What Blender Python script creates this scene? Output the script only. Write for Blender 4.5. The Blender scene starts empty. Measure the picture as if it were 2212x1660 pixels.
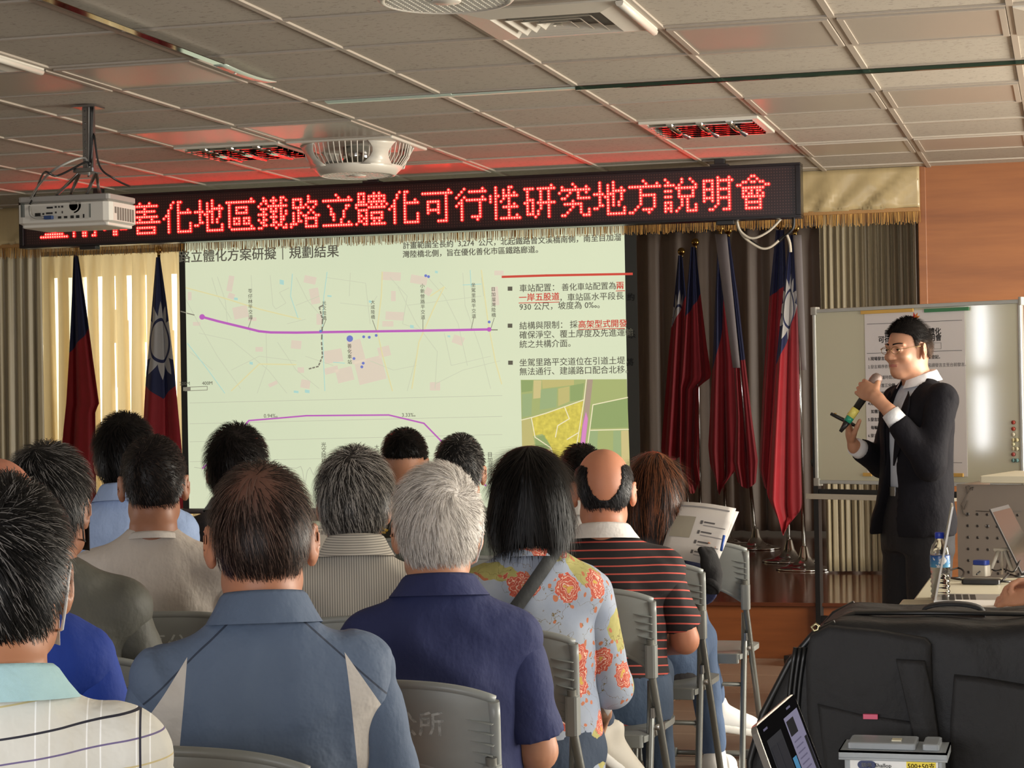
import bpy, math, random
import numpy as np
from mathutils import Matrix, Vector
C = bpy.context.scene.collection
SC = bpy.context.scene
PI = math.pi
R = math.radians

# ------------------------------------------------------------------ camera
FPX = 4414.6
CAM = np.array([0.0, 0.0, 1.42])
def _rot(yaw, pitch, roll):
    cy, sy = math.cos(yaw), math.sin(yaw)
    cp, sp = math.cos(pitch), math.sin(pitch)
    cr, sr = math.cos(roll), math.sin(roll)
    rz = np.array([[cy, -sy, 0], [sy, cy, 0], [0, 0, 1]])
    rx = np.array([[1, 0, 0], [0, cp, -sp], [0, sp, cp]])
    ry = np.array([[cr, 0, sr], [0, 1, 0], [-sr, 0, cr]])
    return rz @ rx @ ry
RC = _rot(0.26697, 0.005944, 0.01778)
cam_data = bpy.data.cameras.new('camera')
cam_data.sensor_width = 36.0
cam_data.lens = FPX / 2212.0 * 36.0
cam_data.clip_start = 0.05
cam_data.clip_end = 200
cam = bpy.data.objects.new('camera', cam_data)
C.objects.link(cam)
mw = Matrix.Identity(4)
for i in range(3):
    mw[i][0] = RC[i, 0]; mw[i][1] = RC[i, 2]; mw[i][2] = -RC[i, 1]; mw[i][3] = CAM[i]
cam.matrix_world = mw
SC.camera = cam

def ray(px, py):
    return RC @ np.array([(px - 1106.0) / FPX, 1.0, -(py - 830.0) / FPX])
def at(px, py, Y):
    d = ray(px, py); return CAM + d * (Y / d[1])
def atd(px, py, dist):
    return CAM + ray(px, py) * dist
def atz(px, py, z):
    d = ray(px, py); return CAM + d * ((z - CAM[2]) / d[2])

# ------------------------------------------------------------------ view
SC.view_settings.view_transform = 'Standard'
SC.view_settings.look = 'None'
SC.view_settings.gamma = 1
SC.view_settings.use_curve_mapping = False
SC.view_settings.exposure = 0.0
SC.cycles.use_denoising = True
SC.cycles.max_bounces = 8
SC.cycles.diffuse_bounces = 4
SC.cycles.glossy_bounces = 4
SC.cycles.transmission_bounces = 8
SC.cycles.transparent_max_bounces = 12
SC.cycles.sample_clamp_indirect = 4.0

# ------------------------------------------------------------------ colour
def lin(c):
    out = []
    for v in c[:3]:
        v = v / 255.0
        out.append(v / 12.92 if v <= 0.04045 else ((v + 0.055) / 1.055) ** 2.4)
    return (*out, 1.0)

# ------------------------------------------------------------------ world: overcast daylight outside the windows
world = bpy.data.worlds.new('daylight')
SC.world = world
world.use_nodes = True
_bg = world.node_tree.nodes['Background']
_bg.inputs[0].default_value = (0.80, 0.88, 1.0, 1)
_bg.inputs[1].default_value = 0.6

# ------------------------------------------------------------------ daylight through the windows of the room
def window_light(name, loc, rot, sx, sy, power, col=(1, 1, 1), spread=180):
    l = bpy.data.lights.new(name, 'AREA')
    l.shape = 'RECTANGLE'; l.size = sx; l.size_y = sy
    l.energy = power; l.color = col; l.spread = R(spread)
    o = bpy.data.objects.new(name, l); C.objects.link(o)
    o.location = loc; o.rotation_euler = rot
    return o
# windows of the right-hand wall (x = 3.3), light pointing towards -x
window_light('window_light_right', (3.36, 8.9, 1.55), (0, R(90), 0), 1.5, 2.4, 520, (1.0, 0.93, 0.80))
window_light('window_light_right', (3.36, 5.1, 1.55), (0, R(90), 0), 1.5, 2.4, 190, (1.0, 0.95, 0.86))
# windows of the back wall, behind the audience
window_light('window_light_rear', (-1.5, -1.96, 1.6), (R(90), 0, 0), 4.2, 1.4, 180, (0.98, 0.98, 1.0))
# windows of the left-hand wall (x = -9)
window_light('window_light_left', (-9.06, 4.52, 1.55), (0, R(-90), 0), 1.5, .15, 38, (0.97, 0.98, 1.0))
window_light('window_light_wing', (3.36, 14.5, 1.6), (0, R(90), 0), 1.5, 1.8, 105, (1.0, 0.95, 0.88))  # added lamp at an unseen wing window, brightens the dark stage curtain
# window behind the stage, left part, behind the curtain
window_light('window_light_stage', (-7.15, 16.62, 1.55), (R(-90), 0, 0), 2.5, 2.3, 95, (1.0, 0.97, 0.90))
# ------------------------------------------------------------------ materials
_MC = {}
class N:
    """tiny node-building helper"""
    def __init__(s, mt):
        s.t = mt.node_tree; s.n = s.t.nodes; s.l = s.t.links
    def new(s, typ, **kw):
        nd = s.n.new(typ)
        for k, v in kw.items(): setattr(nd, k, v)
        return nd
    def link(s, a, b): s.l.new(a, b)
    def val(s, sock, v):
        if hasattr(v, 'is_output') or hasattr(v, 'node'): s.l.new(v, sock)
        else: sock.default_value = v
    def math(s, op, a, b=None, c=None, clamp=False):
        nd = s.n.new('ShaderNodeMath'); nd.operation = op; nd.use_clamp = clamp
        s.val(nd.inputs[0], a)
        if b is not None: s.val(nd.inputs[1], b)
        if c is not None: s.val(nd.inputs[2], c)
        return nd.outputs[0]
    def mix(s, f, a, b):
        nd = s.n.new('ShaderNodeMix'); nd.data_type = 'RGBA'
        s.val(nd.inputs[0], f); s.val(nd.inputs[6], a); s.val(nd.inputs[7], b)
        return nd.outputs[2]
    def coord(s, kind='Object'):
        return s.n.new('ShaderNodeTexCoord').outputs[kind]
    def xyz(s, v):
        nd = s.n.new('ShaderNodeSeparateXYZ'); s.l.new(v, nd.inputs[0]); return nd.outputs
    def noise(s, v, scale, detail=2, rough=.5, out=0):
        nd = s.n.new('ShaderNodeTexNoise'); s.l.new(v, nd.inputs['Vector'])
        nd.inputs['Scale'].default_value = scale; nd.inputs['Detail'].default_value = detail
        nd.inputs['Roughness'].default_value = rough
        return nd.outputs[out]
    def scale(s, v, sc):
        nd = s.n.new('ShaderNodeMapping'); s.l.new(v, nd.inputs[0]); nd.inputs['Scale'].default_value = sc
        return nd.outputs[0]
    def bump(s, h, strength=.3, dist=.01):
        nd = s.n.new('ShaderNodeBump'); s.l.new(h, nd.inputs['Height'])
        nd.inputs['Strength'].default_value = strength; nd.inputs['Distance'].default_value = dist
        s.l.new(nd.outputs[0], s.bsdf.inputs['Normal'])

def mat_new(name):
    m = bpy.data.materials.new(name); m.use_nodes = True
    n = N(m); n.bsdf = m.node_tree.nodes['Principled BSDF']; n.m = m
    return m, n

def M(name, rgb, rough=.6, metal=0.0, var=.05, vs=9.0, bump=0.0, bs=60.0, spec=.5, trans=0.0, alpha=1.0, sheen=0.0, sss=0.0, emit=None, es=0.0, stretch=(1, 1, 1), rvar=0.0):
    if name in _MC: return _MC[name]
    m, n = mat_new(name); b = n.bsdf; col = lin(rgb)
    b.inputs['Roughness'].default_value = rough
    b.inputs['Metallic'].default_value = metal
    b.inputs['Specular IOR Level'].default_value = spec
    if trans: b.inputs['Transmission Weight'].default_value = trans
    if alpha < 1: b.inputs['Alpha'].default_value = alpha
    if sheen: b.inputs['Sheen Weight'].default_value = sheen
    if sss:
        b.inputs['Subsurface Weight'].default_value = sss
        b.inputs['Subsurface Radius'].default_value = (.02, .008, .004)
        b.inputs['Subsurface Scale'].default_value = .5
    co = n.scale(n.coord(), stretch)
    f = n.noise(co, vs, 3)
    c1 = tuple(min(1, v * (1 - var)) for v in col[:3]) + (1,)
    c2 = tuple(min(1, v * (1 + var)) for v in col[:3]) + (1,)
    n.link(n.mix(f, c1, c2), b.inputs['Base Color'])
    if bump: n.bump(n.noise(co, bs, 3), bump, .004)
    if emit is not None:
        b.inputs['Emission Color'].default_value = lin(emit); b.inputs['Emission Strength'].default_value = es
    _MC[name] = m
    return m

# ------------------------------------------------------------------ object helpers
def tag(o, label=None, cat=None, group=None, kind=None):
    if label: o['label'] = label
    if cat: o['category'] = cat
    if group: o['group'] = group
    if kind: o['kind'] = kind
    return o
def empty(name, loc=(0, 0, 0), rz=0.0, label=None, cat=None, group=None):
    o = bpy.data.objects.new(name, None); C.objects.link(o)
    o.empty_display_size = .1
    o.location = loc; o.rotation_euler = (0, 0, rz)
    return tag(o, label, cat, group)
def put(name, me, mats, parent=None, smooth=False, label=None):
    if not isinstance(mats, (list, tuple)): mats = [mats]
    for m in mats: me.materials.append(m)
    if smooth: me.polygons.foreach_set('use_smooth', [True] * len(me.polygons))
    o = bpy.data.objects.new(name, me); C.objects.link(o)
    if parent is not None: o.parent = parent
    if label: o['label'] = label
    return o
def np_mesh(name, V, F):
    """V (n,3), F (m,4) or (m,3) arrays"""
    me = bpy.data.meshes.new(name)
    V = np.asarray(V, np.float32); F = np.asarray(F, np.int32)
    k = F.shape[1]
    me.vertices.add(len(V)); me.vertices.foreach_set('co', V.ravel())
    me.loops.add(F.size); me.loops.foreach_set('vertex_index', F.ravel())
    me.polygons.add(len(F)); me.polygons.foreach_set('loop_start', np.arange(0, F.size, k, dtype=np.int32))
    me.update(calc_edges=True); me.validate()
    return me
def children_of(o): return [c for c in bpy.data.objects if c.parent == o]
def copy_tree(o, parent=None):
    c = o.copy(); C.objects.link(c)
    if parent is not None: c.parent = parent
    for ch in children_of(o): copy_tree(ch, c)
    return c

class MB:
    def __init__(s): s.v = []; s.f = []; s.mi = []; s.sm = []; s.cur = 0; s.smooth = False
    def add(s, vs, fs, smooth=None):
        b = len(s.v); s.v += [tuple(float(q) for q in p) for p in vs]
        for f in fs:
            s.f.append([i + b for i in f]); s.mi.append(s.cur); s.sm.append(s.smooth if smooth is None else smooth)
        return s
    def box(s, lo, hi, bev=0.0, M4=None):
        x0, y0, z0 = lo; x1, y1, z1 = hi
        if bev <= 0:
            vs = [(x0, y0, z0), (x1, y0, z0), (x1, y1, z0), (x0, y1, z0), (x0, y0, z1), (x1, y0, z1), (x1, y1, z1), (x0, y1, z1)]
            fs = [(0, 3, 2, 1), (4, 5, 6, 7), (0, 1, 5, 4), (1, 2, 6, 5), (2, 3, 7, 6), (3, 0, 4, 7)]
        else:
            b = min(bev, (x1 - x0) / 2.01, (y1 - y0) / 2.01, (z1 - z0) / 2.01); vs = []; fs = []
            def ring(z, ins):
                a = len(vs); c = b if not ins else b
                for (cx, cy, a0) in ((x1 - b, y1 - b, 0), (x0 + b, y1 - b, 90), (x0 + b, y0 + b, 180), (x1 - b, y0 + b, 270)):
                    for t in (0, 45, 90):
                        r = b * (0.3 if ins == 2 else 1.0 if ins == 0 else 1.0)
                        vs.append((cx + r * math.cos(R(a0 + t)), cy + r * math.sin(R(a0 + t)), z))
                return a
            rs = [ring(z0, 2), ring(z0 + b * .3, 0), ring(z1 - b * .3, 0), ring(z1, 2)]
            for a, c in zip(rs, rs[1:]):
                for i in range(12): fs.append((a + i, a + (i + 1) % 12, c + (i + 1) % 12, c + i))
            fs.append(tuple(rs[0] + i for i in range(11, -1, -1))); fs.append(tuple(rs[3] + i for i in range(12)))
        if M4 is not None: vs = [tuple(M4 @ Vector(p)) for p in vs]
        return s.add(vs, fs)
    def tube(s, pts, r, n=10, closed=False, cap=True, sy=1.0, smooth=True):
        pts = [Vector(p) for p in pts]; m = len(pts)
        rs = r if isinstance(r, (list, tuple)) else [r] * m
        vs = []; up = None
        for i, p in enumerate(pts):
            if closed: t = pts[(i + 1) % m] - pts[i - 1]
            else: t = pts[min(i + 1, m - 1)] - pts[max(i - 1, 0)]
            t.normalize()
            if up is None:
                up = Vector((0, 0, 1)) if abs(t.z) < .9 else Vector((1, 0, 0))
            u = (up - t * up.dot(t)).normalized(); w = t.cross(u); up = u
            for k in range(n):
                a = 2 * PI * k / n
                vs.append(p + (u * math.cos(a) * sy + w * math.sin(a)) * rs[i])
        fs = []
        for i in range(m if closed else m - 1):
            j = (i + 1) % m
            for k in range(n):
                fs.append((i * n + k, i * n + (k + 1) % n, j * n + (k + 1) % n, j * n + k))
        s.add(vs, fs, smooth)
        if cap and not closed:
            b = len(s.v) - len(vs)
            s.f.append([b + k for k in range(n - 1, -1, -1)]); s.mi.append(s.cur); s.sm.append(False)
            s.f.append([b + (m - 1) * n + k for k in range(n)]); s.mi.append(s.cur); s.sm.append(False)
        return s
    def lathe(s, prof, c=(0, 0, 0), n=24, axis='z', smooth=True, sx=1.0, sy=1.0):
        vs = []; fs = []
        for r, h in prof:
            for k in range(n):
                a = 2 * PI * k / n; x, y = r * math.cos(a) * sx, r * math.sin(a) * sy
                p = (x, y, h) if axis == 'z' else (x, h, y) if axis == 'y' else (h, x, y)
                vs.append((c[0] + p[0], c[1] + p[1], c[2] + p[2]))
        for i in range(len(prof) - 1):
            for k in range(n): fs.append((i * n + k, i * n + (k + 1) % n, (i + 1) * n + (k + 1) % n, (i + 1) * n + k))
        fs.append(tuple(range(n - 1, -1, -1))); fs.append(tuple((len(prof) - 1) * n + k for k in range(n)))
        return s.add(vs, fs, smooth)
    def grid(s, P, thick=0.0, smooth=True, flip=False):
        """P[i][j] points; optional thickness (vector or along normal approx given)"""
        a = len(P); b = len(P[0]); vs = [p for row in P for p in row]; fs = []
        for i in range(a - 1):
            for j in range(b - 1):
                q = (i * b + j, i * b + j + 1, (i + 1) * b + j + 1, (i + 1) * b + j)
                fs.append(q[::-1] if flip else q)
        if thick:
            t = Vector(thick); n0 = len(vs)
            vs = vs + [tuple(Vector(p) + t) for p in vs]
            fs += [tuple(n0 + i for i in f[::-1]) for f in fs]
            edge = [(0, j) for j in range(b)] + [(i, b - 1) for i in range(1, a)] + [(a - 1, j) for j in range(b - 2, -1, -1)] + [(i, 0) for i in range(a - 2, 0, -1)]
            ids = [i * b + j for i, j in edge]
            for k in range(len(ids)):
                p, q = ids[k], ids[(k + 1) % len(ids)]
                fs.append((q, p, n0 + p, n0 + q) if not flip else (p, q, n0 + q, n0 + p))
        return s.add(vs, fs, smooth)
    def poly(s, pts, smooth=False): return s.add(pts, [tuple(range(len(pts)))], smooth)
    def build(s, name, mats, parent=None, label=None):
        me = bpy.data.meshes.new(name); me.from_pydata(s.v, [], s.f)
        me.polygons.foreach_set('material_index', s.mi); me.polygons.foreach_set('use_smooth', s.sm)
        me.validate(); me.update()
        return put(name, me, mats, parent, False, label)

_tx = {}
def text_mesh(body, size, bold=0.0, spacing=1.0, align='LEFT', vertical=False, line=1.0, extrude=0.0):
    c = bpy.data.curves.new('lettering', 'FONT')
    c.body = '\n'.join(body) if vertical else body
    c.size = size; c.space_character = spacing; c.align_x = align; c.space_line = line
    c.extrude = extrude; c.resolution_u = 2
    o = bpy.data.objects.new('lettering', c); C.objects.link(o)
    bpy.context.view_layer.update()
    me = bpy.data.meshes.new_from_object(o.evaluated_get(bpy.context.evaluated_depsgraph_get()))
    bpy.data.objects.remove(o); bpy.data.curves.remove(c)
    V = np.zeros(len(me.vertices) * 3, np.float32); me.vertices.foreach_get('co', V); V = V.reshape(-1, 3)
    F = [list(p.vertices) for p in me.polygons]
    bpy.data.meshes.remove(me)
    if bold:   # heavier strokes: overlapping copies
        n = len(V); offs = ((-.5, 0), (.5, 0), (0, .35), (0, -.35)); V = np.concatenate([V + np.array((a * bold, c * bold, 0), np.float32) for a, c in offs]); F = [[i + k * n for i in f] for k in range(4) for f in F]
    return V, F

# ------------------------------------------------------------------ implicit surfaces
def axis_pts(lo, hi, h, fine=()):
    pts = []; x = lo
    while x < hi:
        pts.append(x); st = h
        for a, b, fh in fine:
            if a - h <= x < b: st = min(st, fh if x >= a else max(fh, min(h, a - x + 1e-6)))
        x += st
    pts.append(x); return np.array(pts, np.float32)

class SDF:
    def __init__(s, xs, ys, zs):
        s.x, s.y, s.z = xs, ys, zs
        s.d = np.full((len(xs), len(ys), len(zs)), 1.0, np.float32)
    def sub(s, lo, hi):
        sl = []
        for a, l, h in zip((s.x, s.y, s.z), lo, hi):
            i = max(0, int(np.searchsorted(a, l)) - 1); j = min(len(a), int(np.searchsorted(a, h)) + 1)
            if j <= i: return None
            sl.append(slice(i, j))
        return tuple(sl)
    def P(s, sl):
        return s.x[sl[0]][:, None, None], s.y[sl[1]][None, :, None], s.z[sl[2]][None, None, :]
    def comb(s, sl, dn, k, mode='add'):
        d = s.d[sl]
        if mode == 'add':
            if k > 0:
                h = np.clip(.5 + .5 * (d - dn) / k, 0, 1); s.d[sl] = d + (dn - d) * h - k * h * (1 - h)
            else: s.d[sl] = np.minimum(d, dn)
        elif mode == 'cut':
            dn = -dn
            if k > 0:
                h = np.clip(.5 - .5 * (d - dn) / k, 0, 1); s.d[sl] = d + (dn - d) * h + k * h * (1 - h)
            else: s.d[sl] = np.maximum(d, dn)
    def ell(s, c, r, rot=None, k=.01, mode='add', pad=.02):
        m = max(r) + k + pad
        sl = s.sub([q - m for q in c], [q + m for q in c])
        if sl is None: return s
        X, Y, Z = s.P(sl); px, py, pz = X - c[0], Y - c[1], Z - c[2]
        if rot is not None:
            a = np.array(rot.transposed() if hasattr(rot, 'transposed') else rot)
            px, py, pz = a[0][0] * px + a[0][1] * py + a[0][2] * pz, a[1][0] * px + a[1][1] * py + a[1][2] * pz, a[2][0] * px + a[2][1] * py + a[2][2] * pz
        k0 = np.sqrt((px / r[0]) ** 2 + (py / r[1]) ** 2 + (pz / r[2]) ** 2)
        k1 = np.sqrt((px / r[0] ** 2) ** 2 + (py / r[1] ** 2) ** 2 + (pz / r[2] ** 2) ** 2)
        s.comb(sl, k0 * (k0 - 1) / np.maximum(k1, 1e-6), k, mode); return s
    def cap(s, a, b, ra, rb, k=.01, mode='add', pad=.02, flat=None):
        """capsule with a changing radius; flat=(axis vector, factor) squashes it"""
        a = np.array(a, float); b = np.array(b, float); m = max(ra, rb) * 1.3 + k + pad
        sl = s.sub(np.minimum(a, b) - m, np.maximum(a, b) + m)
        if sl is None: return s
        X, Y, Z = s.P(sl); ba = b - a
        px, py, pz = X - a[0], Y - a[1], Z - a[2]
        t = np.clip((px * ba[0] + py * ba[1] + pz * ba[2]) / (ba @ ba), 0, 1)
        qx, qy, qz = px - t * ba[0], py - t * ba[1], pz - t * ba[2]
        if flat is not None:
            f = np.array(flat[0], float); f /= np.linalg.norm(f); g = flat[1] - 1
            q = (qx * f[0] + qy * f[1] + qz * f[2]) * g
            qx, qy, qz = qx + q * f[0], qy + q * f[1], qz + q * f[2]
        s.comb(sl, np.sqrt(qx * qx + qy * qy + qz * qz) - (ra + (rb - ra) * t), k, mode); return s
    def loft(s, rows, k=.02, mode='add', pw=2.0):
        """stack of superelliptic sections: (z, cx, cy, rx, ry)"""
        rows = np.array(rows, float); m = .05 + k
        sl = s.sub([(rows[:, 1] - rows[:, 3]).min() - m, (rows[:, 2] - rows[:, 4]).min() - m, rows[0, 0] - m],
                   [(rows[:, 1] + rows[:, 3]).max() + m, (rows[:, 2] + rows[:, 4]).max() + m, rows[-1, 0] + m])
        if sl is None: return s
        X, Y, Z = s.P(sl); z = s.z[sl[2]]
        def sp(i):
            # smooth interpolation
            t = np.interp(z, rows[:, 0], np.arange(len(rows))); i0 = np.clip(np.floor(t).astype(int), 0, len(rows) - 2)
            f = np.clip(t - i0, 0, 1); p = rows[:, i]
            pm = p[np.maximum(i0 - 1, 0)]; p0 = p[i0]; p1 = p[i0 + 1]; p2 = p[np.minimum(i0 + 2, len(rows) - 1)]
            return (p0 + .5 * f * (p1 - pm + f * (2 * pm - 5 * p0 + 4 * p1 - p2 + f * (3 * (p0 - p1) + p2 - pm))))[None, None, :]
        cx, cy, rx, ry = sp(1), sp(2), np.maximum(sp(3), .005), np.maximum(sp(4), .005)
        q = (np.abs((X - cx) / rx) ** pw + np.abs((Y - cy) / ry) ** pw) ** (1 / pw)
        d = (q - 1) * np.minimum(rx, ry)
        zz = np.maximum(rows[0, 0] - Z, Z - rows[-1, 0])
        s.comb(sl, np.maximum(d, zz), k, mode); return s
    def rbox(s, c, h, r, rot=None, k=0.0, mode='add'):
        m = float(np.linalg.norm(h)) + r + k + .03
        sl = s.sub([q - m for q in c], [q + m for q in c])
        if sl is None: return s
        X, Y, Z = s.P(sl); px, py, pz = X - c[0], Y - c[1], Z - c[2]
        if rot is not None:
            a = np.array(rot.transposed())
            px, py, pz = a[0][0] * px + a[0][1] * py + a[0][2] * pz, a[1][0] * px + a[1][1] * py + a[1][2] * pz, a[2][0] * px + a[2][1] * py + a[2][2] * pz
        qx, qy, qz = np.abs(px) - h[0] + r, np.abs(py) - h[1] + r, np.abs(pz) - h[2] + r
        d = np.sqrt(np.maximum(qx, 0) ** 2 + np.maximum(qy, 0) ** 2 + np.maximum(qz, 0) ** 2) + np.minimum(np.maximum(qx, np.maximum(qy, qz)), 0) - r
        s.comb(sl, d, k, mode); return s
    def full(s, fn, k=0.0, mode='cut'):
        sl = (slice(None),) * 3; X, Y, Z = s.P(sl)
        s.comb(sl, np.broadcast_to(fn(X, Y, Z), s.d.shape).astype(np.float32), k, mode); return s
    def disp(s, fn):
        sl = (slice(None),) * 3; X, Y, Z = s.P(sl)
        near = np.abs(s.d) < .05
        s.d = s.d + np.where(near, fn(X, Y, Z), 0).astype(np.float32); return s
    def net(s):
        """surface nets -> V, F"""
        d = s.d.copy()
        for ax in range(3):
            idx = [slice(None)] * 3
            for e in (0, -1):
                idx[ax] = e; d[tuple(idx)] = np.maximum(d[tuple(idx)], .001)
        S = d < 0; nx, ny, nz = d.shape
        c = np.zeros((nx - 1, ny - 1, nz - 1), np.int8)
        for i in (0, 1):
            for j in (0, 1):
                for k in (0, 1): c += S[i:nx - 1 + i, j:ny - 1 + j, k:nz - 1 + k]
        act = (c > 0) & (c < 8)
        I, J, K = np.nonzero(act); n = len(I)
        if n == 0: return np.zeros((0, 3)), np.zeros((0, 4), int)
        vid = np.full(act.shape, -1, np.int32); vid[I, J, K] = np.arange(n)
        cs = [(i, j, k) for i in (0, 1) for j in (0, 1) for k in (0, 1)]
        D = {q: d[I + q[0], J + q[1], K + q[2]] for q in cs}
        acc = np.zeros((n, 3)); cnt = np.zeros(n)
        for a in cs:
            for ax in range(3):
                if a[ax] == 1: continue
                b = list(a); b[ax] = 1; b = tuple(b)
                da, db = D[a], D[b]; cr = (da < 0) != (db < 0)
                t = np.where(cr, da / np.where(cr, da - db, 1), 0)
                p = np.zeros((n, 3)); p[:, 0] = a[0]; p[:, 1] = a[1]; p[:, 2] = a[2]; p[:, ax] = t
                acc += np.where(cr[:, None], p, 0); cnt += cr
        acc /= np.maximum(cnt, 1)[:, None]
        V = np.stack([s.x[I] + acc[:, 0] * (s.x[I + 1] - s.x[I]), s.y[J] + acc[:, 1] * (s.y[J + 1] - s.y[J]), s.z[K] + acc[:, 2] * (s.z[K + 1] - s.z[K])], 1)
        F = []
        for ax in range(3):
            a0 = [slice(None)] * 3; a1 = [slice(None)] * 3; a0[ax] = slice(0, -1); a1[ax] = slice(1, None)
            A, B = S[tuple(a0)], S[tuple(a1)]
            o1, o2 = [(1, 2), (2, 0), (0, 1)][ax]
            e = np.array(np.nonzero(A != B)).T
            ok = (e[:, o1] > 0) & (e[:, o2] > 0) & (e[:, o1] < act.shape[o1]) & (e[:, o2] < act.shape[o2])
            e = e[ok]
            def g(u, v):
                q = e.copy(); q[:, o1] -= u; q[:, o2] -= v; return vid[q[:, 0], q[:, 1], q[:, 2]]
            f = np.stack([g(0, 0), g(1, 0), g(1, 1), g(0, 1)], 1)
            ins = A[e[:, 0], e[:, 1], e[:, 2]]
            f = np.where(ins[:, None], f, f[:, ::-1])
            F.append(f)
        F = np.concatenate(F); F = F[(F >= 0).all(1)]
        return V, F
    def build(s, name, mats, parent=None, label=None, relax=1):
        V, F = s.net()
        V = relaxed(V, F, relax)
        return put(name, np_mesh(name, V, F), mats, parent, True, label)

def relaxed(V, F, it=1):
    for _ in range(it):
        acc = np.zeros_like(V); cnt = np.zeros(len(V))
        for a, b in ((0, 1), (1, 2), (2, 3), (3, 0)):
            np.add.at(acc, F[:, a], V[F[:, b]]); np.add.at(acc, F[:, b], V[F[:, a]])
            np.add.at(cnt, F[:, a], 1); np.add.at(cnt, F[:, b], 1)
        V = V * .5 + .5 * acc / np.maximum(cnt, 1)[:, None]
    return V
def normals_of(V, F):
    n = np.cross(V[F[:, 2]] - V[F[:, 0]], V[F[:, 3]] - V[F[:, 1]])
    out = np.zeros_like(V)
    for i in range(4): np.add.at(out, F[:, i], n)
    return out / np.maximum(np.linalg.norm(out, axis=1), 1e-9)[:, None]
# ================================================================== ROOM
GT = 0.605
def gx(c): return (c - 0.295) * GT
def gy(r): return (r + 11.86) * GT
CZ = 2.723
XL, XR, YB, YF, YS = -9.0, 3.3, -1.9, 12.25, 16.7
STZ = 0.30; STY = 10.82

def mat_floor():
    m, n = mat_new('floor_tile'); co = n.coord('Object'); x, y, z = n.xyz(co)
    ux = n.math('FRACT', n.math('DIVIDE', x, .6)); uy = n.math('FRACT', n.math('DIVIDE', y, .6))
    gxx = n.math('LESS_THAN', ux, .012); gyy = n.math('LESS_THAN', uy, .012)
    g = n.math('MAXIMUM', gxx, gyy)
    f = n.noise(co, 2.5, 4)
    base = n.mix(f, lin((128, 114, 100)), lin((146, 132, 118)))
    n.link(n.mix(g, base, lin((176, 160, 142))), n.bsdf.inputs['Base Color'])
    n.bsdf.inputs['Roughness'].default_value = .22
    n.bump(n.math('SUBTRACT', 1.0, g), .15, .002)
    return m
def mat_wood(name, a, b, rough=.35, axis=0, sc=1.0):
    m, n = mat_new(name); co = n.coord('Object')
    st = [6, 6, 6]; st[axis] = .5
    q = n.scale(co, tuple(v * sc for v in st))
    f1 = n.noise(q, 2.2, 5, .6); f2 = n.noise(q, 9, 3, .6)
    f = n.math('ADD', n.math('MULTIPLY', f1, .75), n.math('MULTIPLY', f2, .25))
    f = n.math('MULTIPLY_ADD', f, 2.2, -.6, clamp=True)
    n.link(n.mix(f, lin(a), lin(b)), n.bsdf.inputs['Base Color'])
    n.bsdf.inputs['Roughness'].default_value = rough
    return m
def mat_ceiling():
    m, n = mat_new('mineral_tile'); co = n.coord('Object')
    x, y, z = n.xyz(co)
    cell = n.new('ShaderNodeTexWhiteNoise', noise_dimensions='2D')
    cm = n.new('ShaderNodeCombineXYZ')
    n.link(n.math('FLOOR', n.math('ADD', n.math('DIVIDE', x, GT), .295)), cm.inputs[0])
    n.link(n.math('FLOOR', n.math('SUBTRACT', n.math('DIVIDE', y, GT), 11.86)), cm.inputs[1])
    n.link(cm.outputs[0], cell.inputs['Vector'])
    base = n.mix(cell.outputs['Value'], lin((162, 154, 141)), lin((176, 168, 155)))
    w = n.noise(n.scale(co, (40, 75, 1)), 1.0, 3, .65)
    pit = n.math('LESS_THAN', w, .385)
    n.link(n.mix(n.math('MULTIPLY', pit, .55), base, lin((110, 100, 88))), n.bsdf.inputs['Base Color'])
    n.bsdf.inputs['Roughness'].default_value = .85
    n.bump(n.math('SUBTRACT', 1.0, pit), .25, .002)
    return m
MT = dict(
    floor=mat_floor(),
    ceil=mat_ceiling(),
    tee=M('tee_bar_paint', (166, 156, 143), .5, var=.03),
    wood_red=mat_wood('stage_wood', (72, 38, 26), (104, 58, 38), .14, 0, 1.0),
    wood_front=mat_wood('stage_front_wood', (112, 62, 34), (140, 82, 46), .3, 0, 1.0),
    wood_wall=mat_wood('wall_wood', (118, 70, 38), (154, 98, 54), .4, 0, .6),
    plaster=M('wall_paint', (196, 188, 172), .8, var=.03),
    white_plastic=M('white_plastic', (205, 200, 188), .35, var=.02),
    grey_panel=M('light_panel_acrylic', (166, 157, 145), .33, var=.02),
    mirror=M('mirror_metal', (200, 202, 200), .07, 1.0, var=.02),
    chrome=M('chrome', (205, 203, 198), .14, 1.0, var=.02),
    steel=M('brushed_steel', (150, 150, 150), .3, 1.0, var=.04),
    black=M('black_plastic', (22, 21, 21), .4, var=.1),
    blackmetal=M('black_metal', (20, 19, 19), .45, 0, var=.1),
    gold=M('gold_ball', (186, 150, 80), .2, 1.0, var=.03),
    strip=M('pale_green_strip', (190, 205, 192), .3, .3, var=.05),
)

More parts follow.
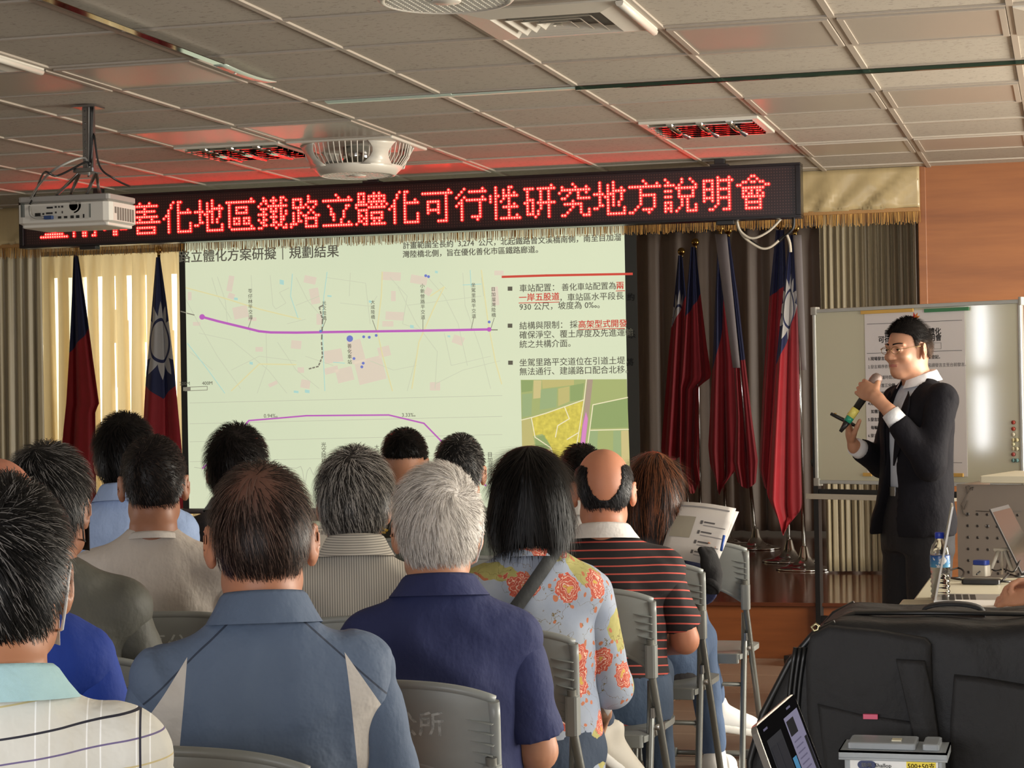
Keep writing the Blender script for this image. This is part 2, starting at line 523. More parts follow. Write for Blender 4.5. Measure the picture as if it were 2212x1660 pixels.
b = MB(); b.box((XL, YB, -.1), (XR, STY + .05, 0)); b.build('floor', MT['floor'])['kind'] = 'structure'
b = MB(); b.box((XL, STY + .025, 0), (XR, YS, STZ - .02)); b.cur = 1
b.box((XL, STY, STZ - .02), (XR, YS, STZ), .006)
b.build('floor_stage', [MT['wood_front'], MT['wood_red']])['kind'] = 'structure'
b = MB(); b.box((XL, YB, CZ + .008), (XR, YS, CZ + .1)); b.build('ceiling', MT['ceil'])['kind'] = 'structure'
b = MB()
cs = range(-14, 6); rs = range(-15, 16)
for c in cs:
    if XL < gx(c) < XR: b.box((gx(c) - .012, YB, CZ), (gx(c) + .012, YF, CZ + .012))
for r in rs:
    if YB < gy(r) < YF: b.box((XL, gy(r) - .012, CZ + .0005), (XR, gy(r) + .012, CZ + .012))
b.build('trim_1', MT['tee'])['kind'] = 'structure'

def wall_open(name, axis, pos, thick, u0, u1, z0, z1, holes, m):
    """wall with rectangular openings; axis 'x' -> plane x=pos spanning y, 'y' -> plane y=pos spanning x"""
    b = MB()
    us = sorted({u0, u1, *[h[0] for h in holes], *[h[1] for h in holes]})
    for a, c in zip(us, us[1:]):
        segs = [(z0, z1)]
        for h in holes:
            if h[0] <= a and c <= h[1]: segs = [(z0, h[2]), (h[3], z1)]
        for p, q in segs:
            if q - p < 1e-4: continue
            if axis == 'x': b.box((min(pos, pos + thick), a, p), (max(pos, pos + thick), c, q))
            else: b.box((a, min(pos, pos + thick), p), (c, max(pos, pos + thick), q))
    o = b.build(name, m); o['kind'] = 'structure'; return o
wall_open('wall_right', 'x', XR, .12, YB, YS, 0, CZ + .1, [(3.9, 6.3, .8, 2.3), (7.7, 10.1, .8, 2.3), (13.6, 15.4, .85, 2.35)], MT['plaster'])  # the last opening is added for the stage-wing lamp
wall_open('wall_left', 'x', XL, -.12, YB, YS, 0, CZ + .1, [(4.43, 4.61, .8, 2.3)], MT['plaster'])
wall_open('wall_rear', 'y', YB, -.12, XL, XR, 0, CZ + .1, [(-3.6, .6, .9, 2.3)], MT['plaster'])
wall_open('wall_back', 'y', YS, .12, XL, XR, 0, CZ + .1, [(-8.4, -5.9, .4, 2.7)], MT['plaster'])
wx = at(1987, 600, YF)[0]
b = MB(); b.box((wx, YF, STZ), (XR, YF + .1, CZ + .008))
b.box((wx - .004, YF - .012, STZ), (wx + .045, YF + .1, CZ + .008), .004)
for zz in (1.02, 1.75):
    b.box((wx + .045, YF - .006, zz), (XR, YF + .01, zz + .004))
b.build('wall_front', MT['wood_wall'])['kind'] = 'structure'
# window frames, outside the picture; the stage-wing one is added for stage light
k = 1
for (ax, pos, u0, u1, z0, z1) in (('x', XR + .06, 3.9, 6.3, .8, 2.3), ('x', XR + .06, 7.7, 10.1, .8, 2.3), ('x', XL - .06, 4.43, 4.61, .8, 2.3), ('x', XR + .06, 13.6, 15.4, .85, 2.35), ('y', YB - .06, -3.6, .6, .9, 2.3), ('y', YS + .06, -8.4, -5.9, .4, 2.7)):
    b = MB(); w = .04 if u1 - u0 > 1 else .012; um = (u0 + u1) / 2
    for (a, c, p, q) in ((u0, u0 + w, z0, z1), (u1 - w, u1, z0, z1), (um - w / 2, um + w / 2, z0, z1) if u1 - u0 > 1 else (u0, u1, 1.53, 1.64), (u0, u1, z0, z0 + w), (u0, u1, z1 - w, z1)):
        if ax == 'x': b.box((pos - .03, a, p), (pos + .03, c, q))
        else: b.box((a, pos - .03, p), (c, pos + .03, q))
    b.build('window_%d' % k, MT['white_plastic'])['kind'] = 'structure'; k += 1

# ------------------------------------------------------------------ ceiling fittings
def panel_cell(c, r, label):
    b = MB(); x0, x1, y0, y1 = gx(c) + .016, gx(c + 1) - .016, gy(r) + .016, gy(r + 1) - .016
    o = empty('ceiling_light_panel', ((x0 + x1) / 2, (y0 + y1) / 2, CZ), 0, label, 'ceiling light', 'flat square light panels in the ceiling')
    hx, hy = (x1 - x0) / 2, (y1 - y0) / 2
    b.box((-hx + .02, -hy + .02, -.002), (hx - .02, hy - .02, .006)); b.build('diffuser', MT['grey_panel'], o)
    f = MB(); e = .022
    f.box((-hx, -hy, -.006), (hx, -hy + e, .006)); f.box((-hx, hy - e, -.006), (hx, hy, .006))
    f.box((-hx, -hy + e, -.006), (-hx + e, hy - e, .006)); f.box((hx - e, -hy + e, -.006), (hx, hy - e, .006))
    f.build('frame', MT['tee'], o)
for c, r, l in ((-7, 0, 'unlit flat light panel beside the projector pole, left of the mirror strip'), (-6, 0, 'unlit flat light panel touching the end of the pale green strip'),
                (-2, 0, 'unlit flat light panel right beside the square air vent'), (-1, 0, 'bright unlit flat light panel left of the cut-off white vent'),
                (-2, 3, 'unlit light panel just right of and behind the louvred light, red on one end'), (-1, 3, 'unlit light panel behind the dark ceiling track, nearest to the right wall'),
                (-7, 3, 'red-tinted flat light panel left of the ceiling fan, before the left louvred light'), (-6, 3, 'flat light panel right in front of the ceiling fan'),
                (-2, 6, 'dim flat light panel over the right end of the red sign'), (-1, 6, 'dim flat light panel over the wood wall corner'),
                (-6, 6, 'red-lit flat panel behind the ceiling fan above the red sign')):
    panel_cell(c, r, l)

def louvre_light(c, r, label):
    x0, x1, y0, y1 = gx(c) + .014, gx(c + 1) - .014, gy(r) + .014, gy(r + 1) - .014
    o = empty('louvred_ceiling_light', ((x0 + x1) / 2, (y0 + y1) / 2, CZ), 0, label, 'ceiling light', 'louvred ceiling lights')
    hx, hy = (x1 - x0) / 2, (y1 - y0) / 2
    f = MB(); e = .035
    f.box((-hx, -hy, -.012), (hx, -hy + e, .004), .004); f.box((-hx, hy - e, -.012), (hx, hy, .004), .004)
    f.box((-hx, -hy + e, -.012), (-hx + e, hy - e, .004), .004); f.box((hx - e, -hy + e, -.012), (hx, hy - e, .004), .004)
    f.build('frame', MT['white_plastic'], o)
    g = MB(); n = 7
    for i in range(n):
        y = -hy + e + (i + .5) * (2 * hy - 2 * e) / n
        g.box((-hx + e, y - .003, -.022), (hx - e, y + .003, .004))
    for i in range(3):
        x = -hx + (i + 1) * (2 * hx) / 4
        g.tube([(x, -hy + e, -.012), (x, 0, -.018), (x, hy - e, -.012)], .016, 8)
    g.build('louvre', MT['mirror'], o)
    g = MB(); g.box((-hx + e, -hy + e, .0), (hx - e, hy - e, .006)); g.build('reflector', MT['mirror'], o)
louvre_light(-7, 4, 'louvred mirror ceiling light left of the round fan')
louvre_light(-3, 4, 'louvred mirror ceiling light above the right half of the red sign')

def air_vent(c, r, label):
    x0, x1, y0, y1 = gx(c) + .01, gx(c + 1) - .01, gy(r) + .01, gy(r + 1) - .01
    o = empty('air_vent', ((x0 + x1) / 2, (y0 + y1) / 2, CZ), 0, label, 'air vent', 'square air vents in the ceiling')
    h = (x1 - x0) / 2
    f = MB()
    def ringq(a, za, b_, zb, t=.004):
        for k in range(4):
            m4 = Matrix.Rotation(k * PI / 2, 4, 'Z')
            f.add([tuple(m4 @ Vector(p)) for p in ((-a, -a, za), (a, -a, za), (b_, -b_, zb), (-b_, -b_, zb))], [(0, 3, 2, 1)])
    ringq(h, -.006, h - .10, -.022)
    ringq(h, .002, h, -.006)
    ringq(h - .10, -.022, h - .125, .0)
    f.build('frame', MT['white_plastic'], o)
    f = MB()
    f.tube([(h - .012, -h, -.012), (h - .012, h, -.012)], .014, 8); f.build('edge_bar', MT['white_plastic'], o)
    for i in range(4):
        a = h - .14 - i * .045
        f = MB()
        for k in range(4):
            m4 = Matrix.Rotation(k * PI / 2, 4, 'Z')
            f.add([tuple(m4 @ Vector(p)) for p in ((-a, -a, -.022), (a, -a, -.022), (a - .03, -a + .03, -.002), (-a + .03, -a + .03, -.002), (-a + .004, -a + .004, -.022), (a - .004, -a + .004, -.022), (a - .03, -a + .034, .0), (-a + .03, -a + .034, .0))],
                  [(0, 3, 2, 1), (4, 5, 6, 7), (0, 1, 5, 4)])
        f.build('louvre_ring', MT['white_plastic'], o)
    f = MB(); f.box((-h + .1, -h + .1, .0), (h - .1, h - .1, .006)); f.build('duct', M('duct_grey', (92, 88, 84), .7), o)
air_vent(-3, -1, 'white square air vent right of the half-hidden ceiling fan')
air_vent(-7, -1, 'white square air vent far left of the mirror strip, only a corner bar showing')
air_vent(0, 0, 'white air vent right of the bright light panel, mostly cut off')

def ceiling_fan(cx, cy, label, low=.155):
    o = empty('ceiling_fan', (cx, cy, CZ), 0, label, 'ceiling fan', 'round ceiling fans')
    f = MB(); f.box((-.285, -.285, -.012), (.285, .285, .004), .01); f.build('mount_plate', MT['white_plastic'], o)
    rim = MB()
    rim.lathe([(.176, -low + .006), (.180, -low - .006), (.192, -low - .004), (.206, -low + .012), (.232, -low + .036), (.226, -low + .042), (.188, -low + .016)], n=48)
    rim.build('shroud', MT['white_plastic'], o)
    for k in range(4):
        sp = MB()
        a = R(45 + 90 * k); w = .055
        pts = []
        for t in np.linspace(0, 1, 7):
            r_ = .225 + .062 * math.sin(t * PI / 2); z_ = -low + .032 + (low - .037) * t; ww = w * (1.55 - .75 * math.sin(PI * t))
            pts.append([(r_ * math.cos(a) - ww * math.sin(a), r_ * math.sin(a) + ww * math.cos(a), z_), (r_ * math.cos(a) + ww * math.sin(a), r_ * math.sin(a) - ww * math.cos(a), z_)])
        sp.grid(pts, (-.008 * math.cos(a), -.008 * math.sin(a), 0)); sp.build('strut', MT['white_plastic'], o)
    gr = MB()
    for k in range(56):
        a = 2 * PI * k / 56
        gr.tube([(.226 * math.cos(a), .226 * math.sin(a), -low + .038), (.262 * math.cos(a), .262 * math.sin(a), -low + .085), (.276 * math.cos(a), .276 * math.sin(a), -.012)], .0030, 5, cap=False)
    gr.build('side_grille', MT['white_plastic'], o)
    bt = MB()
    for k in range(-9, 10):
        x = k * .0195; h = math.sqrt(max(0, .178 ** 2 - x * x))
        if h > .01:
            bt.box((x - .0018, -h, -low - .003), (x + .0018, h, -low)); bt.box((-h, x - .0018, -low - .0028), (h, x + .0018, -low - .0003))
    bt.lathe([(.0, -low - .008), (.04, -low - .007), (.044, -low - .002), (.04, -low + .004)], n=20)
    bt.build('bottom_grille', MT['white_plastic'], o)
    mo = MB(); mo.lathe([(.0, -low + .0142), (.172, -low + .014), (.172, -low + .012), (.0, -low + .012)], n=32); mo.build('inner_guard', M('fan_inner_dark', (70, 66, 60), .7), o)  # dark disc behind the bars stands for the shade inside the fan
    mo = MB(); mo.lathe([(.075, -.012), (.08, -.05), (.08, -.095), (.06, -.105), (.0, -.106)], n=24); mo.build('motor', MT['mirror'], o)
    for k in range(5):
        a = 2 * PI * k / 5; P = []
        for t in np.linspace(0, 1, 6):
            r_ = .06 + .15 * t; row = []
            for u in np.linspace(-1, 1, 5):
                an = a + .28 * u * (1 - .2 * t) + .3 * t
                row.append((r_ * math.cos(an), r_ * math.sin(an), -.115 + .02 * u))
            P.append(row)
        bl = MB(); bl.grid(P, (0, 0, .003)); bl.build('blade', M('fan_blade', (170, 168, 160), .15, var=.02), o)
p_ = ((gx(-6) + gx(-5)) / 2, (gy(4) + gy(5)) / 2)
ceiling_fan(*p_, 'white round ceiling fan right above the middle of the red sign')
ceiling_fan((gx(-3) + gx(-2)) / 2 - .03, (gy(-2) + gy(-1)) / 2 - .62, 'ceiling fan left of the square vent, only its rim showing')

# partition tracks on the ceiling
xs_ = gx(-4.83)
b = MB(); b.box((xs_ - .022, gy(-2.6), CZ - .022), (xs_ + .022, gy(.05), CZ - .001), .004)
tag(b.build('ceiling_track', MT['mirror']), 'mirror-finish metal track ending at the bent pale green strip', 'track')
b = MB()
P = []
for t in np.linspace(0, 1, 14):
    y = gy(.05) + t * (gy(1.02) - gy(.05)); x = xs_ - .03 * t * t; z = CZ - .004 - .022 * math.sin(PI * t) * .5 - .02 * (1 - t)
    P.append([(x - .026, y, z), (x + .026, y, z)])
b.grid(P, (0, 0, .004)); 
for y in (gy(.33), gy(.98)): b.lathe([(.006, -.004), (.006, 0)], (xs_ - .01, y, CZ - .028), 10)
tag(b.build('ceiling_strip', MT['strip']), 'bent pale green metal strip continuing the mirror track', 'strip')
b = MB(); y = gy(2.02)
b.box((gx(-4.85), y - .012, CZ - .010), (gx(-3.0), y + .020, CZ - .001), .002); b.cur = 1
b.box((gx(-3.0), y - .016, CZ - .016), (XR, y + .012, CZ - .001), .003)
b.cur = 0; b.box((gx(-4.85), y - .026, CZ - .006), (gx(-3.9), y - .006, CZ - .001))
tag(b.build('cross_track', [MT['strip'], M('dark_green_metal', (58, 78, 66), .12, .7)]), 'long thin dark green metal track crossing the whole ceiling', 'track')
# ================================================================== CURTAINS, VALANCE
def mat_cloth(name, rgb, rough=.55, sheen=.3, translucent=0.0, vs=30):
    m, n = mat_new(name); co = n.coord('Object')
    f = n.noise(n.scale(co, (1, 1, .15)), vs, 3)
    c = lin(rgb); n.link(n.mix(f, tuple(v * .88 for v in c[:3]) + (1,), tuple(min(1, v * 1.12) for v in c[:3]) + (1,)), n.bsdf.inputs['Base Color'])
    n.bsdf.inputs['Roughness'].default_value = rough; n.bsdf.inputs['Sheen Weight'].default_value = sheen
    w = n.noise(co, 700, 1); n.bump(w, .12, .001)
    if translucent:
        tr = n.new('ShaderNodeBsdfTranslucent'); tr.inputs[0].default_value = c
        mx = n.new('ShaderNodeMixShader'); mx.inputs[0].default_value = translucent
        n.link(n.bsdf.outputs[0], mx.inputs[1]); n.link(tr.outputs[0], mx.inputs[2])
        n.link(mx.outputs[0], m.node_tree.nodes['Material Output'].inputs[0])
    return m
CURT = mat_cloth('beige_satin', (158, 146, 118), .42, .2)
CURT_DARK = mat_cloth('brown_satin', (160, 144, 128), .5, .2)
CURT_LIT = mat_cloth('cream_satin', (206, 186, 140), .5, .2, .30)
CURT_STREAK = mat_cloth('cream_lining', (244, 238, 214), .6, .0, .85)  # paler, clearer copy of the cream cloth for the streaks of window light
VAL = mat_cloth('gold_satin', (168, 150, 112), .3, .1)

def curtain(x0, x1, y, z0, z1, n, amp, m, label, seed=0, gather=.5, fold=.35, thick=.004, streak=None):
    rnd = random.Random(seed); nu = int(n * 14) + 1; nv = 26; P = []
    ph = [rnd.uniform(-.5, .5) for _ in range(n + 2)]; am = [rnd.uniform(.55, 1.15) for _ in range(n + 2)]
    for j in range(nv):
        t = j / (nv - 1); z = z1 + (z0 - z1) * t; row = []
        tt = max(0.0, t - .06) / .94
        for i in range(nu):
            u = i / (nu - 1) * n; k = int(min(u, n - 1e-6)); a = am[k] * (1 - (u - k)) + am[k + 1] * (u - k)
            p = ph[k] * (1 - (u - k)) + ph[k + 1] * (u - k)
            w = u * 2 * PI + p * tt
            s_ = math.sin(w); s_ = math.copysign(abs(s_) ** (.75), s_)
            d = amp * a * (gather + (1 - gather) * tt) * (s_ + .22 * math.sin(2.3 * w + k))
            if t < .06: d *= .45 + .55 * (t / .06)
            row.append((x0 + (x1 - x0) * (i / (nu - 1)) + fold * amp * a * math.cos(w) * tt - (fold > .4) * .30 * amp * a * math.sin(2 * w) * tt, y + d, z))
        P.append(row)
    b = MB(); b.grid(P, (0, thick, 0) if thick else 0)
    o = b.build('curtain', [m, streak] if streak else m)
    if streak:   # light streaks between the pleats put in as a paler, more translucent cloth
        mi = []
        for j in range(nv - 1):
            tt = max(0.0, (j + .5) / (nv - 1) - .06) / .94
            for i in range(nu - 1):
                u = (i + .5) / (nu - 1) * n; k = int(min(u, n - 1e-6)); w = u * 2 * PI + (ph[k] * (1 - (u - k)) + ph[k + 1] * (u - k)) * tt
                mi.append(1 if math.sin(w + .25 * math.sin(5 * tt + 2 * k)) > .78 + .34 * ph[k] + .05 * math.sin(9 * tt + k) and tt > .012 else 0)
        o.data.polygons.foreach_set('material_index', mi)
    return tag(o, label, 'curtain', 'long pleated stage curtains')
xc = lambda px, Y: float(at(px, 850, Y)[0])
YC = 12.62; YK = 15.95
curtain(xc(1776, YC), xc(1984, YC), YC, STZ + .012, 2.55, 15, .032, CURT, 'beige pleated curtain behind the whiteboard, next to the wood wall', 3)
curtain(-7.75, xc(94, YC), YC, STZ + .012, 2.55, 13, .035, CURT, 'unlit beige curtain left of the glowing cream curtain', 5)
curtain(-8.75, xc(470, YK), YK, STZ + .012, 2.70, 13, .075, CURT_LIT, 'cream curtain glowing in window light behind the two left flags', 8, .5, .41, 0, CURT_STREAK)
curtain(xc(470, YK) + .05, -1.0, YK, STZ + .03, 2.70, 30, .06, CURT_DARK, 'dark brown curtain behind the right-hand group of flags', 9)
# header band of the lit curtain
b = MB(); b.box((-8.75, YK - .02, 2.695), (-1.0, YK + .02, CZ + .006), .005)
tag(b.build('curtain_rail', MT['steel']), 'curtain rail along the back of the stage', 'rail')

# valance: satin band with fringe
VX0, VX1 = -9.0 + .01, wx + .012
vzt = CZ + .005; vz1 = float(at(1900, 455, YF)[2]); vz2 = float(at(1900, 485, YF)[2])
val = empty('valance', ((VX0 + VX1) / 2, YF - .05, vz2), 0, 'gold satin valance with fringe running along the top of the stage', 'valance')
b = MB(); P = []; nu = 420
rnd = random.Random(4)
fold = [(rnd.uniform(VX0, VX1), rnd.uniform(.02, .05), rnd.uniform(-1.2, 1.2), rnd.uniform(.4, 1)) for _ in range(46)] + [(VX1 - .16, .03, 1.3, 1.5), (VX1 - .08, .025, 1.4, 1.3), (VX1 - .3, .03, 1.2, .8), (VX1 - .5, .03, .9, .8)]
for j in range(9):
    t = j / 8; z = vzt + (vz1 - vzt) * t; row = []
    for i in range(nu + 1):
        x = VX0 + (VX1 - VX0) * i / nu; d = 0
        for (fx, fw, sl, fa) in fold:
            q = (x - fx - sl * (.5 - t) * .22) / fw
            if abs(q) < 4: d += fa * math.exp(-q * q)
        row.append((x - (VX0 + VX1) / 2, -.018 * d * (.25 + t * 1.1), z - vz2))
    P.append(row)
b.grid(P, (0, .004, 0)); b.build('satin_band', VAL, val)
b = MB(); b.box((VX0 - (VX0 + VX1) / 2, -.012, vz1 - vz2 - .018), (VX1 - (VX0 + VX1) / 2, .006, vz1 - vz2 + .006), .004)
b.build('fringe_braid', M('gold_braid', (150, 112, 66), .6, var=.2, vs=200), val)
b = MB(); x = VX0 - (VX0 + VX1) / 2; xe = VX1 - (VX0 + VX1) / 2
while x < xe:
    l = (vz1 - vz2) * rnd.uniform(.74, 1.04); w = rnd.uniform(.0022, .0040); dx = rnd.uniform(-.004, .004); dy = rnd.uniform(-.008, .004)
    zt = vz1 - vz2 - .01
    b.add([(x, dy * .3, zt), (x + w, dy * .3, zt), (x + w + dx, dy, zt - l), (x + dx, dy, zt - l), (x + w / 2, dy * .3 + w, zt), (x + w / 2 + dx, dy + w, zt - l)], [(0, 3, 2, 1), (1, 2, 5, 4), (0, 4, 5, 3)])
    x += rnd.uniform(.0030, .0058)
m_fr, n = mat_new('fringe_thread')
rp = n.new('ShaderNodeNewGeometry').outputs['Random Per Island']
n.link(n.mix(rp, lin((122, 78, 34)), lin((206, 158, 82))), n.bsdf.inputs['Base Color']); n.bsdf.inputs['Roughness'].default_value = .5
b.build('fringe', m_fr, val)['kind'] = 'stuff'

# ================================================================== LED SIGN
YLED = 11.3
pR = at(1731, 469.5, YLED); pT = at(1731, 350.5, YLED); pL = at(42, 524, YLED)
LH = float(pT[2] - pR[2]); LX0, LX1 = float(pL[0]), float(pR[0]); LZ0 = float(pR[2])
pit = LH * 94.8 / 119.4 / 15; pith = pit * .977
led = empty('led_sign', ((LX0 + LX1) / 2, YLED, LZ0), 0, 'long black LED sign with glowing red Chinese characters below the ceiling', 'LED sign')
cx = (LX0 + LX1) / 2
m_led, n = mat_new('led_board'); co = n.coord(); f = n.noise(co, 30, 2)
n.link(n.mix(f, lin((26, 10, 11)), lin((38, 14, 14))), n.bsdf.inputs['Base Color']); n.bsdf.inputs['Roughness'].default_value = .35
bz = LH * 6 / 119.4
b = MB(); b.box((LX0 - cx + .01, .012, bz), (LX1 - cx - .01, .09, LH - bz)); b.build('dot_matrix_board', m_led, led)
b = MB()
b.box((LX0 - cx, -.006, 0), (LX1 - cx, .10, bz), .004); b.box((LX0 - cx, -.006, LH - bz), (LX1 - cx, .10, LH), .004)
b.box((LX0 - cx, -.006, bz), (LX0 - cx + .03, .10, LH - bz), .004); b.box((LX1 - cx - .03, -.006, bz), (LX1 - cx, .10, LH - bz), .004)
b.box((LX0 - cx, .09, 0), (LX1 - cx, .10, LH))
b.build('frame', M('sign_frame', (26, 22, 24), .25, .3), led)
for px in (205, 1553, 800):
    x = float(at(px, 400, YLED)[0]) - cx
    b = MB(); b.box((x - .03, .03, LH), (x + .03, .07, CZ - LZ0 + .004), .004); b.box((x - .05, .0, LH), (x + .05, .09, LH + .012), .004)
    b.build('hanger', MT['blackmetal'], led)
b = MB(); x = float(at(1565, 470, YLED)[0]) - cx; b.box((x - .05, .02, -.022), (x + .05, .08, 0), .005); b.build('bottom_bracket', MT['blackmetal'], led); b = MB(); x = float(at(190, 520, YLED)[0]) - cx; b.box((x - .06, .0, -.02), (x + .05, .06, 0), .005); b.build('bottom_bracket', MT['blackmetal'], led)
G = {
'善': "...#...#;.##########;.....#;..########;.....#;.##########;...#....#;############;;..########;..#......#;..########",
'化': "....#.##;...#..#;...#..#;..#...#...#;..#...######;.##...#;#.#...#;..#...#;..#...#....#;..#...#....#;..#...#....#;..#...######",
'地': "..#....#;..#..#.#;..#..#.#..#;..#..#.#####;####.###..#;..#.##.#..#;..#..#.#..#;..#..#.#.#;..##.#.#.#;##...#.....#;.....#.....#;.....#######",
'區': "..........#;############;.#;.#..#####;.#..#...#;.#..#####;.#;.#.###.###;.#.#.#.#.#;.#.###.###;.#........#;..##########",
'鐵': "..#...#..##;..##.###.#.#;.#.#..#..#;#...########;.###.#.#.#;..#..###.#.#;####..#..#.#;..#..###.##;#.##..#..##;.##...##.#;..##.##.##.#;##.....#..##",
'路': ".......#;.####..#;.#..#..####;.#..#.#...#;.#####.#.#;...#....#;.#.##..#.#;.#.#.##...##;.#.#..#####;.#.##.#...#;###...#...#;#.....#####",
'立': ".....#;......#...#;############;;..#......##;...#.....#;...#....#;...##...#;....#...#;....#..#;.......#..#;############",
'體': ".###...#.#;.#.#.#######;.#.#.#.#.#.#;.###.#######;#####.#.#.#.#;#....#######;.####;.#..#.#####;.##.#.#...#;.#.##.#####;.##.#..#.#;#..##.######",
'可': "..........#;############;.........#;.........#;..#####..#;..#...#..#;..#...#..#;..#####..#;..#...#..#;.........#;.........#;......####",
'行': "...#......#;..#..#######;.#;#..#......#;..#.########;.##......#;#.#......#;..#......#;..#......#;..#......#;..#...####;..#.....#",
'性': "..#....##;..#..#.#;..#..#.#.#;#.##.######;#.#..#.#;#.#.#..#;..#....#.#;..#..######;..#....#;..#....#;..#....#..#;..#.########",
'研': "..........#;####.#######;.#....#..#;.#....#..#;.#....#..#;.###..#..#;##.#.#######;.#.#..#..#;.#.#..#..#;.#.#.#...#;.###.#...#;....#....#",
'究': ".....#;.#....#...#;.###########;#...#..#..#;...#...#;.##....#####;.....#;..#######;.....#..#;....#...#..#;...#....#..#;.##......###",
'方': ".....#;......#...#;############;....#;....#;....######;....#....#;....#....#;....#....#;...#.....#;..#..####;##.....#",
'說': "#.....#..#;.#....#...#;####.#.....#;....########;###..#....#;.....#....#;###..######;......#.#;###...#.#;#.#...#.#..#;###..#..#..#;#.#.#...####",
'明': "......#...#;.####.######;.#..#.#...#;.#..#.#...#;.####.#####;.#..#.#...#;.#..#.#...#;.####.#####;.#..#.#...#;......#...#;.....#....#;...##...###",
'會': ".....##;....#..#;..##.##.##;##........##;..########;..##.#.##;..#.##.#.#;..########;...#....#;...######;...#....#;...######",
'臺': ".....##;.##########;.....##;..########;..#......#;..########;############;#..........#;..########;.....##;..########;############",
'南': ".....##;############;.....##;.##########;.#...#..#.#;.#..#..#..#;.#.######.#;.#...##...#;.#.######.#;.#...##...#;.#...##...#;.#...##..##",
'市': ".....##;......#;############;.....##;.##########;.#...##...#;.#...##...#;.#...##...#;.#...##...#;.#...##.###;.....##;.....##"}
TXT = '臺南市善化地區鐵路立體化可行性研究地方說明會'
xlast = float(at(1715, 400, YLED)[0]) - cx; zrow0 = LH * (1 - 12.3 / 119.4)
def emit_mat(name, col, st, base=(10, 4, 4)):
    m, n = mat_new(name); n.bsdf.inputs['Base Color'].default_value = lin(base)
    n.bsdf.inputs['Emission Color'].default_value = (*col, 1); n.bsdf.inputs['Emission Strength'].default_value = st
    return m
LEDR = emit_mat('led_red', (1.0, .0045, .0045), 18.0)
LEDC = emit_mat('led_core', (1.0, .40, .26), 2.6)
LEDO = M('led_off_lens', (78, 50, 44), .3, var=.1)
def dot(b, x, z, y, r, n=6):
    vs = [(x + r * math.cos(2 * PI * k / n), y, z + r * math.sin(2 * PI * k / n)) for k in range(n)]; b.add(vs, [tuple(range(n))])
ncol = int((xlast - (LX0 - cx + .04)) / pith) + 1; lit = set()
end = ncol - 10
for k, ch in enumerate(TXT):
    c0 = end - 11 - 13 * (len(TXT) - 1 - k); b = MB()
    for r, row in enumerate(G[ch].split(';')):
        for c, v in enumerate(row):
            if v != '#': continue
            cc = c0 + c; lit.add((cc, r + 2)); x = xlast - (ncol - 1 - cc) * pith; z = zrow0 - (r + 2) * pit
            b.cur = 0; dot(b, x, z, .006, pit * .56, 8); b.cur = 1; dot(b, x, z, .003, pit * .27, 6)  # wide red disc draws the glow around each dot, core on top
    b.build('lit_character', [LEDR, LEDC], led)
b = MB()
for c in range(ncol):
    for r in range(16):
        if (c, r) not in lit: dot(b, xlast - (ncol - 1 - c) * pith, zrow0 - r * pit, .0105, pit * .22, 6)
b.build('unlit_dots', LEDO, led)

# cables hanging under the sign
def cable(pts, r, m, label, name='cable', grp='cables under the red sign'):
    pts = [Vector(p) for p in pts]; q = []
    for i in range(len(pts) - 1):
        p0, p1, p2, p3 = pts[max(i - 1, 0)], pts[i], pts[i + 1], pts[min(i + 2, len(pts) - 1)]
        for t in np.linspace(0, 1, 7)[:-1 if i < len(pts) - 2 else None]:
            t = float(t); q.append(.5 * ((2 * p1) + (p2 - p0) * t + (2 * p0 - 5 * p1 + 4 * p2 - p3) * t * t + (3 * p1 - p0 - 3 * p2 + p3) * t ** 3))
    b = MB(); b.tube(q, r, 8)
    if name is None: return b
    return tag(b.build(name, m), label, 'cable', grp)
yc = YLED + .12
wcab = M('pale_cable', (186, 178, 162), .5); bcab = M('black_cable', (24, 23, 23), .45)
cable([at(x, y, yc) for x, y in ((1592, 478), (1600, 500), (1625, 515), (1660, 500), (1690, 470))], .007, wcab, 'pale cable looping just under the red sign')
cable([at(x, y, yc + .02) for x, y in ((1590, 476), (1605, 510), (1640, 535), (1662, 535), (1682, 520))], .007, wcab, 'pale cable hanging in the lowest loop under the red sign')
cable([at(x, y, yc + .03) for x, y in ((1715, 470), (1712, 495), (1690, 515), (1672, 530), (1650, 537), (1620, 520))], .009, bcab, 'black power cable looping under the right end of the red sign')
cable([at(x, y, yc + .01) for x, y in ((1700, 508), (1706, 525), (1708, 545))], .008, wcab, 'short pale cable with plug dangling before the flags')

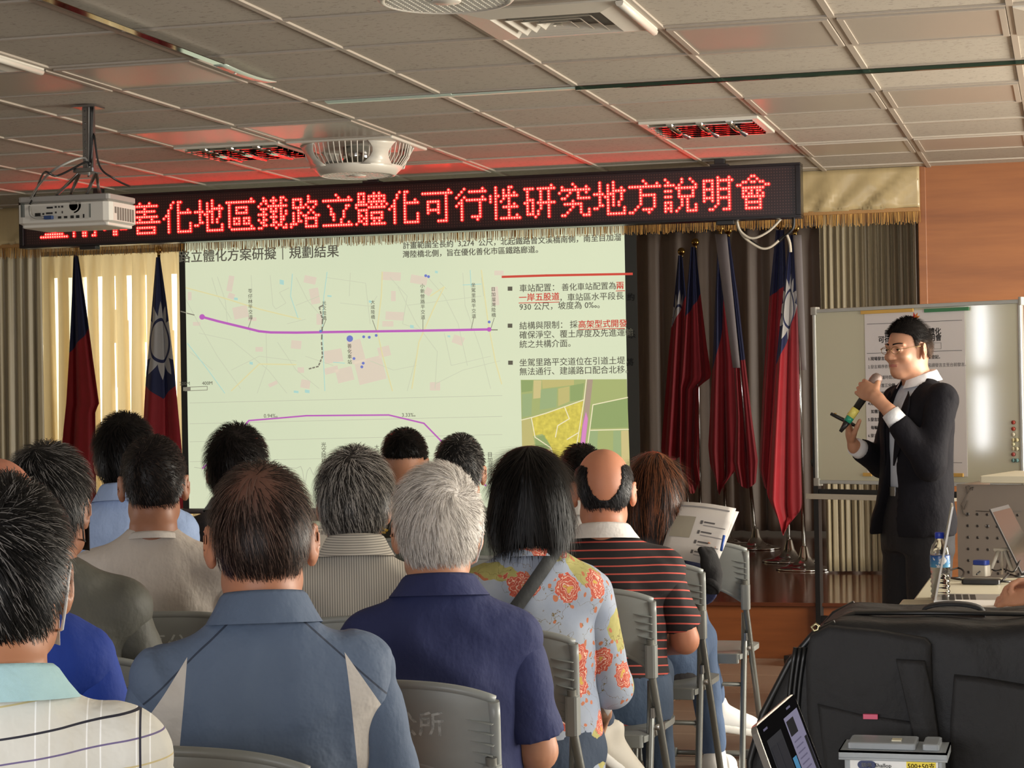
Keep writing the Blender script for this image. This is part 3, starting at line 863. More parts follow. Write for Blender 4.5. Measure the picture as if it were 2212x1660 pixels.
# ================================================================== PROJECTION SCREEN AND SLIDE
YP = 12.52
sx0, sx1 = float(at(404, 800, YP)[0]), float(at(1354, 800, YP)[0]); sz0 = float(at(676, 1098, YP)[2]); sz1 = 2.55
scr = empty('projection_screen', ((sx0 + sx1) / 2, YP, sz0), 0, 'large pull-down projection screen showing a railway plan slide', 'projection screen')
SCX = (sx0 + sx1) / 2
b = MB(); w = .075
b.box((sx0 - SCX - w * .6, .001, -.02), (sx1 - SCX + w, .006, sz1 - sz0))
b.build('black_border', M('screen_border', (30, 30, 27), .7), scr)
b = MB(); b.box((sx0 - SCX - .12, -.03, sz1 - sz0), (sx1 - SCX + .15, .08, CZ - sz0 + .006), .01); b.build('roller_case', MT['white_plastic'], scr)
def emat(name, rgb, st=1.0, base=.35, var=None):
    if name in _MC: return _MC[name]
    m, n = mat_new(name); c = lin(rgb)
    n.bsdf.inputs['Base Color'].default_value = tuple(v * base for v in c[:3]) + (1,)
    n.bsdf.inputs['Roughness'].default_value = .9; n.bsdf.inputs['Specular IOR Level'].default_value = .1
    if var:
        f = n.noise(n.scale(n.coord(), var[1]), var[2], 3); n.link(n.mix(n.math('MULTIPLY_ADD', f, 2.4, -.7, clamp=True), c, lin(var[0])), n.bsdf.inputs['Emission Color'])
    else: n.bsdf.inputs['Emission Color'].default_value = c
    n.bsdf.inputs['Emission Strength'].default_value = st
    _MC[name] = m; return m
SB = .93
b = MB(); b.box((sx0 - SCX, -.001, 0), (sx1 - SCX, .004, sz1 - sz0)); b.build('lit_surface', emat('slide_white', (205, 214, 184), SB, .3, ((213, 219, 188), (1, 1, 1), .8)), scr)  # screen and slide glow by themselves in place of the projector's light
b = MB(); b.tube([(sx0 - SCX - .06, .0, -.018), (sx1 - SCX + .09, .0, -.018)], .018, 10); b.build('bottom_bar', M('screen_bar', (120, 112, 118), .4), scr)
def spt(px, py, lay): 
    p = at(px, py, YP); return (float(p[0]) - SCX, -.0015 - .0004 * lay, float(p[2]) - sz0)
def s_line(b, pts, w, lay=1):
    for (x0, y0), (x1, y1) in zip(pts, pts[1:]):
        dx, dy = x1 - x0, y1 - y0; l = math.hypot(dx, dy) or 1; nx, ny = -dy / l * w / 2, dx / l * w / 2; ex, ey = dx / l * w * .2, dy / l * w * .2
        b.add([spt(x0 + nx - ex, y0 + ny - ey, lay), spt(x0 - nx - ex, y0 - ny - ey, lay), spt(x1 - nx + ex, y1 - ny + ey, lay), spt(x1 + nx + ex, y1 + ny + ey, lay)], [(0, 1, 2, 3)])
def s_poly(b, pts, lay=1): b.poly([spt(x, y, lay) for x, y in pts])
def s_disc(b, x, y, r, lay=1, n=16): s_poly(b, [(x + r * math.cos(2 * PI * k / n), y + r * math.sin(2 * PI * k / n)) for k in range(n)], lay)
def s_text(b, body, px, py, em, bold=0.0, lay=3, vertical=False, line=1.0, mirror=False):
    o = spt(px, py, lay); e = spt(px + 50, py, lay); sc = math.hypot(e[0] - o[0], e[2] - o[2]) / 50
    V, F = text_mesh(body, em * sc, bold * em * sc, 1.0, 'LEFT', vertical, line)
    b.add([(o[0] + v[0], o[1], o[2] + v[1]) for v in V], F)
INK = emat('slide_ink', (92, 88, 76), .95); INK2 = emat('slide_ink_soft', (122, 118, 104), .95); RED = emat('slide_red', (190, 72, 60), .95); PUR = emat('slide_purple', (178, 96, 178), .95)
PINK = emat('slide_pink', (212, 200, 182), .93); ROAD = emat('slide_road', (194, 199, 174), .93); YEL = emat('slide_yellow', (214, 208, 160), .93); CYN = emat('slide_cyan', (168, 206, 198), .93); BLU = emat('slide_blue', (110, 120, 190), .93)
# --- map: roads, blocks, canals
b = MB(); rnd = random.Random(11)
for pts in ([(458, 600), (470, 640), (500, 690)], [(470, 598), (487, 650), (492, 700)], [(543, 595), (545, 640), (540, 720)], [(584, 595), (590, 660), (596, 668), (618, 655), (604, 632), (625, 622)], [(402, 648), (430, 700), (470, 770), (520, 840)],
            [(430, 720), (500, 735), (580, 800), (620, 850)], [(640, 600), (665, 650), (700, 690), (690, 715)], [(575, 715), (577, 790), (556, 850)], [(600, 740), (640, 800), (690, 840)], [(660, 770), (720, 790)],
            [(706, 600), (790, 612), (800, 700)], [(757, 590), (755, 640)], [(735, 655), (800, 662), (815, 640)], [(843, 600), (880, 640), (870, 700), (905, 712)], [(925, 600), (960, 640), (990, 700), (1010, 790)], [(860, 620), (900, 700), (945, 760), (940, 840)],
            [(1000, 590), (1005, 660), (1040, 760), (1060, 840)], [(880, 660), (960, 650), (1040, 640)], [(960, 720), (975, 790), (1060, 770)], [(900, 770), (880, 845)], [(800, 780), (850, 800), (900, 790)], [(940, 830), (1000, 800), (1080, 780)],
            [(500, 800), (560, 770), (640, 780)], [(410, 760), (460, 800)], [(1040, 600), (1045, 640)], [(950, 610), (965, 625)], [(640, 660), (690, 640)], [(620, 700), (660, 690)]): b = MB(); s_line(b, pts, 1.3, 1); b.build('map_road', ROAD, scr)
b = MB()
for (x, y, w, h, a) in ((498, 613, 12, 34, 10), (520, 675, 32, 26, -12), (500, 640, 14, 12, 20), (545, 690, 18, 8, 0), (670, 605, 26, 16, 12), (680, 640, 20, 34, -10), (690, 690, 12, 24, 0), (640, 745, 22, 18, 5), (845, 597, 42, 18, 3), (853, 683, 40, 18, 3), (850, 640, 10, 22, 0), (838, 700, 24, 12, 0), (905, 605, 36, 18, 10), (925, 630, 14, 16, 30),
                        (1078, 590, 20, 10, 0), (1070, 640, 14, 40, -5), (720, 770, 40, 28, -10), (770, 760, 30, 50, -15), (800, 800, 60, 52, -14), (745, 810, 36, 30, -14), (716, 800, 30, 14, -14), (830, 760, 26, 22, -14), (990, 735, 24, 18, 20), (940, 835, 22, 18, 0), (650, 800, 14, 12, 0), (660, 830, 20, 18, 10), (560, 755, 16, 10, 0), (425, 700, 16, 8, 0), (410, 640, 8, 18, 0), (590, 830, 20, 8, -25)):
    c_, s_ = math.cos(R(a)), math.sin(R(a)); b = MB(); s_poly(b, [(x + c_ * u - s_ * v, y + s_ * u + c_ * v) for u, v in ((-w / 2, -h / 2), (w / 2, -h / 2), (w / 2, h / 2), (-w / 2, h / 2))], 0); b.build('map_block', PINK, scr)
b = MB()
for pts in ([(402, 622), (470, 640), (560, 668), (650, 690)], [(500, 845), (560, 787), (640, 788)], [(826, 588), (824, 640), (815, 715), (826, 765), (848, 845)], [(1040, 584), (1055, 700), (1070, 780), (1084, 830)], [(930, 640), (960, 620), (940, 660), (905, 740), (890, 840)]): b = MB(); s_line(b, pts, 2.6, 2); b.build('map_main_road', YEL, scr)
b = MB()
for pts in ([(707, 588), (700, 640), (697, 720), (702, 845)], [(1016, 584), (1018, 620)], [(1000, 616), (1040, 614)], [(632, 592), (628, 640), (645, 690)], [(405, 742), (450, 800), (486, 850)], [(720, 783), (745, 785)]): b = MB(); s_line(b, pts, 1.6, 2); b.build('map_canal', CYN, scr)
for x, y, w, h in ((609, 610, 9, 12), (510, 646, 8, 6), (543, 785, 7, 7), (640, 847, 10, 6), (664, 846, 10, 8), (712, 640, 9, 4), (890, 706, 8, 8), (943, 588, 6, 6), (970, 727, 6, 5), (800, 652, 6, 6)): b = MB(); s_poly(b, [(x - w / 2, y - h / 2), (x + w / 2, y - h / 3), (x + w / 2, y + h / 2), (x - w / 2, y + h / 3)], 2); b.build('map_pond', CYN, scr)
b = MB()
for x, y in ((786, 728), (798, 729), (813, 725), (765, 775), (785, 785), (782, 793), (1057, 696), (926, 598), (920, 596), (693, 716)): b = MB(); s_disc(b, x, y, 3.2, 4, 8); b.build('map_mark', BLU, scr)
b = MB(); s_disc(b, 756, 732, 7, 4); b.build('station_mark', BLU, scr)
b = MB(); s_line(b, [(391, 673), (402, 676)], 2.2, 3); s_line(b, [(404, 677), (420, 681)], 2.2, 3); b.build('map_dash', INK2, scr); b = MB(); s_line(b, [(1062, 713), (1075, 713)], 2.2, 3); b.build('map_dash', INK2, scr); b = MB()
s_line(b, [(400, 845), (448, 843), (448, 835), (402, 837)], 1.2, 3); s_poly(b, [(396, 837), (412, 836.5), (412, 844), (396, 845)], 3)
for p, q in (((545, 685), (537, 708)), ((705, 690), (696, 712)), ((805, 692), (813, 714)), ((914, 690), (914, 714)), ((1024, 686), (1018, 712)), ((1068, 687), (1060, 712))): c__ = MB(); s_line(c__, [p, q], 1.2, 3); c__.build('map_leader_line', INK2, scr)
b.build('map_scale_bar', INK2, scr)
b = MB(); pts = [(699, 660), (690, 664), (697, 690), (695, 740), (697, 770), (688, 792), (665, 798)]
for (x0, y0), (x1, y1) in zip(pts, pts[1:]):
    for t in (0, .34, .67): s_line(b, [(x0 + (x1 - x0) * t, y0 + (y1 - y0) * t), (x0 + (x1 - x0) * (t + .2), y0 + (y1 - y0) * (t + .2))], 3, 3)
b.build('map_railway', INK2, scr)
b = MB(); L = [(437, 685), (470, 694), (536, 710), (560, 716), (585, 718.5), (640, 719), (760, 717), (900, 715), (1057, 712)]
s_line(b, L, 5.2, 3); s_disc(b, 437, 685, 6, 3); s_disc(b, 1057, 712, 5, 3); b.build('railway_route', PUR, scr); b = MB()
s_line(b, [(438, 1012), (470, 985), (538, 909), (600, 904), (662, 898.5), (840, 897), (878, 906), (916, 915), (955, 955), (1000, 1003), (1050, 1050)], 3.4, 3)
b.build('height_profile', PUR, scr)
b = MB()
for y in (863, 908, 947, 990): b = MB(); s_line(b, [(410, y + 8), (1085, y - 8)], .9, 1); b.build('chart_line', emat('slide_line_grey', (178, 180, 160), .93), scr)
b = MB()
s_line(b, [(420, 1010), (440, 1013), (470, 1008), (600, 1008), (640, 1012), (650, 1008), (654, 1018), (659, 1050), (664, 1018), (670, 1010), (677, 1026), (686, 1008), (700, 1010)], 1.2, 2)
b.build('ground_profile', emat('slide_line_grey', (178, 180, 160), .93), scr)
b = MB(); s_text(b, '路立體化方案研擬｜規劃結果', 386, 566, 26.2, .03); b.build('slide_title', INK, scr); b = MB(); s_text(b, '計畫範圍全長約  3,274  公尺，北起鐵路曾文溪橋南側，南至目加溜', 870, 537, 15.7, .03)
s_text(b, '灣陸橋北側，旨在優化善化市區鐵路廊道。', 870, 556, 15.7, .03); b.build('slide_heading', INK, scr)
b = MB()
b = MB(); s_text(b, '車站配置：', 1122, 630, 17.4, .012); b.build('slide_text_line', INK, scr); b = MB(); s_text(b, '善化車站配置為', 1213, 627.5, 16.9, .012); b.build('slide_text_line', INK, scr); b = MB(); s_text(b, '，車站區水平段長', 1208, 650, 17.4, .012); b.build('slide_text_line', INK, scr); b = MB(); s_text(b, '930 公尺，坡度為 0‰。', 1122, 670, 17.4, .012); b.build('slide_text_line', INK, scr)
b = MB(); s_text(b, '結構與限制：', 1122, 711, 17.4, .012); b.build('slide_text_line', INK, scr); b = MB(); s_text(b, '採', 1231, 708, 17.4, .012); b.build('slide_text_line', INK, scr); b = MB(); s_text(b, '確保淨空、覆土厚度及先進運輸', 1122, 731, 17.4, .012); b.build('slide_text_line', INK, scr); b = MB(); s_text(b, '統之共構介面。', 1122, 751, 17.4, .012); b.build('slide_text_line', INK, scr)
b = MB(); s_text(b, '坐駕里路平交道位在引道土堤，', 1122, 790.5, 17.4, .012); b.build('slide_text_line', INK, scr); b = MB(); s_text(b, '無法通行、建議路口配合北移。', 1122, 810, 17.4, .012); b.build('slide_text_line', INK, scr)
for x, y in ((1102, 624), (1102, 704), (1103, 784)): b = MB(); s_poly(b, [(x - 5, y - 4.5), (x + 5, y - 4.5), (x + 5, y + 4.5), (x - 5, y + 4.5)], 3); b.build('slide_bullet', INK, scr)

DIM = emat('slide_ink_on_border', (26, 25, 23), .9)
for t_, x_, y_ in (('約', 1355, 649), ('系', 1357, 730), ('將', 1353, 789.5)): b = MB(); s_text(b, t_, x_, y_, 17.4, .012); b.build('slide_text_spill', DIM, scr)
b = MB(); s_text(b, '兩', 1331, 624, 17.6, .035); s_text(b, '一岸五股道', 1121, 650, 17.6, .035); s_text(b, '高架型式開發', 1249, 708, 17.6, .035)
s_line(b, [(1121, 655), (1208, 653)], 1.6, 3); s_line(b, [(1250, 712), (1350, 710)], 1.6, 3); s_line(b, [(1331, 629), (1350, 628.5)], 1.6, 3)
s_line(b, [(1085, 598.5), (1180, 595.5), (1366, 592)], 5, 3)
b.build('slide_red_text', RED, scr)
b = MB()
for t, x, y, em in (('苓仔林平交道', 536, 633, 9.6), ('光文陸橋', 696, 659, 9.2), ('大成陸橋', 801, 657, 9.2), ('小新營路平交道', 908, 622, 9.8), ('坐駕里路平交道', 1018, 620, 9.8), ('目加溜灣陸橋', 1061, 629, 9.8), ('善化車站', 750.5, 752, 9.8), ('光文陸橋', 694, 966, 11.4), ('善化車站', 753, 968, 11), ('大成陸橋', 809, 971, 11), ('小新營路', 909, 952, 11), ('目加溜灣陸橋', 1053, 987, 11.5)):
    b = MB(); s_text(b, t, x, y, em, .012, 4, True, 1.1 if em < 10 else .95); b.build('map_label', INK, scr)
b = MB()
s_text(b, '200M', 388, 833, 10, .01); s_text(b, '400M', 437, 832, 10, .01); s_text(b, '0.94‰', 570, 903, 11); s_text(b, '3.33‰', 868, 901, 11)
b.build('map_labels', INK, scr)
# aerial photograph in the slide
FLD = [emat('aerial_%d' % i, c, .9) for i, c in enumerate(((160, 170, 112), (140, 158, 104), (184, 176, 116), (196, 184, 130), (150, 168, 122)))]
FLD.append(emat('aerial_village', (214, 200, 92), .9, .35, ((176, 164, 76), (14, 14, 14), 2.5))); FLD.append(emat('aerial_lane', (226, 218, 182), .9)); FLD.append(emat('aerial_track', (164, 146, 128), .9)); FLD.append(emat('aerial_rail', (206, 132, 188), .9))
b = MB(); b.cur = 0; s_poly(b, [(1125, 821), (1354, 819.5), (1361, 1012), (1129, 1016)], 1)
def fp(c, pts, lay=2): b.cur = c; s_poly(b, pts, lay)
fp(1, [(1126, 822), (1152, 822), (1150, 845), (1127, 848)]); fp(3, [(1153, 822), (1170, 822), (1168, 860), (1152, 862)]); fp(2, [(1171, 821), (1240, 821), (1240, 832), (1172, 840)]); fp(4, [(1168, 842), (1204, 838), (1202, 880), (1166, 886)]); fp(1, [(1232, 834), (1262, 828), (1258, 864), (1232, 868)]); fp(2, [(1206, 840), (1230, 835), (1230, 868), (1206, 878)])
fp(4, [(1128, 852), (1150, 850), (1148, 898), (1128, 902)]); fp(2, [(1127, 908), (1146, 905), (1156, 965), (1128, 966)]); fp(1, [(1156, 945), (1176, 940), (1192, 968), (1158, 972)]); fp(3, [(1158, 976), (1192, 970), (1196, 1010), (1150, 1012)])
fp(5, [(1148, 904), (1180, 894), (1262, 866), (1256, 940), (1246, 1008), (1200, 1010), (1188, 962), (1172, 938), (1152, 942)])
fp(0, [(1282, 822), (1354, 820), (1355, 858), (1290, 872)]); fp(1, [(1281, 875), (1356, 861), (1357, 924), (1273, 926)]); fp(4, [(1272, 931), (1292, 931), (1288, 1010), (1266, 1010)], 2); fp(0, [(1295, 931), (1323, 931), (1322, 1010), (1292, 1010)]); fp(4, [(1325, 931), (1341, 931), (1342, 1010), (1324, 1010)]); fp(3, [(1342, 931), (1358, 930), (1360, 1010), (1343, 1010)])
b.cur = 6
for pts in ([(1126, 908), (1150, 902), (1180, 893), (1262, 864)], [(1267, 820), (1262, 864), (1246, 962), (1240, 1010)], [(1276, 930), (1358, 928)], [(1281, 875), (1356, 859)], [(1281, 875), (1270, 960), (1262, 1012)], [(1148, 903), (1156, 945), (1190, 968), (1204, 1010)], [(1220, 880), (1230, 905), (1205, 920), (1200, 945)], [(1225, 950), (1250, 935)]): s_line(b, pts, 2.2, 3)
b.cur = 7; s_poly(b, [(1269, 820), (1281, 820), (1270, 920), (1258, 1010), (1246, 1010), (1260, 900)], 3)
b.cur = 8; s_poly(b, [(1266, 890), (1270, 905), (1268, 925), (1258, 1010), (1250, 1010), (1259, 920)], 4)
b.build('aerial_photo', FLD, scr)
# white cabinet below the screen
c1 = at(640, 1128, 12.3); c2 = at(716, 1128, 12.3)
cab = empty('white_cabinet', (float(c1[0] + c2[0]) / 2, 12.2, STZ), 0, 'white low cabinet standing on stage below the projection screen', 'cabinet')
hw = .32; hh = float(c1[2]) - STZ
b = MB(); b.box((-hw, -.2, 0), (hw, .2, hh - .02), .01); b.build('body', MT['white_plastic'], cab)
b = MB(); b.box((-hw - .01, -.21, hh - .02), (hw + .01, .21, hh), .006); b.build('top', MT['white_plastic'], cab)
b = MB()
for i in range(20): b.box((-hw + .06 + i * .025, -.203, hh - .06), (-hw + .075 + i * .025, -.199, hh - .035))
b.build('vent_slots', M('slot_grey', (150, 146, 140), .6), cab)
# ================================================================== PEOPLE
def mat_skin(name, rgb, blush=.06):
    if name in _MC: return _MC[name]
    m, n = mat_new(name); co = n.coord(); c = lin(rgb)
    f = n.noise(co, 14, 4); f2 = n.noise(co, 90, 2)
    k = n.math('ADD', n.math('MULTIPLY', f, .7), n.math('MULTIPLY', f2, .3))
    a = (c[0] * .9, c[1] * .84, c[2] * .82, 1); b_ = (min(1, c[0] * 1.08), c[1] * 1.08, c[2] * 1.08, 1)
    n.link(n.mix(k, a, b_), n.bsdf.inputs['Base Color']); n.bsdf.inputs['Roughness'].default_value = .5
    n.bsdf.inputs['Subsurface Weight'].default_value = .12; n.bsdf.inputs['Subsurface Radius'].default_value = (.012, .004, .002)
    n.bump(f2, .12, .001); _MC[name] = m; return m
def mat_hair(name, c1, c2, mixp=.5, rough=.42):
    if name in _MC: return _MC[name]
    m, n = mat_new(name)
    g = n.new('ShaderNodeNewGeometry').outputs['Random Per Island']
    f = n.math('MULTIPLY_ADD', g, 6.0, -6.0 * mixp + .5, clamp=True)
    n.link(n.mix(f, lin(c1), lin(c2)), n.bsdf.inputs['Base Color']); n.bsdf.inputs['Roughness'].default_value = rough
    n.bsdf.inputs['Specular IOR Level'].default_value = .22
    _MC[name] = m; return m
def fabric(name, rgb, rough=.8, weave=900, bump=.15, sheen=.0):
    if name in _MC: return _MC[name]
    m, n = mat_new(name); co = n.coord(); c = lin(rgb); f = n.noise(co, 7, 3)
    n.link(n.mix(f, tuple(v * .93 for v in c[:3]) + (1,), tuple(min(1, v * 1.07) for v in c[:3]) + (1,)), n.bsdf.inputs['Base Color'])
    n.bsdf.inputs['Roughness'].default_value = rough; n.bsdf.inputs['Sheen Weight'].default_value = sheen
    n.bump(n.math('ADD', n.math('MULTIPLY', n.noise(n.scale(co, (1, 1, .7)), 11, 4, .55), 1.0), n.math('MULTIPLY', n.noise(co, weave, 1), .03)), .55, .022); _MC[name] = m; return m
def stripes(n, coord, period, width, soft=0):
    return n.math('LESS_THAN', n.math('FRACT', n.math('DIVIDE', coord, period)), width)
def fab_red_stripe():
    m, n = mat_new('black_red_stripe_jersey'); x, y, z = n.xyz(n.coord())
    zz = n.math('ADD', n.math('ADD', z, n.math('MULTIPLY', y, .12)), n.math('MULTIPLY', n.noise(n.coord(), 5, 1), .012))
    s1 = stripes(n, zz, .0245, .17)
    n.link(n.mix(s1, lin((30, 26, 27)), lin((196, 84, 72))), n.bsdf.inputs['Base Color']); n.bsdf.inputs['Roughness'].default_value = .85
    n.bump(n.noise(n.coord(), 800, 1), .15, .001); return m
def fab_pin(axis):
    m, n = mat_new('grey_pinstripe_%s' % axis); c = n.xyz(n.coord())['xyz'.index(axis)]
    s1 = stripes(n, c, .0062, .42)
    n.link(n.mix(s1, lin((206, 200, 188)), lin((150, 146, 138))), n.bsdf.inputs['Base Color']); n.bsdf.inputs['Roughness'].default_value = .8; return m
def fab_plaid():
    m, n = mat_new('white_check_cotton'); x, y, z = n.xyz(n.coord())
    base = lin((218, 216, 206)); o = base
    zz = n.math('ADD', z, n.math('MULTIPLY', x, -.12))
    for c, per, wd, off, col in ((x, .062, .03, .01, (248, 248, 244)), (x, .062, .03, .055, (248, 248, 244)), (zz, .105, .028, .052, (40, 40, 52)), (zz, .105, .022, .083, (112, 100, 140)), (zz, .105, .022, .012, (206, 190, 140)), (x, .25, .012, .07, (46, 46, 60))):
        o = n.mix(stripes(n, n.math('ADD', c, off), per, wd), o, lin(col))
    n.link(o, n.bsdf.inputs['Base Color']); n.bsdf.inputs['Roughness'].default_value = .8; n.bump(n.noise(n.coord(), 11, 4, .55), .5, .022); return m
def fab_floral():
    m, n = mat_new('floral_cotton'); co = n.coord()
    wob = n.noise(co, 26, 2, .5, 1)
    X_, Y_, Z_ = n.xyz(co); cmb = n.new('ShaderNodeCombineXYZ'); n.link(n.math('MULTIPLY_ADD', Y_, .9, X_), cmb.inputs[0]); n.link(Z_, cmb.inputs[1])
    vm = n.new('ShaderNodeVectorMath'); vm.operation = 'MULTIPLY_ADD'; n.link(wob, vm.inputs[0]); vm.inputs[1].default_value = (.035, .035, .0); n.link(cmb.outputs[0], vm.inputs[2])
    q = vm.outputs[0]
    o = n.mix(n.noise(co, 12, 3), lin((138, 152, 178)), lin((188, 196, 206)))
    def vor(sc, vec):
        v = n.new('ShaderNodeTexVoronoi'); v.voronoi_dimensions = '2D'; n.link(vec, v.inputs['Vector']); v.inputs['Scale'].default_value = sc; return v
    v0 = vor(7.5, q); r0 = n.xyz(v0.outputs['Color'])
    leaf = n.math('MULTIPLY', n.math('LESS_THAN', v0.outputs['Distance'], .42), n.math('GREATER_THAN', r0[0], .52))
    o = n.mix(n.math('MULTIPLY', leaf, .85), o, n.mix(n.noise(co, 60, 2), lin((158, 150, 52)), lin((202, 192, 98))))
    v1 = vor(34, q); o = n.mix(n.math('MULTIPLY', n.math('LESS_THAN', v1.outputs['Distance'], .2), n.math('GREATER_THAN', n.xyz(v1.outputs['Color'])[1], .55)), o, lin((196, 120, 84)))
    st = n.noise(co, 16, 4); o = n.mix(n.math('LESS_THAN', n.math('ABSOLUTE', n.math('SUBTRACT', st, .5)), .003), o, lin((120, 104, 60)))
    v2 = vor(10.5, q); r2 = n.xyz(v2.outputs['Color'])
    pet = n.math('ADD', v2.outputs['Distance'], n.math('MULTIPLY', n.math('SUBTRACT', n.noise(co, 75, 2), .5), .34))
    on = n.math('GREATER_THAN', r2[2], .50)
    red = n.mix(n.noise(co, 110, 2), lin((168, 34, 34)), lin((232, 128, 100)))
    red = n.mix(n.math('LESS_THAN', n.math('FRACT', n.math('MULTIPLY', pet, 11)), .22), red, lin((240, 206, 184)))
    o = n.mix(n.math('MULTIPLY', n.math('LESS_THAN', pet, .37), on), o, red)
    o = n.mix(n.math('MULTIPLY', n.math('LESS_THAN', pet, .07), on), o, lin((214, 176, 84)))
    n.link(o, n.bsdf.inputs['Base Color']); n.bsdf.inputs['Roughness'].default_value = .8; n.bump(n.noise(co, 500, 1), .15, .001); return m
def fab_panel():
    m, n = mat_new('slate_shirt_with_white_sides'); x, y, z = n.xyz(n.coord())
    ax = n.math('ABSOLUTE', x)
    k = n.math('MULTIPLY', n.math('GREATER_THAN', n.math('ADD', ax, n.math('MULTIPLY', z, .10)), .232), n.math('LESS_THAN', n.math('ADD', z, n.math('MULTIPLY', ax, 1.5)), 1.185))
    f = n.noise(n.coord(), 6, 3)
    o = n.mix(f, lin((84, 100, 124)), lin((98, 114, 138)))
    seam = n.math('LESS_THAN', n.math('ABSOLUTE', n.math('SUBTRACT', n.math('MULTIPLY_ADD', ax, .93, z), 1.10)), .0022)
    o = n.mix(seam, o, lin((50, 60, 78)))
    n.link(n.mix(k, o, lin((208, 202, 194))), n.bsdf.inputs['Base Color']); n.bsdf.inputs['Roughness'].default_value = .75
    n.bump(n.noise(n.coord(), 11, 4, .55), .55, .022); return m

def wrinkle(seed, amp):
    rnd = random.Random(seed); W = []
    for i in range(8):
        a = rnd.uniform(0, PI); f = rnd.uniform(14, 52); W.append((math.cos(a) * f, rnd.uniform(-20, 20), math.sin(a) * f * 1.1, rnd.uniform(0, 6.3), rnd.uniform(.5, 1)))
    def fn(X, Y, Z):
        wx_ = .02 * np.sin(9 * Z + seed) + .015 * np.sin(13 * Y + 2 * seed); wz_ = .025 * np.sin(8 * X + 1.7 * seed)
        t = 0
        for (a, b, c, p, q) in W: t = t + q * np.sin(a * (X + wx_) + b * Y + c * (Z + wz_) + p)
        s = np.tanh(t * .55); return amp * (s * .6 + .4 * np.abs(s) - .2)
    return fn

def head_rot(yaw, pitch=0, roll=0):
    return Matrix.Rotation(yaw, 3, 'Z') @ Matrix.Rotation(pitch, 3, 'X') @ Matrix.Rotation(roll, 3, 'Y')
def add_head(S, hc, Rm, s=1.0, face=True, ears=True, fat=1.0):
    T = lambda x, y, z: tuple(Vector(hc) + Rm @ (Vector((x, y, z)) * s))
    E = lambda c, r, k=.02, mode='add', rot=None: S.ell(T(*c), [q * s for q in r], Rm if rot is None else Rm @ rot, k, mode)
    E((0, -.012, .018), (.0755, .096, .090))
    E((0, -.05, -.022), (.056 * fat, .050, .058), .03)
    E((0, .030, -.042), (.0615 * fat, .064, .084), .03)
    E((0, .062, -.104), (.036 * fat, .034, .028), .03)
    for q in (-1, 1): E((q * .044 * fat, .02, -.082), (.022, .04, .03), .025)
    if face:
        for q in (-1, 1):
            E((q * .031, .104, -.004), (.019, .016, .012), .012, 'cut')
            E((q * .031, .082, -.006), (.013, .013, .0115), .002)
            S.cap(T(q * .013, .090, .013), T(q * .048, .078, .012), .009 * s, .007 * s, .012)
            E((q * .042, .072, -.038), (.02, .02, .016), .02)
            E((q * .013, .101, -.042), (.0085, .009, .008), .006)
        S.cap(T(0, .088, .004), T(0, .110, -.036), .007 * s, .0115 * s, .010)
        E((0, .108, -.040), (.011, .011, .010), .008)
        E((0, .0905, -.0655), (.023, .009, .006), .005); E((0, .0895, -.0775), (.020, .010, .007), .005)
        S.cap(T(-.022, .103, -.0715), T(.022, .103, -.0715), .0016 * s, .0016 * s, .004, 'cut')
    if ears:
        for q in (-1, 1):
            ro = Matrix.Rotation(q * R(-32), 3, 'Z') @ Matrix.Rotation(R(-10), 3, 'X')
            E((q * .085, -.012, -.016), (.0075, .0215, .033), .007, 'add', ro)
            E((q * .082, -.006, -.043), (.0075, .012, .014), .006, 'add', ro)
            E((q * .0935, -.007, -.012), (.0065, .012, .021), .004, 'cut', ro)
    return T
def head_local(hc, Rm, s):
    A = np.array(Rm.transposed())
    def f(X, Y, Z):
        x, y, z = X - hc[0], Y - hc[1], Z - hc[2]
        return tuple((A[i][0] * x + A[i][1] * y + A[i][2] * z) / s for i in range(3))
    return f

def hand_to(S, w, d, up, side, s=1.0, curl=.5, spread=.0, k=.006, thumb=True, r=.0085):
    """hand from wrist w: palm along d, back of the hand along up, side = +1/-1 puts the thumb on +/- (d x up)"""
    w = Vector(w); d = Vector(d).normalized(); up = Vector(up); up = (up - d * up.dot(d)).normalized(); sd = d.cross(up) * side
    rot = Matrix((sd, d, up)).transposed()
    S.cap(w - d * .02, w + d * .03, .026 * s, .028 * s, .012, flat=(up, 1.35))
    S.ell(tuple(w + d * .055 * s), (.040 * s, .052 * s, .0155 * s), rot, .012)
    L = (.068, .078, .072, .056)
    for i in range(4):
        off = (1.5 - i) * .0195 * s
        p = w + d * (.092 - .004 * abs(i - 1)) * s + sd * off
        a = curl * .5; q = p - d * .02 * s
        dirv = (d + sd * (1.5 - i) * spread).normalized(); cur = p; ang = 0
        S.cap(tuple(q), tuple(p), r * 1.15 * s, r * 1.1 * s, k)
        for j, fr in enumerate((.45, .32, .23)):
            ang += (a, a * 1.5, a * 1.1)[j]
            v = dirv * math.cos(ang) - up * math.sin(ang)
            nx = cur + v * L[i] * fr * s
            S.cap(tuple(cur), tuple(nx), r * (1.08 - .1 * j) * s, r * (1.0 - .1 * j) * s, .003); cur = nx
    if thumb:
        b0 = w + d * .022 * s + sd * .026 * s - up * .004
        b1 = b0 + (sd * .75 + d * .75 - up * .35).normalized() * .042 * s
        b2 = b1 + (sd * .2 + d * 1.0 - up * .6).normalized() * .034 * s
        b3 = b2 + (d * 1.0 - up * .7 - sd * .15).normalized() * .026 * s
        S.cap(tuple(b0), tuple(b1), .0145 * s, .0115 * s, .008); S.cap(tuple(b1), tuple(b2), .0108 * s, .0098 * s, .003); S.cap(tuple(b2), tuple(b3), .0098 * s, .0082 * s, .003)

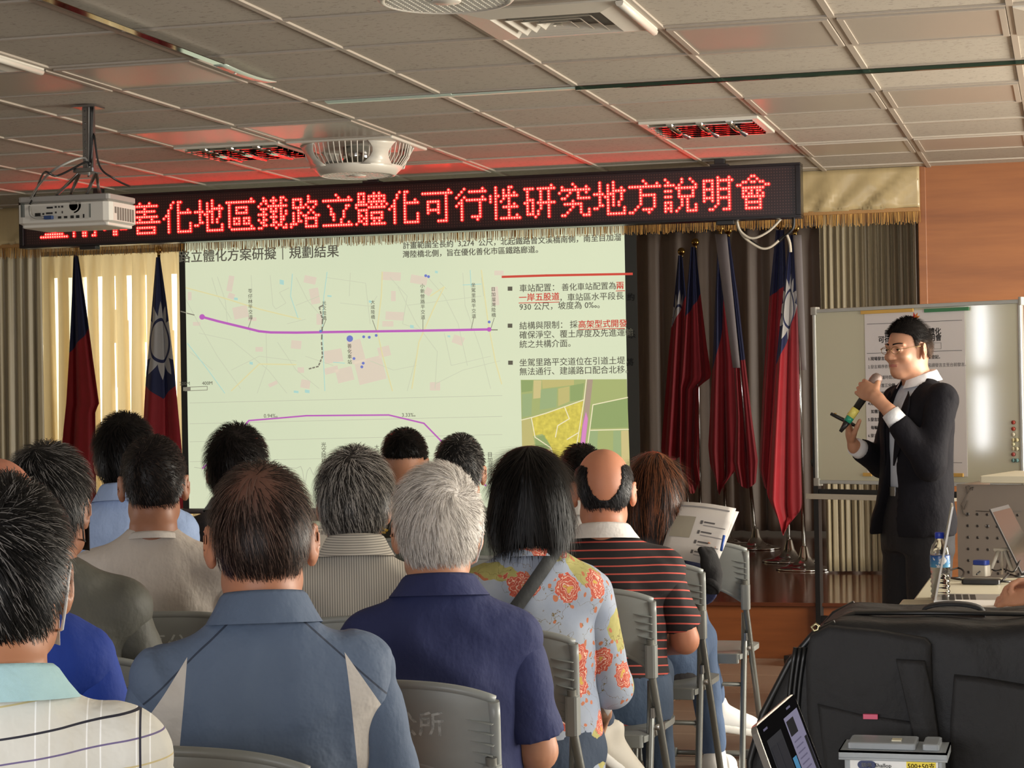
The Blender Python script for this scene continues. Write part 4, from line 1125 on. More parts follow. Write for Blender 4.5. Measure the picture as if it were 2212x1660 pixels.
def strands(V, Nn, flow, count, length, width, lift, seed, hc, rr, seg=4, jit=.15, lv=.35, lenf=None, wt=None):
    rs = np.random.RandomState(seed); i = rs.choice(len(V), count, p=None if wt is None else wt / wt.sum()); p = V[i] + rs.normal(0, .0015, (count, 3)); n0 = Nn[i]
    hc = np.array(hc); rr = np.array(rr); L = length * (1 + lv * rs.uniform(-1, 1, count)) * (1 if lenf is None else lenf[i]); st = L / (seg - 1)
    jt = rs.normal(0, jit, (count, 3)); out = []
    for s_ in range(seg):
        if rr[0] > 0:
            nn = (p - hc) / rr ** 2; nn /= np.linalg.norm(nn, axis=1)[:, None]
        else: nn = n0
        f = flow(p, nn) + jt; f -= nn * (f * nn).sum(1)[:, None]; f /= np.maximum(np.linalg.norm(f, axis=1), 1e-6)[:, None]
        d = f + nn * lift * (1.0 if s_ < 2 else .35); d /= np.linalg.norm(d, axis=1)[:, None]
        sd = np.cross(d, nn); sd /= np.maximum(np.linalg.norm(sd, axis=1), 1e-6)[:, None]
        wd = width * (1, 1, .85, .55, .3, .2)[min(s_ + (1 if s_ == seg - 1 else 0), 5)] * .5
        out.append(p - sd * wd); out.append(p + sd * wd); p = p + d * st[:, None]
    VV = np.stack(out, 1).reshape(-1, 3); base = np.arange(count) * 2 * seg; F = []
    for s_ in range(seg - 1): F.append(np.stack([base + 2 * s_, base + 2 * s_ + 1, base + 2 * s_ + 3, base + 2 * s_ + 2], 1))
    return VV, np.concatenate(F)

def make_hair(style, parent, hc, Rm, s, m, h=.006, seed=1, count=2600, thick=.012, nape=-.085, name='hair', swirl=.5, front=.058, length=.03, width=.0014, lift=.35, bald=None, whorl=(.0, -.07, .075), top=1.0, scalp=None, thin=None, temple=.03):
    hl = head_local(hc, Rm, s); T = lambda x, y, z: tuple(Vector(hc) + Rm @ (Vector((x, y, z)) * s))
    down = .22 if style in ('long', 'bob') else .13
    S = SDF(axis_pts(hc[0] - .15, hc[0] + .15, h), axis_pts(hc[1] - .17, hc[1] + .15, h), axis_pts(hc[2] - down - (.12 if style == 'long' else 0), hc[2] + .15, h))
    E = lambda c, r, k=.02, mode='add': S.ell(T(*c), [q * s for q in r], Rm, k, mode)
    t = thick
    if style in ('short', 'buzz'):
        E((0, -.012, .018 + t * .2 * top), (.0755 + t * .65, .096 + t * .9, .090 + t * top)); E((0, -.05, -.022), (.055 + t * .5, .050 + t * .75, .058 + t * .6), .03)
        ys = np.array([-.14, -.06, -.042, -.034, .004, .012, .028, .034, .062, .085, .13]); zs = np.array([nape, nape, nape + .012, .004, .022, .008, -.006, temple, front - .008, front, front + .002])
        def cut(X, Y, Z):
            x, y, z = hl(X, Y, Z); return np.minimum((z - np.interp(y, ys, zs).astype(np.float32)) * .8, 1) * s
        S.full(lambda X, Y, Z: cut(X, Y, Z), .004, 'keep') if False else S.full(cut, .004, 'cut') if False else None
        sl = (slice(None),) * 3; X, Y, Z = S.P(sl); S.d = np.maximum(S.d, -cut(X, Y, Z))
        if bald: 
            for (c, r, kk) in bald: E(c, r, kk, 'cut')
    elif style == 'bob':
        E((0, -.012, .022), (.098, .115, .105)); E((0, -.03, -.055), (.112, .098, .080), .04); E((.0, -.04, -.10), (.104, .085, .045), .03)
        E((0, .10, -.07), (.068, .09, .12), .02, 'cut')
        sl = (slice(None),) * 3; X, Y, Z = S.P(sl); x, y, z = hl(X, Y, Z); S.d = np.maximum(S.d, -(z + .135 + .015 * np.cos(x * 22)) * s)
    elif style == 'long':
        E((0, -.012, .02), (.088, .108, .104)); E((0, -.03, -.08), (.098, .085, .11), .05); E((0, -.055, -.16), (.094, .062, .10), .05)
        E((0, .09, -.08), (.066, .085, .13), .02, 'cut')
        sl = (slice(None),) * 3; X, Y, Z = S.P(sl); x, y, z = hl(X, Y, Z); S.d = np.maximum(S.d, -(z + .205 + .02 * np.cos(x * 30)) * s)
    sw = random.Random(seed)
    S.disp(lambda X, Y, Z: .0014 * np.sin(55 * X + 30 * Z + seed) * np.sin(60 * Y + seed))
    V, F = S.net(); V = relaxed(V, F, 1); Nn = normals_of(V, F)
    W = np.array(T(*whorl)); dn = np.array(T(0, 0, -1)) - np.array(hc); dn /= np.linalg.norm(dn)
    if style in ('short', 'buzz'):
        def flow(p, nn):
            a = p - W; a = a / (np.linalg.norm(a, axis=1)[:, None] + .01); return a + swirl * np.cross(nn, a) + .55 * dn
        rr = [(.0755 + t * .65) * s, (.096 + t) * s, (.09 + t) * s]
        keep = (((V - np.array(hc)) * Nn).sum(1) > 0)
        x, y, z = hl(V[keep][:, 0], V[keep][:, 1], V[keep][:, 2]); lf = np.clip((z - np.interp(y, ys, zs)) / length * np.where(np.abs(y) < .05, .8, 2), .22, 1)
        V2, F2 = strands(V[keep], Nn[keep], flow, count, length * s, width, lift, seed, hc, rr, lenf=lf, wt=None if thin is None else np.clip(np.linalg.norm(V[keep] - np.array(T(*thin[:3])), axis=1) / thin[3], .06, 1) ** 1.6)
    else:
        def flow(p, nn):
            q = np.zeros_like(p); q[:, 2] = -1; q[:, 0] = .25 * np.sin(p[:, 0] * 40 + seed) * .6; return q + .35 * (p - W) * np.clip((p[:, 2:3] - hc[2]) * 20, 0, 1)
        V2, F2 = strands(V, Nn, flow, count, length, width, lift, seed, hc, [0, 0, 0], 5, .08)
    V3 = np.concatenate([V, V2]); F3 = np.concatenate([F, F2 + len(V)])
    o = put(name, np_mesh(name, V3, F3), [m, scalp] if scalp else m, parent, True)
    if scalp: o.data.polygons.foreach_set('material_index', [1] * len(F) + [0] * len(F2)); o.data.update()
    return o

def collar(parent, c, m, kind, rx=.064, ry=.066, s=1.0, gap=14):
    P = []
    prof = {'polo': [(-.004, -.014), (-.002, .012), (.001, .023), (.007, .026), (.014, .020), (.026, .002), (.042, -.018)],
            'shirt': [(-.004, -.014), (-.003, .016), (0, .029), (.006, .032), (.012, .026), (.024, .002), (.038, -.022)],
            'tee': [(-.002, -.008), (-.003, .006), (.001, .010), (.007, .004), (.014, -.008)]}[kind]
    g = R(gap) if kind != 'tee' else 0; nseg = 40
    for (o, z) in prof:
        row = []
        for i in range(nseg + 1):
            a = PI / 2 + g + (2 * PI - 2 * g) * i / nseg
            back = -math.sin(a)
            row.append((c[0] + (rx + o * s) * math.cos(a), c[1] + (ry + o * s) * math.sin(a) - .006 * back, c[2] + z * s + .012 * back - (.012 if back < 0 else 0) * abs(back)))
        P.append(row)
    b = MB(); b.grid(P); return b.build('collar', m, parent)

SHOE = {}
def shoe(parent, ankle, toe_dir, m, msole, name='shoe', s=1.0):
    a = Vector(ankle); d = Vector(toe_dir).normalized(); upv = Vector((0, 0, 1)); up = (upv - d * upv.dot(d)).normalized(); sd = d.cross(up)
    rot = Matrix((sd, d, up)).transposed(); Wp = lambda x, y, z: tuple(a + rot @ (Vector((x, y, z)) * s))
    lo = np.array([min(Wp(x, y, z)[i] for x in (-.07, .07) for y in (-.1, .24) for z in (-.1, .06)) for i in range(3)]); hi = np.array([max(Wp(x, y, z)[i] for x in (-.07, .07) for y in (-.1, .24) for z in (-.1, .06)) for i in range(3)])
    def grid(): return SDF(*[axis_pts(lo[i], hi[i], .006) for i in range(3)])
    S = grid(); S.cap(Wp(0, -.03, -.02), Wp(0, .0, .015), .040 * s, .040 * s, .01); S.cap(Wp(0, -.025, -.045), Wp(0, .16, -.055), .040 * s, .038 * s, .02, flat=(sd, .95)); S.cap(Wp(0, .02, -.01), Wp(0, .14, -.045), .034 * s, .03 * s, .02)
    S.ell(Wp(0, -.005, .05), (.032 * s, .032 * s, .03 * s), None, .006, 'cut')
    A = np.array(rot.transposed()); av = np.array(a)
    sl = (slice(None),) * 3; X, Y, Z = S.P(sl); zl = A[2][0] * (X - av[0]) + A[2][1] * (Y - av[1]) + A[2][2] * (Z - av[2])
    S.d = np.maximum(S.d, -(zl + .066 * s)).astype(np.float32)
    o = S.build(name, m, parent)
    S = grid(); S.cap(Wp(0, -.03, -.07), Wp(0, .165, -.07), .044 * s, .042 * s, .0)
    X, Y, Z = S.P(sl); S.d = np.maximum(S.d, np.maximum(zl + .058 * s, -(zl + .088 * s))).astype(np.float32)
    S.build('sole', msole, o); return o

CLOTH_NUM = [0]
def person(label, px, pytop, Y, body=-8, look=-17, pitch=0, roll=0, hs=1.0, wsc=1.0, girth=1.0, skin=(186, 138, 108), hair=None, hairmat=None, shirt=None, sleeve=None, sl=.62, col=None, colmat=None,
           pants=None, arms=None, legs=None, shoes=None, fine=.0048, group='people seated in the audience', lean=0.0, wr=.0075, female=False, cs=.0085, neckz=0.0, shoemat=None):
    Pt = at(px, pytop, Y); Ht = float(Pt[2]); dz = Ht - 1.305
    th = -R(body); hyaw = -R(look) - th
    root = empty('person', (0, 0, 0), th, label, 'person', group)
    rz = Matrix.Rotation(th, 3, 'Z'); ho = rz @ Vector((0, .012 + lean * .35, 0))
    root.location = (float(Pt[0]) - ho.x, float(Pt[1]) - ho.y, 0)
    t_h = (hair or {}).get('thick', .012)
    hc = (0, .012 + lean * .35, Ht - (.108 + t_h * (hair or {}).get('top', 1.0)) * hs)
    Rm = head_rot(hyaw, R(pitch), R(roll))
    skm = mat_skin('skin_%d_%d_%d' % skin, skin)
    W = wsc; g = girth
    rows = [(.43, -.02, .162 * g, .12 * g), (.52, -.015, .168 * g, .125 * g), (.66 + dz * .4, 0, .156 * g, .118 * g), (.80 + dz * .7, -.005, .166 * (g * .5 + W * .5), .122 * g), (.89 + dz, -.02, .176 * W, .118 * (g * .5 + .5)), (.955 + dz, -.03, .168 * W, .100), (1.003 + dz, -.034, .134 * W, .082), (1.036 + dz, -.036, .094, .068), (1.062 + dz, -.036, .064, .060)]
    sh = lambda z: lean * max(0, z - .6)
    rows = [(z, 0, cy + sh(z), rx, ry) for z, cy, rx, ry in rows]
    def cv(d):
        o = {}
        for k, v in d.items():
            if isinstance(v, tuple) and v and v[0] == 'px': v = tuple(rz.inverted() @ (Vector([float(q) for q in atd(v[1], v[2], v[3])]) - root.location))
            o[k] = v
        return o
    A = {k: cv(v) for k, v in (arms or {}).items()}; legs = {k: cv(v) for k, v in (legs or {}).items()}
    arm = {}
    for q, nm in ((-1, 'L'), (1, 'R')):
        d = A.get(nm, {})
        Sx = Vector((q * .168 * W, -.03 + sh(.97), .940 + dz)); El = Vector(d.get('e', (q * .208 * W, .02 + sh(.75), .69 + dz * .8))); Wr = Vector(d.get('w', (q * .13, .245, .655)))
        arm[nm] = (Sx, El, Wr, q, d)
    # ---- body: one continuous skin surface
    ext = [v for a in arm.values() for v in a[:3]]
    x0 = min(-.27 * W, min(v.x for v in ext) - .1); x1 = max(.27 * W, max(v.x for v in ext) + .1); y1 = max(.4, max(v.y for v in ext) + .2)
    hf = [(hc[i] - (.105, .125, .15)[i], hc[i] + (.105, .135, .13)[i], fine) for i in range(3)]
    hfs = [[hf[i]] for i in range(3)]
    for a in arm.values():
        if a[4].get('fine'):
            for i in range(3): hfs[i].append((a[2][i] - .1, a[2][i] + .13, .005))
    S = SDF(axis_pts(x0, x1, .011, hfs[0]), axis_pts(-.2, y1, .011, hfs[1]), axis_pts(.40, Ht + .03, .012, hfs[2]))
    S.loft([(z, cx, cy, rx - .016, ry - .016) for z, cx, cy, rx, ry in rows], .02)
    add_head(S, hc, Rm, hs)
    nb = (0, -.04 + sh(1.05), 1.05 + dz); S.cap(tuple(Vector(hc) + Rm @ Vector((0, -.028, -.075)) * hs), nb, .054 * hs * (.86 if female else 1), .062 * (.88 if female else 1), .03)
    for nm, (Sx, El, Wr, q, d) in arm.items():
        S.cap(Sx, El, .046, .041, .02); S.cap(El, Wr, .042 * (.9 if female else 1), .027, .012)
        fd = (Wr - El).normalized(); hd = Vector(d.get('hd', tuple((fd + Vector((-q * .4, .3, -.2))).normalized())))
        hand_to(S, Wr, hd, Vector(d.get('up', (q * .3, 0, 1))), d.get('side', -q), 1.0 if not female else .92, d.get('curl', .5), d.get('spread', 0.0))
    S.build('body', skm, root)
    # ---- hair
    if hair is not None:
        hk = dict(hair); st = hk.pop('style'); make_hair(st, root, hc, Rm, hs, hairmat, seed=int(px) % 97, **hk)
    # ---- shirt
    CLOTH_NUM[0] += 1; sd = CLOTH_NUM[0]
    S = SDF(axis_pts(-.26 * W - .03, .26 * W + .03, cs), axis_pts(-.2, .19, cs), axis_pts(.42, 1.13 + dz, cs))
    S.loft([(z, cx, cy, rx + (.004 if z < 1.0 + dz else .002), ry + .004) for z, cx, cy, rx, ry in rows], .02)
    for nm, (Sx, El, Wr, q, d) in arm.items(): S.ell(tuple(Sx + Vector((-q * .012, 0, .0))), (.058, .058, .058), None, .06)
    S.disp(wrinkle(sd, wr)); S.build('shirt', shirt, root, relax=2)
    for nm, (Sx, El, Wr, q, d) in arm.items():
        f = sl; end = Sx + (El - Sx) * min(f, 1.0); lo = [min(v[i] for v in (Sx, El, Wr)) - .12 for i in range(3)]; hi = [max(v[i] for v in (Sx, El, Wr)) + .12 for i in range(3)]
        S = SDF(*[axis_pts(lo[i], hi[i], cs) for i in range(3)])
        S.cap(Sx + Vector((-q * .010, 0, .000)), end, .059, .062 if f <= 1 else .054, .02)
        ax = (El - Sx).normalized(); tip = end; 
        if f > 1:
            S.cap(El, El + (Wr - El) * min(1, (f - 1)), .056, .042, .02); ax = (Wr - El).normalized(); tip = El + (Wr - El) * (f - 1)
        S.disp(wrinkle(sd + 31 * (q + 2), wr * .9))
        slc = (slice(None),) * 3; X, Yy, Z = S.P(slc); al = (X - tip.x) * ax.x + (Yy - tip.y) * ax.y + (Z - tip.z) * ax.z
        near = ((X - tip.x) ** 2 + (Yy - tip.y) ** 2 + (Z - tip.z) ** 2) < .11 ** 2
        S.d = np.where(near, np.maximum(S.d, al), S.d).astype(np.float32)
        S.build('sleeve', sleeve or shirt, root, relax=2)
    if col: collar(root, (0, -.037 + sh(1.07) , 1.052 + dz + neckz - (.014 if col == 'tee' else 0)), colmat or shirt, col)
    # ---- legs
    pm = pants or fabric('dark_trousers', (46, 48, 56)); G_ = legs or {}
    LG = {}
    for q, nm in ((-1, 'L'), (1, 'R')):
        d = G_.get(nm, {}); LG[nm] = (Vector((q * .085, .0, .525)), Vector(d.get('k', (q * .125, .43, .53))), Vector(d.get('a', (q * .125, .42, .10))), Vector(d.get('t', (q * .15, 1, 0))))
    ext = [v for l in LG.values() for v in l[:3]]
    S = SDF(axis_pts(min(v.x for v in ext) - .1, max(v.x for v in ext) + .1, .012), axis_pts(-.17, max(v.y for v in ext) + .12, .012), axis_pts(.06, max(.64, max(v.z for v in ext) + .1), .012))
    S.loft([(.445, 0, -.015, .17 * g, .13 * g), (.52, 0, -.015, .178 * g, .135 * g), (.59, 0, -.01, .168 * g, .126 * g)], .03)
    for hp, kn, an, td in LG.values(): S.cap(hp, kn, .082, .062, .03); S.cap(kn, an + (kn - an).normalized() * .03, .060, .047, .02)
    S.disp(wrinkle(sd + 7, .004)); S.build('trousers', pm, root)
    for hp, kn, an, td in LG.values(): shoe(root, an + Vector((0, 0, -.012)), td, shoemat or M('dark_shoe', (48, 44, 42), .5), M('shoe_sole', (60, 58, 56), .7) if shoemat is None else M('white_sole', (222, 220, 214), .5))
    return dict(root=root, hc=hc, Rm=Rm, dz=dz, Ht=Ht, rows=rows, hs=hs, arm=arm, skin=skm)

def on_head(p, name, mb, m): return mb.build(name, m, p['root'])
def mask_strap(p, side, m):
    T = lambda x, y, z: tuple(Vector(p['hc']) + p['Rm'] @ (Vector((x, y, z)) * p['hs']))
    b = MB(); q = side
    b.tube([T(q * .070, .055, -.045), T(q * .084, .02, -.025), T(q * .092, -.012, .012), T(q * .093, -.032, -.002), T(q * .088, -.030, -.04), T(q * .078, .0, -.075), T(q * .062, .05, -.085)], .0022, 6)
    P = []
    for j in range(7):
        z = -.035 - .012 * j; row = []
        for i in range(13):
            a = R(-62 + 124 * i / 12); row.append(T(.072 * math.sin(a), .035 + (.078 - .012 * (j / 6) * 0) * math.cos(a), z))
        P.append(row)
    b.grid(P, tuple(p['Rm'] @ Vector((0, .003, 0)))); b.build('face_mask', m, p['root'])
def glasses(p, m, arms_only=False):
    T = lambda x, y, z: tuple(Vector(p['hc']) + p['Rm'] @ (Vector((x, y, z)) * p['hs']))
    b = MB()
    for q in (-1, 1):
        b.tube([T(q * .030 + .021 * math.cos(t), .110 - .1 * abs(q * .030 + .021 * math.cos(t)) * .5, -.008 + .0155 * math.sin(t)) for t in np.linspace(0, 2 * PI, 21)[:-1]], .0012, 5, True)
        b.tube([T(q * .052, .105, -.004), T(q * .077, .085, -.002), T(q * .0835, .01, .002), T(q * .084, -.015, -.006)], .0013, 5)
    b.tube([T(-.009, .112, -.004), T(0, .114, -.001), T(.009, .112, -.004)], .0012, 5)
    return b.build('glasses', m, p['root'])
# ------------------------------------------------------------------ folding chairs
CH_PL = M('grey_chair_plastic', (142, 146, 143), .38, var=.04)
CH_MT = M('grey_chair_tube', (128, 130, 126), .35, .5, var=.05)
def make_chair():
    o = empty('folding_chair')
    b = MB(); ns, nt = 33, 9
    def bp(s, t, off):
        ztop = .868 - .020 * abs(s) ** 4 - .012 * s * s; zb = .722 - .085 * abs(s) ** 2.2
        z = zb + (ztop - zb) * t; x = .222 * s - .004 * s * (1 - t)
        y = -.222 + .035 * abs(s) ** 2.5 - .10 * (z - .75) + off + (.004 if t in (0, 1) else 0) * (1 if off == 0 else -1)
        return (x, y, z)
    P1 = [[bp(-1 + 2 * i / (ns - 1), j / (nt - 1), 0) for i in range(ns)] for j in range(nt)]
    P2 = [[bp(-1 + 2 * i / (ns - 1), j / (nt - 1), .014) for i in range(ns)] for j in range(nt)]
    b.grid(P1); b.grid(P2, flip=True)
    for A_, B_ in ((P1[0], P2[0]), (P1[-1], P2[-1]), ([r[0] for r in P1], [r[0] for r in P2]), ([r[-1] for r in P1], [r[-1] for r in P2])):
        b.grid([A_, B_])
    # rolled top edge and moulded fins on the back
    b.tube([(x, y + .006, z + .001) for (x, y, z) in P1[-1]], .0095, 8)
    b.tube([(x, y + .006, z) for (x, y, z) in P1[0]], .008, 8)
    for q in (-1, 1):
        b.tube([bp(q, t, .006) for t in np.linspace(0, 1, 7)], .012, 8)
        b.box((q * .218 - .016, -.215, .62), (q * .218 + .016, -.176, .715), .008)
    bk = b.build('backrest', CH_PL, o)
    for q in (-1, 1):
        f = MB()
        for i in range(8):
            z = .795 - i * .021; w_ = .060 - .004 * i
            pr = []
            for u in (0, .5, 1):
                x = q * (.222 - w_ * (1 - u)); s_ = min(1, abs(x) / .222)
                y = -.222 + .035 * s_ ** 2.5 - .10 * (z - .75); pr.append((x, y + .002, z + .010 * (1 - u)))
            dp = [.0, .010, .022]
            vs = [(p[0], p[1], p[2]) for p in pr] + [(p[0], p[1] - d_, p[2] - .002) for p, d_ in zip(pr, dp)] + [(p[0], p[1], p[2] - .004) for p in pr]
            f.add(vs, [(0, 1, 4, 3), (1, 2, 5, 4), (3, 4, 7, 6), (4, 5, 8, 7), (2, 8, 5)])
        f.build('backrest_fins', CH_PL, bk)
    V, F = text_mesh('善化區公所', .052, .0015, 1.02, 'CENTER')
    t = MB()
    def onb(x, z):
        s_ = min(1, abs(x) / .222); return -.222 + .035 * s_ ** 2.5 - .10 * (z - .75) - .0012
    t.add([(v[0], onb(v[0], .775 + v[1]), .775 + v[1]) for v in V], F)
    m, n = mat_new('worn_white_paint'); n.bsdf.inputs['Base Color'].default_value = lin((196, 202, 200)); n.bsdf.inputs['Roughness'].default_value = .6
    n.link(n.math('MULTIPLY_ADD', n.noise(n.coord(), 45, 3, .6), 4.0, -1.15, clamp=True), n.bsdf.inputs['Alpha'])
    t.build('stencil_lettering', m, bk)
    b = MB(); P = []
    for j in range(11):
        v = j / 10; row = []
        for i in range(13):
            u = -1 + 2 * i / 12; hw = (.195 + .015 * v) * (1 - .03 * (1 if j in (0, 10) else 0))
            row.append((u * hw, -.175 + .385 * v, .462 - .012 * (1 - u * u) * math.sin(PI * min(1, v * 1.1)) - (.010 if j in (0, 10) or i in (0, 12) else 0)))
        P.append(row)
    b.grid(P); b.grid([[(x, y, z - .018) for x, y, z in r] for r in P], flip=True)
    for A_ in (P[0], P[-1], [r[0] for r in P], [r[-1] for r in P]): b.grid([A_, [(x, y, z - .018) for x, y, z in A_]])
    b.box((-.185, -.182, .418), (.185, -.160, .456), .008); b.box((-.19, .17, .425), (.19, .19, .456), .006)
    b.build('seat', CH_PL, o)
    for q in (-1, 1):
        b = MB(); b.tube([(q * .218, -.205, .73), (q * .218, -.188, .62), (q * .214, .04, .30), (q * .212, .22, .03), (q * .205, .228, .018)], .0115, 8); b.build('front_leg', CH_MT, o)
        b = MB(); b.tube([(q * .198, -.105, .60), (q * .198, -.125, .47), (q * .200, -.235, .03), (q * .195, -.240, .018)], .0115, 8); b.build('rear_leg', CH_MT, o)
        b = MB(); b.box((q * .208 - .006, -.155, .50), (q * .208 + .006, -.09, .53), .003); b.box((q * .2 - .004, .0, .40), (q * .2 + .004, .06, .46), .003); b.tube([(q * .2 - .014, -.118, .47), (q * .2 + .022, -.118, .47)], .009, 8); b.build('hinge', MT['steel'], o)
    b = MB(); b.tube([(-.205, .228, .016), (.205, .228, .016)], .0115, 8); b.tube([(-.195, -.24, .016), (.195, -.24, .016)], .0115, 8); b.tube([(-.2, -.155, .34), (.2, -.155, .34)], .008, 8); b.build('crossbar', CH_MT, o)
    for q in (-1, 1):
        for y in (-.24, .228):
            b = MB(); b.box((q * .16 - .03, y - .017, 0), (q * .16 + .03, y + .017, .032), .006); b.build('rubber_foot', M('grey_rubber', (92, 96, 94), .7), o)
    return o
chair0 = make_chair(); _used = [False]
CHX = -1.37
def place_chair(x, y, label, rz=0.0):
    o = chair0 if not _used[0] else copy_tree(chair0); _used[0] = True
    o.location = (x, y, 0); o.rotation_euler = (0, 0, rz)
    return tag(o, label, 'chair', 'grey folding chairs of the audience')

# ------------------------------------------------------------------ the audience
HB = mat_hair('black_hair', (12, 10, 10), (32, 27, 26), .8); HBW = mat_hair('black_white_hair', (18, 17, 17), (120, 116, 112), .86); HG = mat_hair('salt_pepper_hair', (52, 49, 47), (176, 170, 162), .62)
HW = mat_hair('white_hair', (150, 143, 136), (232, 226, 218), .35); HBR = mat_hair('thin_brown_hair', (34, 24, 21), (104, 84, 74), .72); HLB = mat_hair('long_brown_hair', (30, 19, 16), (128, 78, 52), .62, .35)
HGB = mat_hair('grey_black_hair', (26, 25, 25), (124, 120, 116), .78)
tee_seam = .0
pp = {}
pp['plaid'] = person('man in white checked shirt with pale cyan collar and face mask strap', -4, 1036, 2.42, -24, -19, 2, 0, 1.02, 1.0, 1.0, (178, 124, 92), dict(style='short', thick=.013, nape=-.10, count=9000, length=.034, width=.0011, lift=.30, h=.0055, whorl=(-.0, -.085, .055)), HBW,
       fab_plaid(), None, .7, 'polo', fabric('pale_cyan_pique', (176, 214, 220)), fine=.004, cs=.007, neckz=-.012, wr=.010)
mask_strap(pp['plaid'], 1, M('mask_white', (226, 222, 220), .7))
pp['royal'] = person('bald man in royal blue polo shirt behind the checked shirt', -12, 984, 3.34, -22, -30, 0, 0, 1.0, .98, 1.0, (176, 116, 92), dict(style='buzz', thick=.005, nape=-.085, count=1500, length=.012, width=.0014, lift=.5, bald=[((0, .0, .085), (.075, .10, .075), .01)]), HBR, fabric('royal_blue_pique', (24, 58, 150)), None, .66, 'polo')
pp['slate'] = person('man in slate blue shirt with white side panels, thinning brown hair', 562, 1004, 3.36, -25, -22, -5, 0, 1.07, 1.06, 1.14, (182, 126, 96), dict(style='short', thick=.006, nape=-.110, count=6500, length=.036, width=.0010, lift=.12, h=.0055, swirl=.25, whorl=(-.01, -.075, .08), scalp=mat_skin('scalp_brown', (92, 62, 50)), thin=(-.012, -.082, .078, .060)), HBR,
       fab_panel(), fabric('slate_cotton', (90, 106, 130)), .80, 'shirt', fabric('slate_cotton', (90, 106, 130)), fine=.004, cs=.007, wr=.010)
pp['navy'] = person('white-haired man in navy blue polo shirt wearing a face mask', 942, 1007, 4.14, -20, -19, -3, 0, 1.04, .97, 1.06, (194, 142, 112), dict(style='short', thick=.014, nape=-.095, count=8000, length=.030, width=.0011, lift=.30, h=.0055, whorl=(.025, -.088, .045), swirl=.7), HW,
       fabric('navy_pique', (40, 48, 92)), None, .86, 'polo', None, arms=dict(R=dict(e=(.205, .0, .665), w=(.19, .23, .60))), fine=.0042, cs=.007, wr=.010, pants=fabric('khaki_trousers', (126, 116, 98)))
mask_strap(pp['navy'], 1, M('mask_white', (226, 222, 220), .7))
pp['olive'] = person('man in dark grey-green T-shirt with greying black hair and mask strap', 104, 963, 4.18, -20, -6, 0, 0, 1.03, 1.06, 1.06, (168, 118, 92), dict(style='short', thick=.022, nape=-.09, count=6000, length=.040, width=.0013, lift=.25, whorl=(0, -.05, .09)), HGB, fabric('olive_jersey', (92, 92, 84), .6), None, .9, 'tee', None)
mask_strap(pp['olive'], 1, M('mask_dark', (70, 72, 74), .7))
pp['white'] = person('man with buzz cut in light grey-white T-shirt', 330, 944, 5.05, -22, -24, -3, 0, 1.02, 1.06, 1.0, (168, 118, 92), dict(style='buzz', thick=.008, nape=-.085, count=6000, length=.012, width=.0013, lift=.6, whorl=(-.03, -.075, .06)), mat_hair('buzz_hair', (26, 22, 22), (70, 58, 52), .8), fabric('white_jersey', (206, 197, 188), .7), None, .9, 'tee', fabric('white_rib', (214, 208, 202)))
pp['grey'] = person('man with combed grey hair in fine grey pinstripe shirt', 764, 972, 5.02, -20, -14, 2, 4, 1.05, 1.0, 1.0, (190, 138, 112), dict(style='short', thick=.018, nape=-.105, count=8000, length=.050, width=.0013, lift=.18, swirl=.35, whorl=(-.01, -.06, .085)), HG, fab_pin('x'), None, .9, 'shirt', fab_pin('z'), fine=.0045, cs=.0075)
pp['floral'] = person('woman with black bob in floral blouse with grey bag strap', 1143, 968, 5.0, -17, -17, 0, 0, .98, .91, 1.02, (196, 150, 122), dict(style='bob', count=6000, length=.075, width=.0015, lift=.05, h=.0065), HB, fab_floral(), None, 1.35, 'tee', None, arms=dict(R=dict(e=(.198, .03, .68), w=(.19, .25, .60), fine=True, hd=(-.1, .8, -.5), curl=.7)),
       legs=dict(R=dict(k=(.12, .42, .60), a=('px', 1312, 1572, 5.62), t=(.65, .45, -.6)), L=dict(k=(-.08, .43, .53))), pants=fabric('dark_jeans', (58, 72, 92)), female=True, cs=.0075, wr=.006, shoemat=M('cream_sneaker', (206, 200, 186), .55))
pp['lblue'] = person('man with thick black hair in light blue collared shirt', 268, 897, 5.95, -22, -22, 0, -2, 1.04, 1.06, 1.0, (168, 118, 90), dict(style='short', thick=.020, nape=-.095, count=5000, length=.035, width=.0016, lift=.3), HB, fabric('light_blue_cotton', (150, 170, 206)), None, 1.2, 'shirt', None)
pp['dark'] = person('man with black hair in dark jacket with grey hood before the screen', 509, 922, 6.2, -18, -14, 0, 3, 1.05, 1.0, 1.0, (180, 126, 98), dict(style='short', thick=.020, nape=-.088, count=5000, length=.035, width=.0016, lift=.4), HB, fabric('dark_jacket', (52, 46, 44)), None, 1.9, 'polo', fabric('hood_grey_green', (104, 112, 108)))
pp['stripe'] = person('bald-crowned man in black polo with thin red stripes and white collar', 1302, 967, 5.98, -13, -15, -3, 0, 1.06, 1.10, 1.12, (196, 134, 104), dict(style='buzz', thick=.005, nape=-.072, count=5000, length=.014, width=.0013, lift=.22, bald=[((0, .02, .10), (.082, .14, .080), .010), ((0, -.085, .035), (.046, .06, .074), .006)]), mat_hair('fringe_hair', (26, 25, 27), (74, 72, 74), .8), fab_red_stripe(), None, .80, 'polo', fabric('white_collar_rib', (226, 222, 218)),
       arms=dict(R=dict(e=(.236, .02, .68), w=(.17, .25, .63))), pants=fabric('blue_jeans', (62, 80, 104)), cs=.0075, legs=dict(R=dict(k=(.15, .42, .53), a=(.17, .40, .10))))
pp['vest'] = person('man with crew cut in dark olive vest with yellow Chinese lettering', 872, 928, 7.75, -18, -18, 0, 0, 1.06, 1.04, 1.0, (186, 134, 104), dict(style='short', thick=.014, nape=.018, count=3500, length=.018, width=.002, lift=.5, bald=None), HB, fabric('olive_vest', (50, 48, 38)), None, .9, 'polo', None)
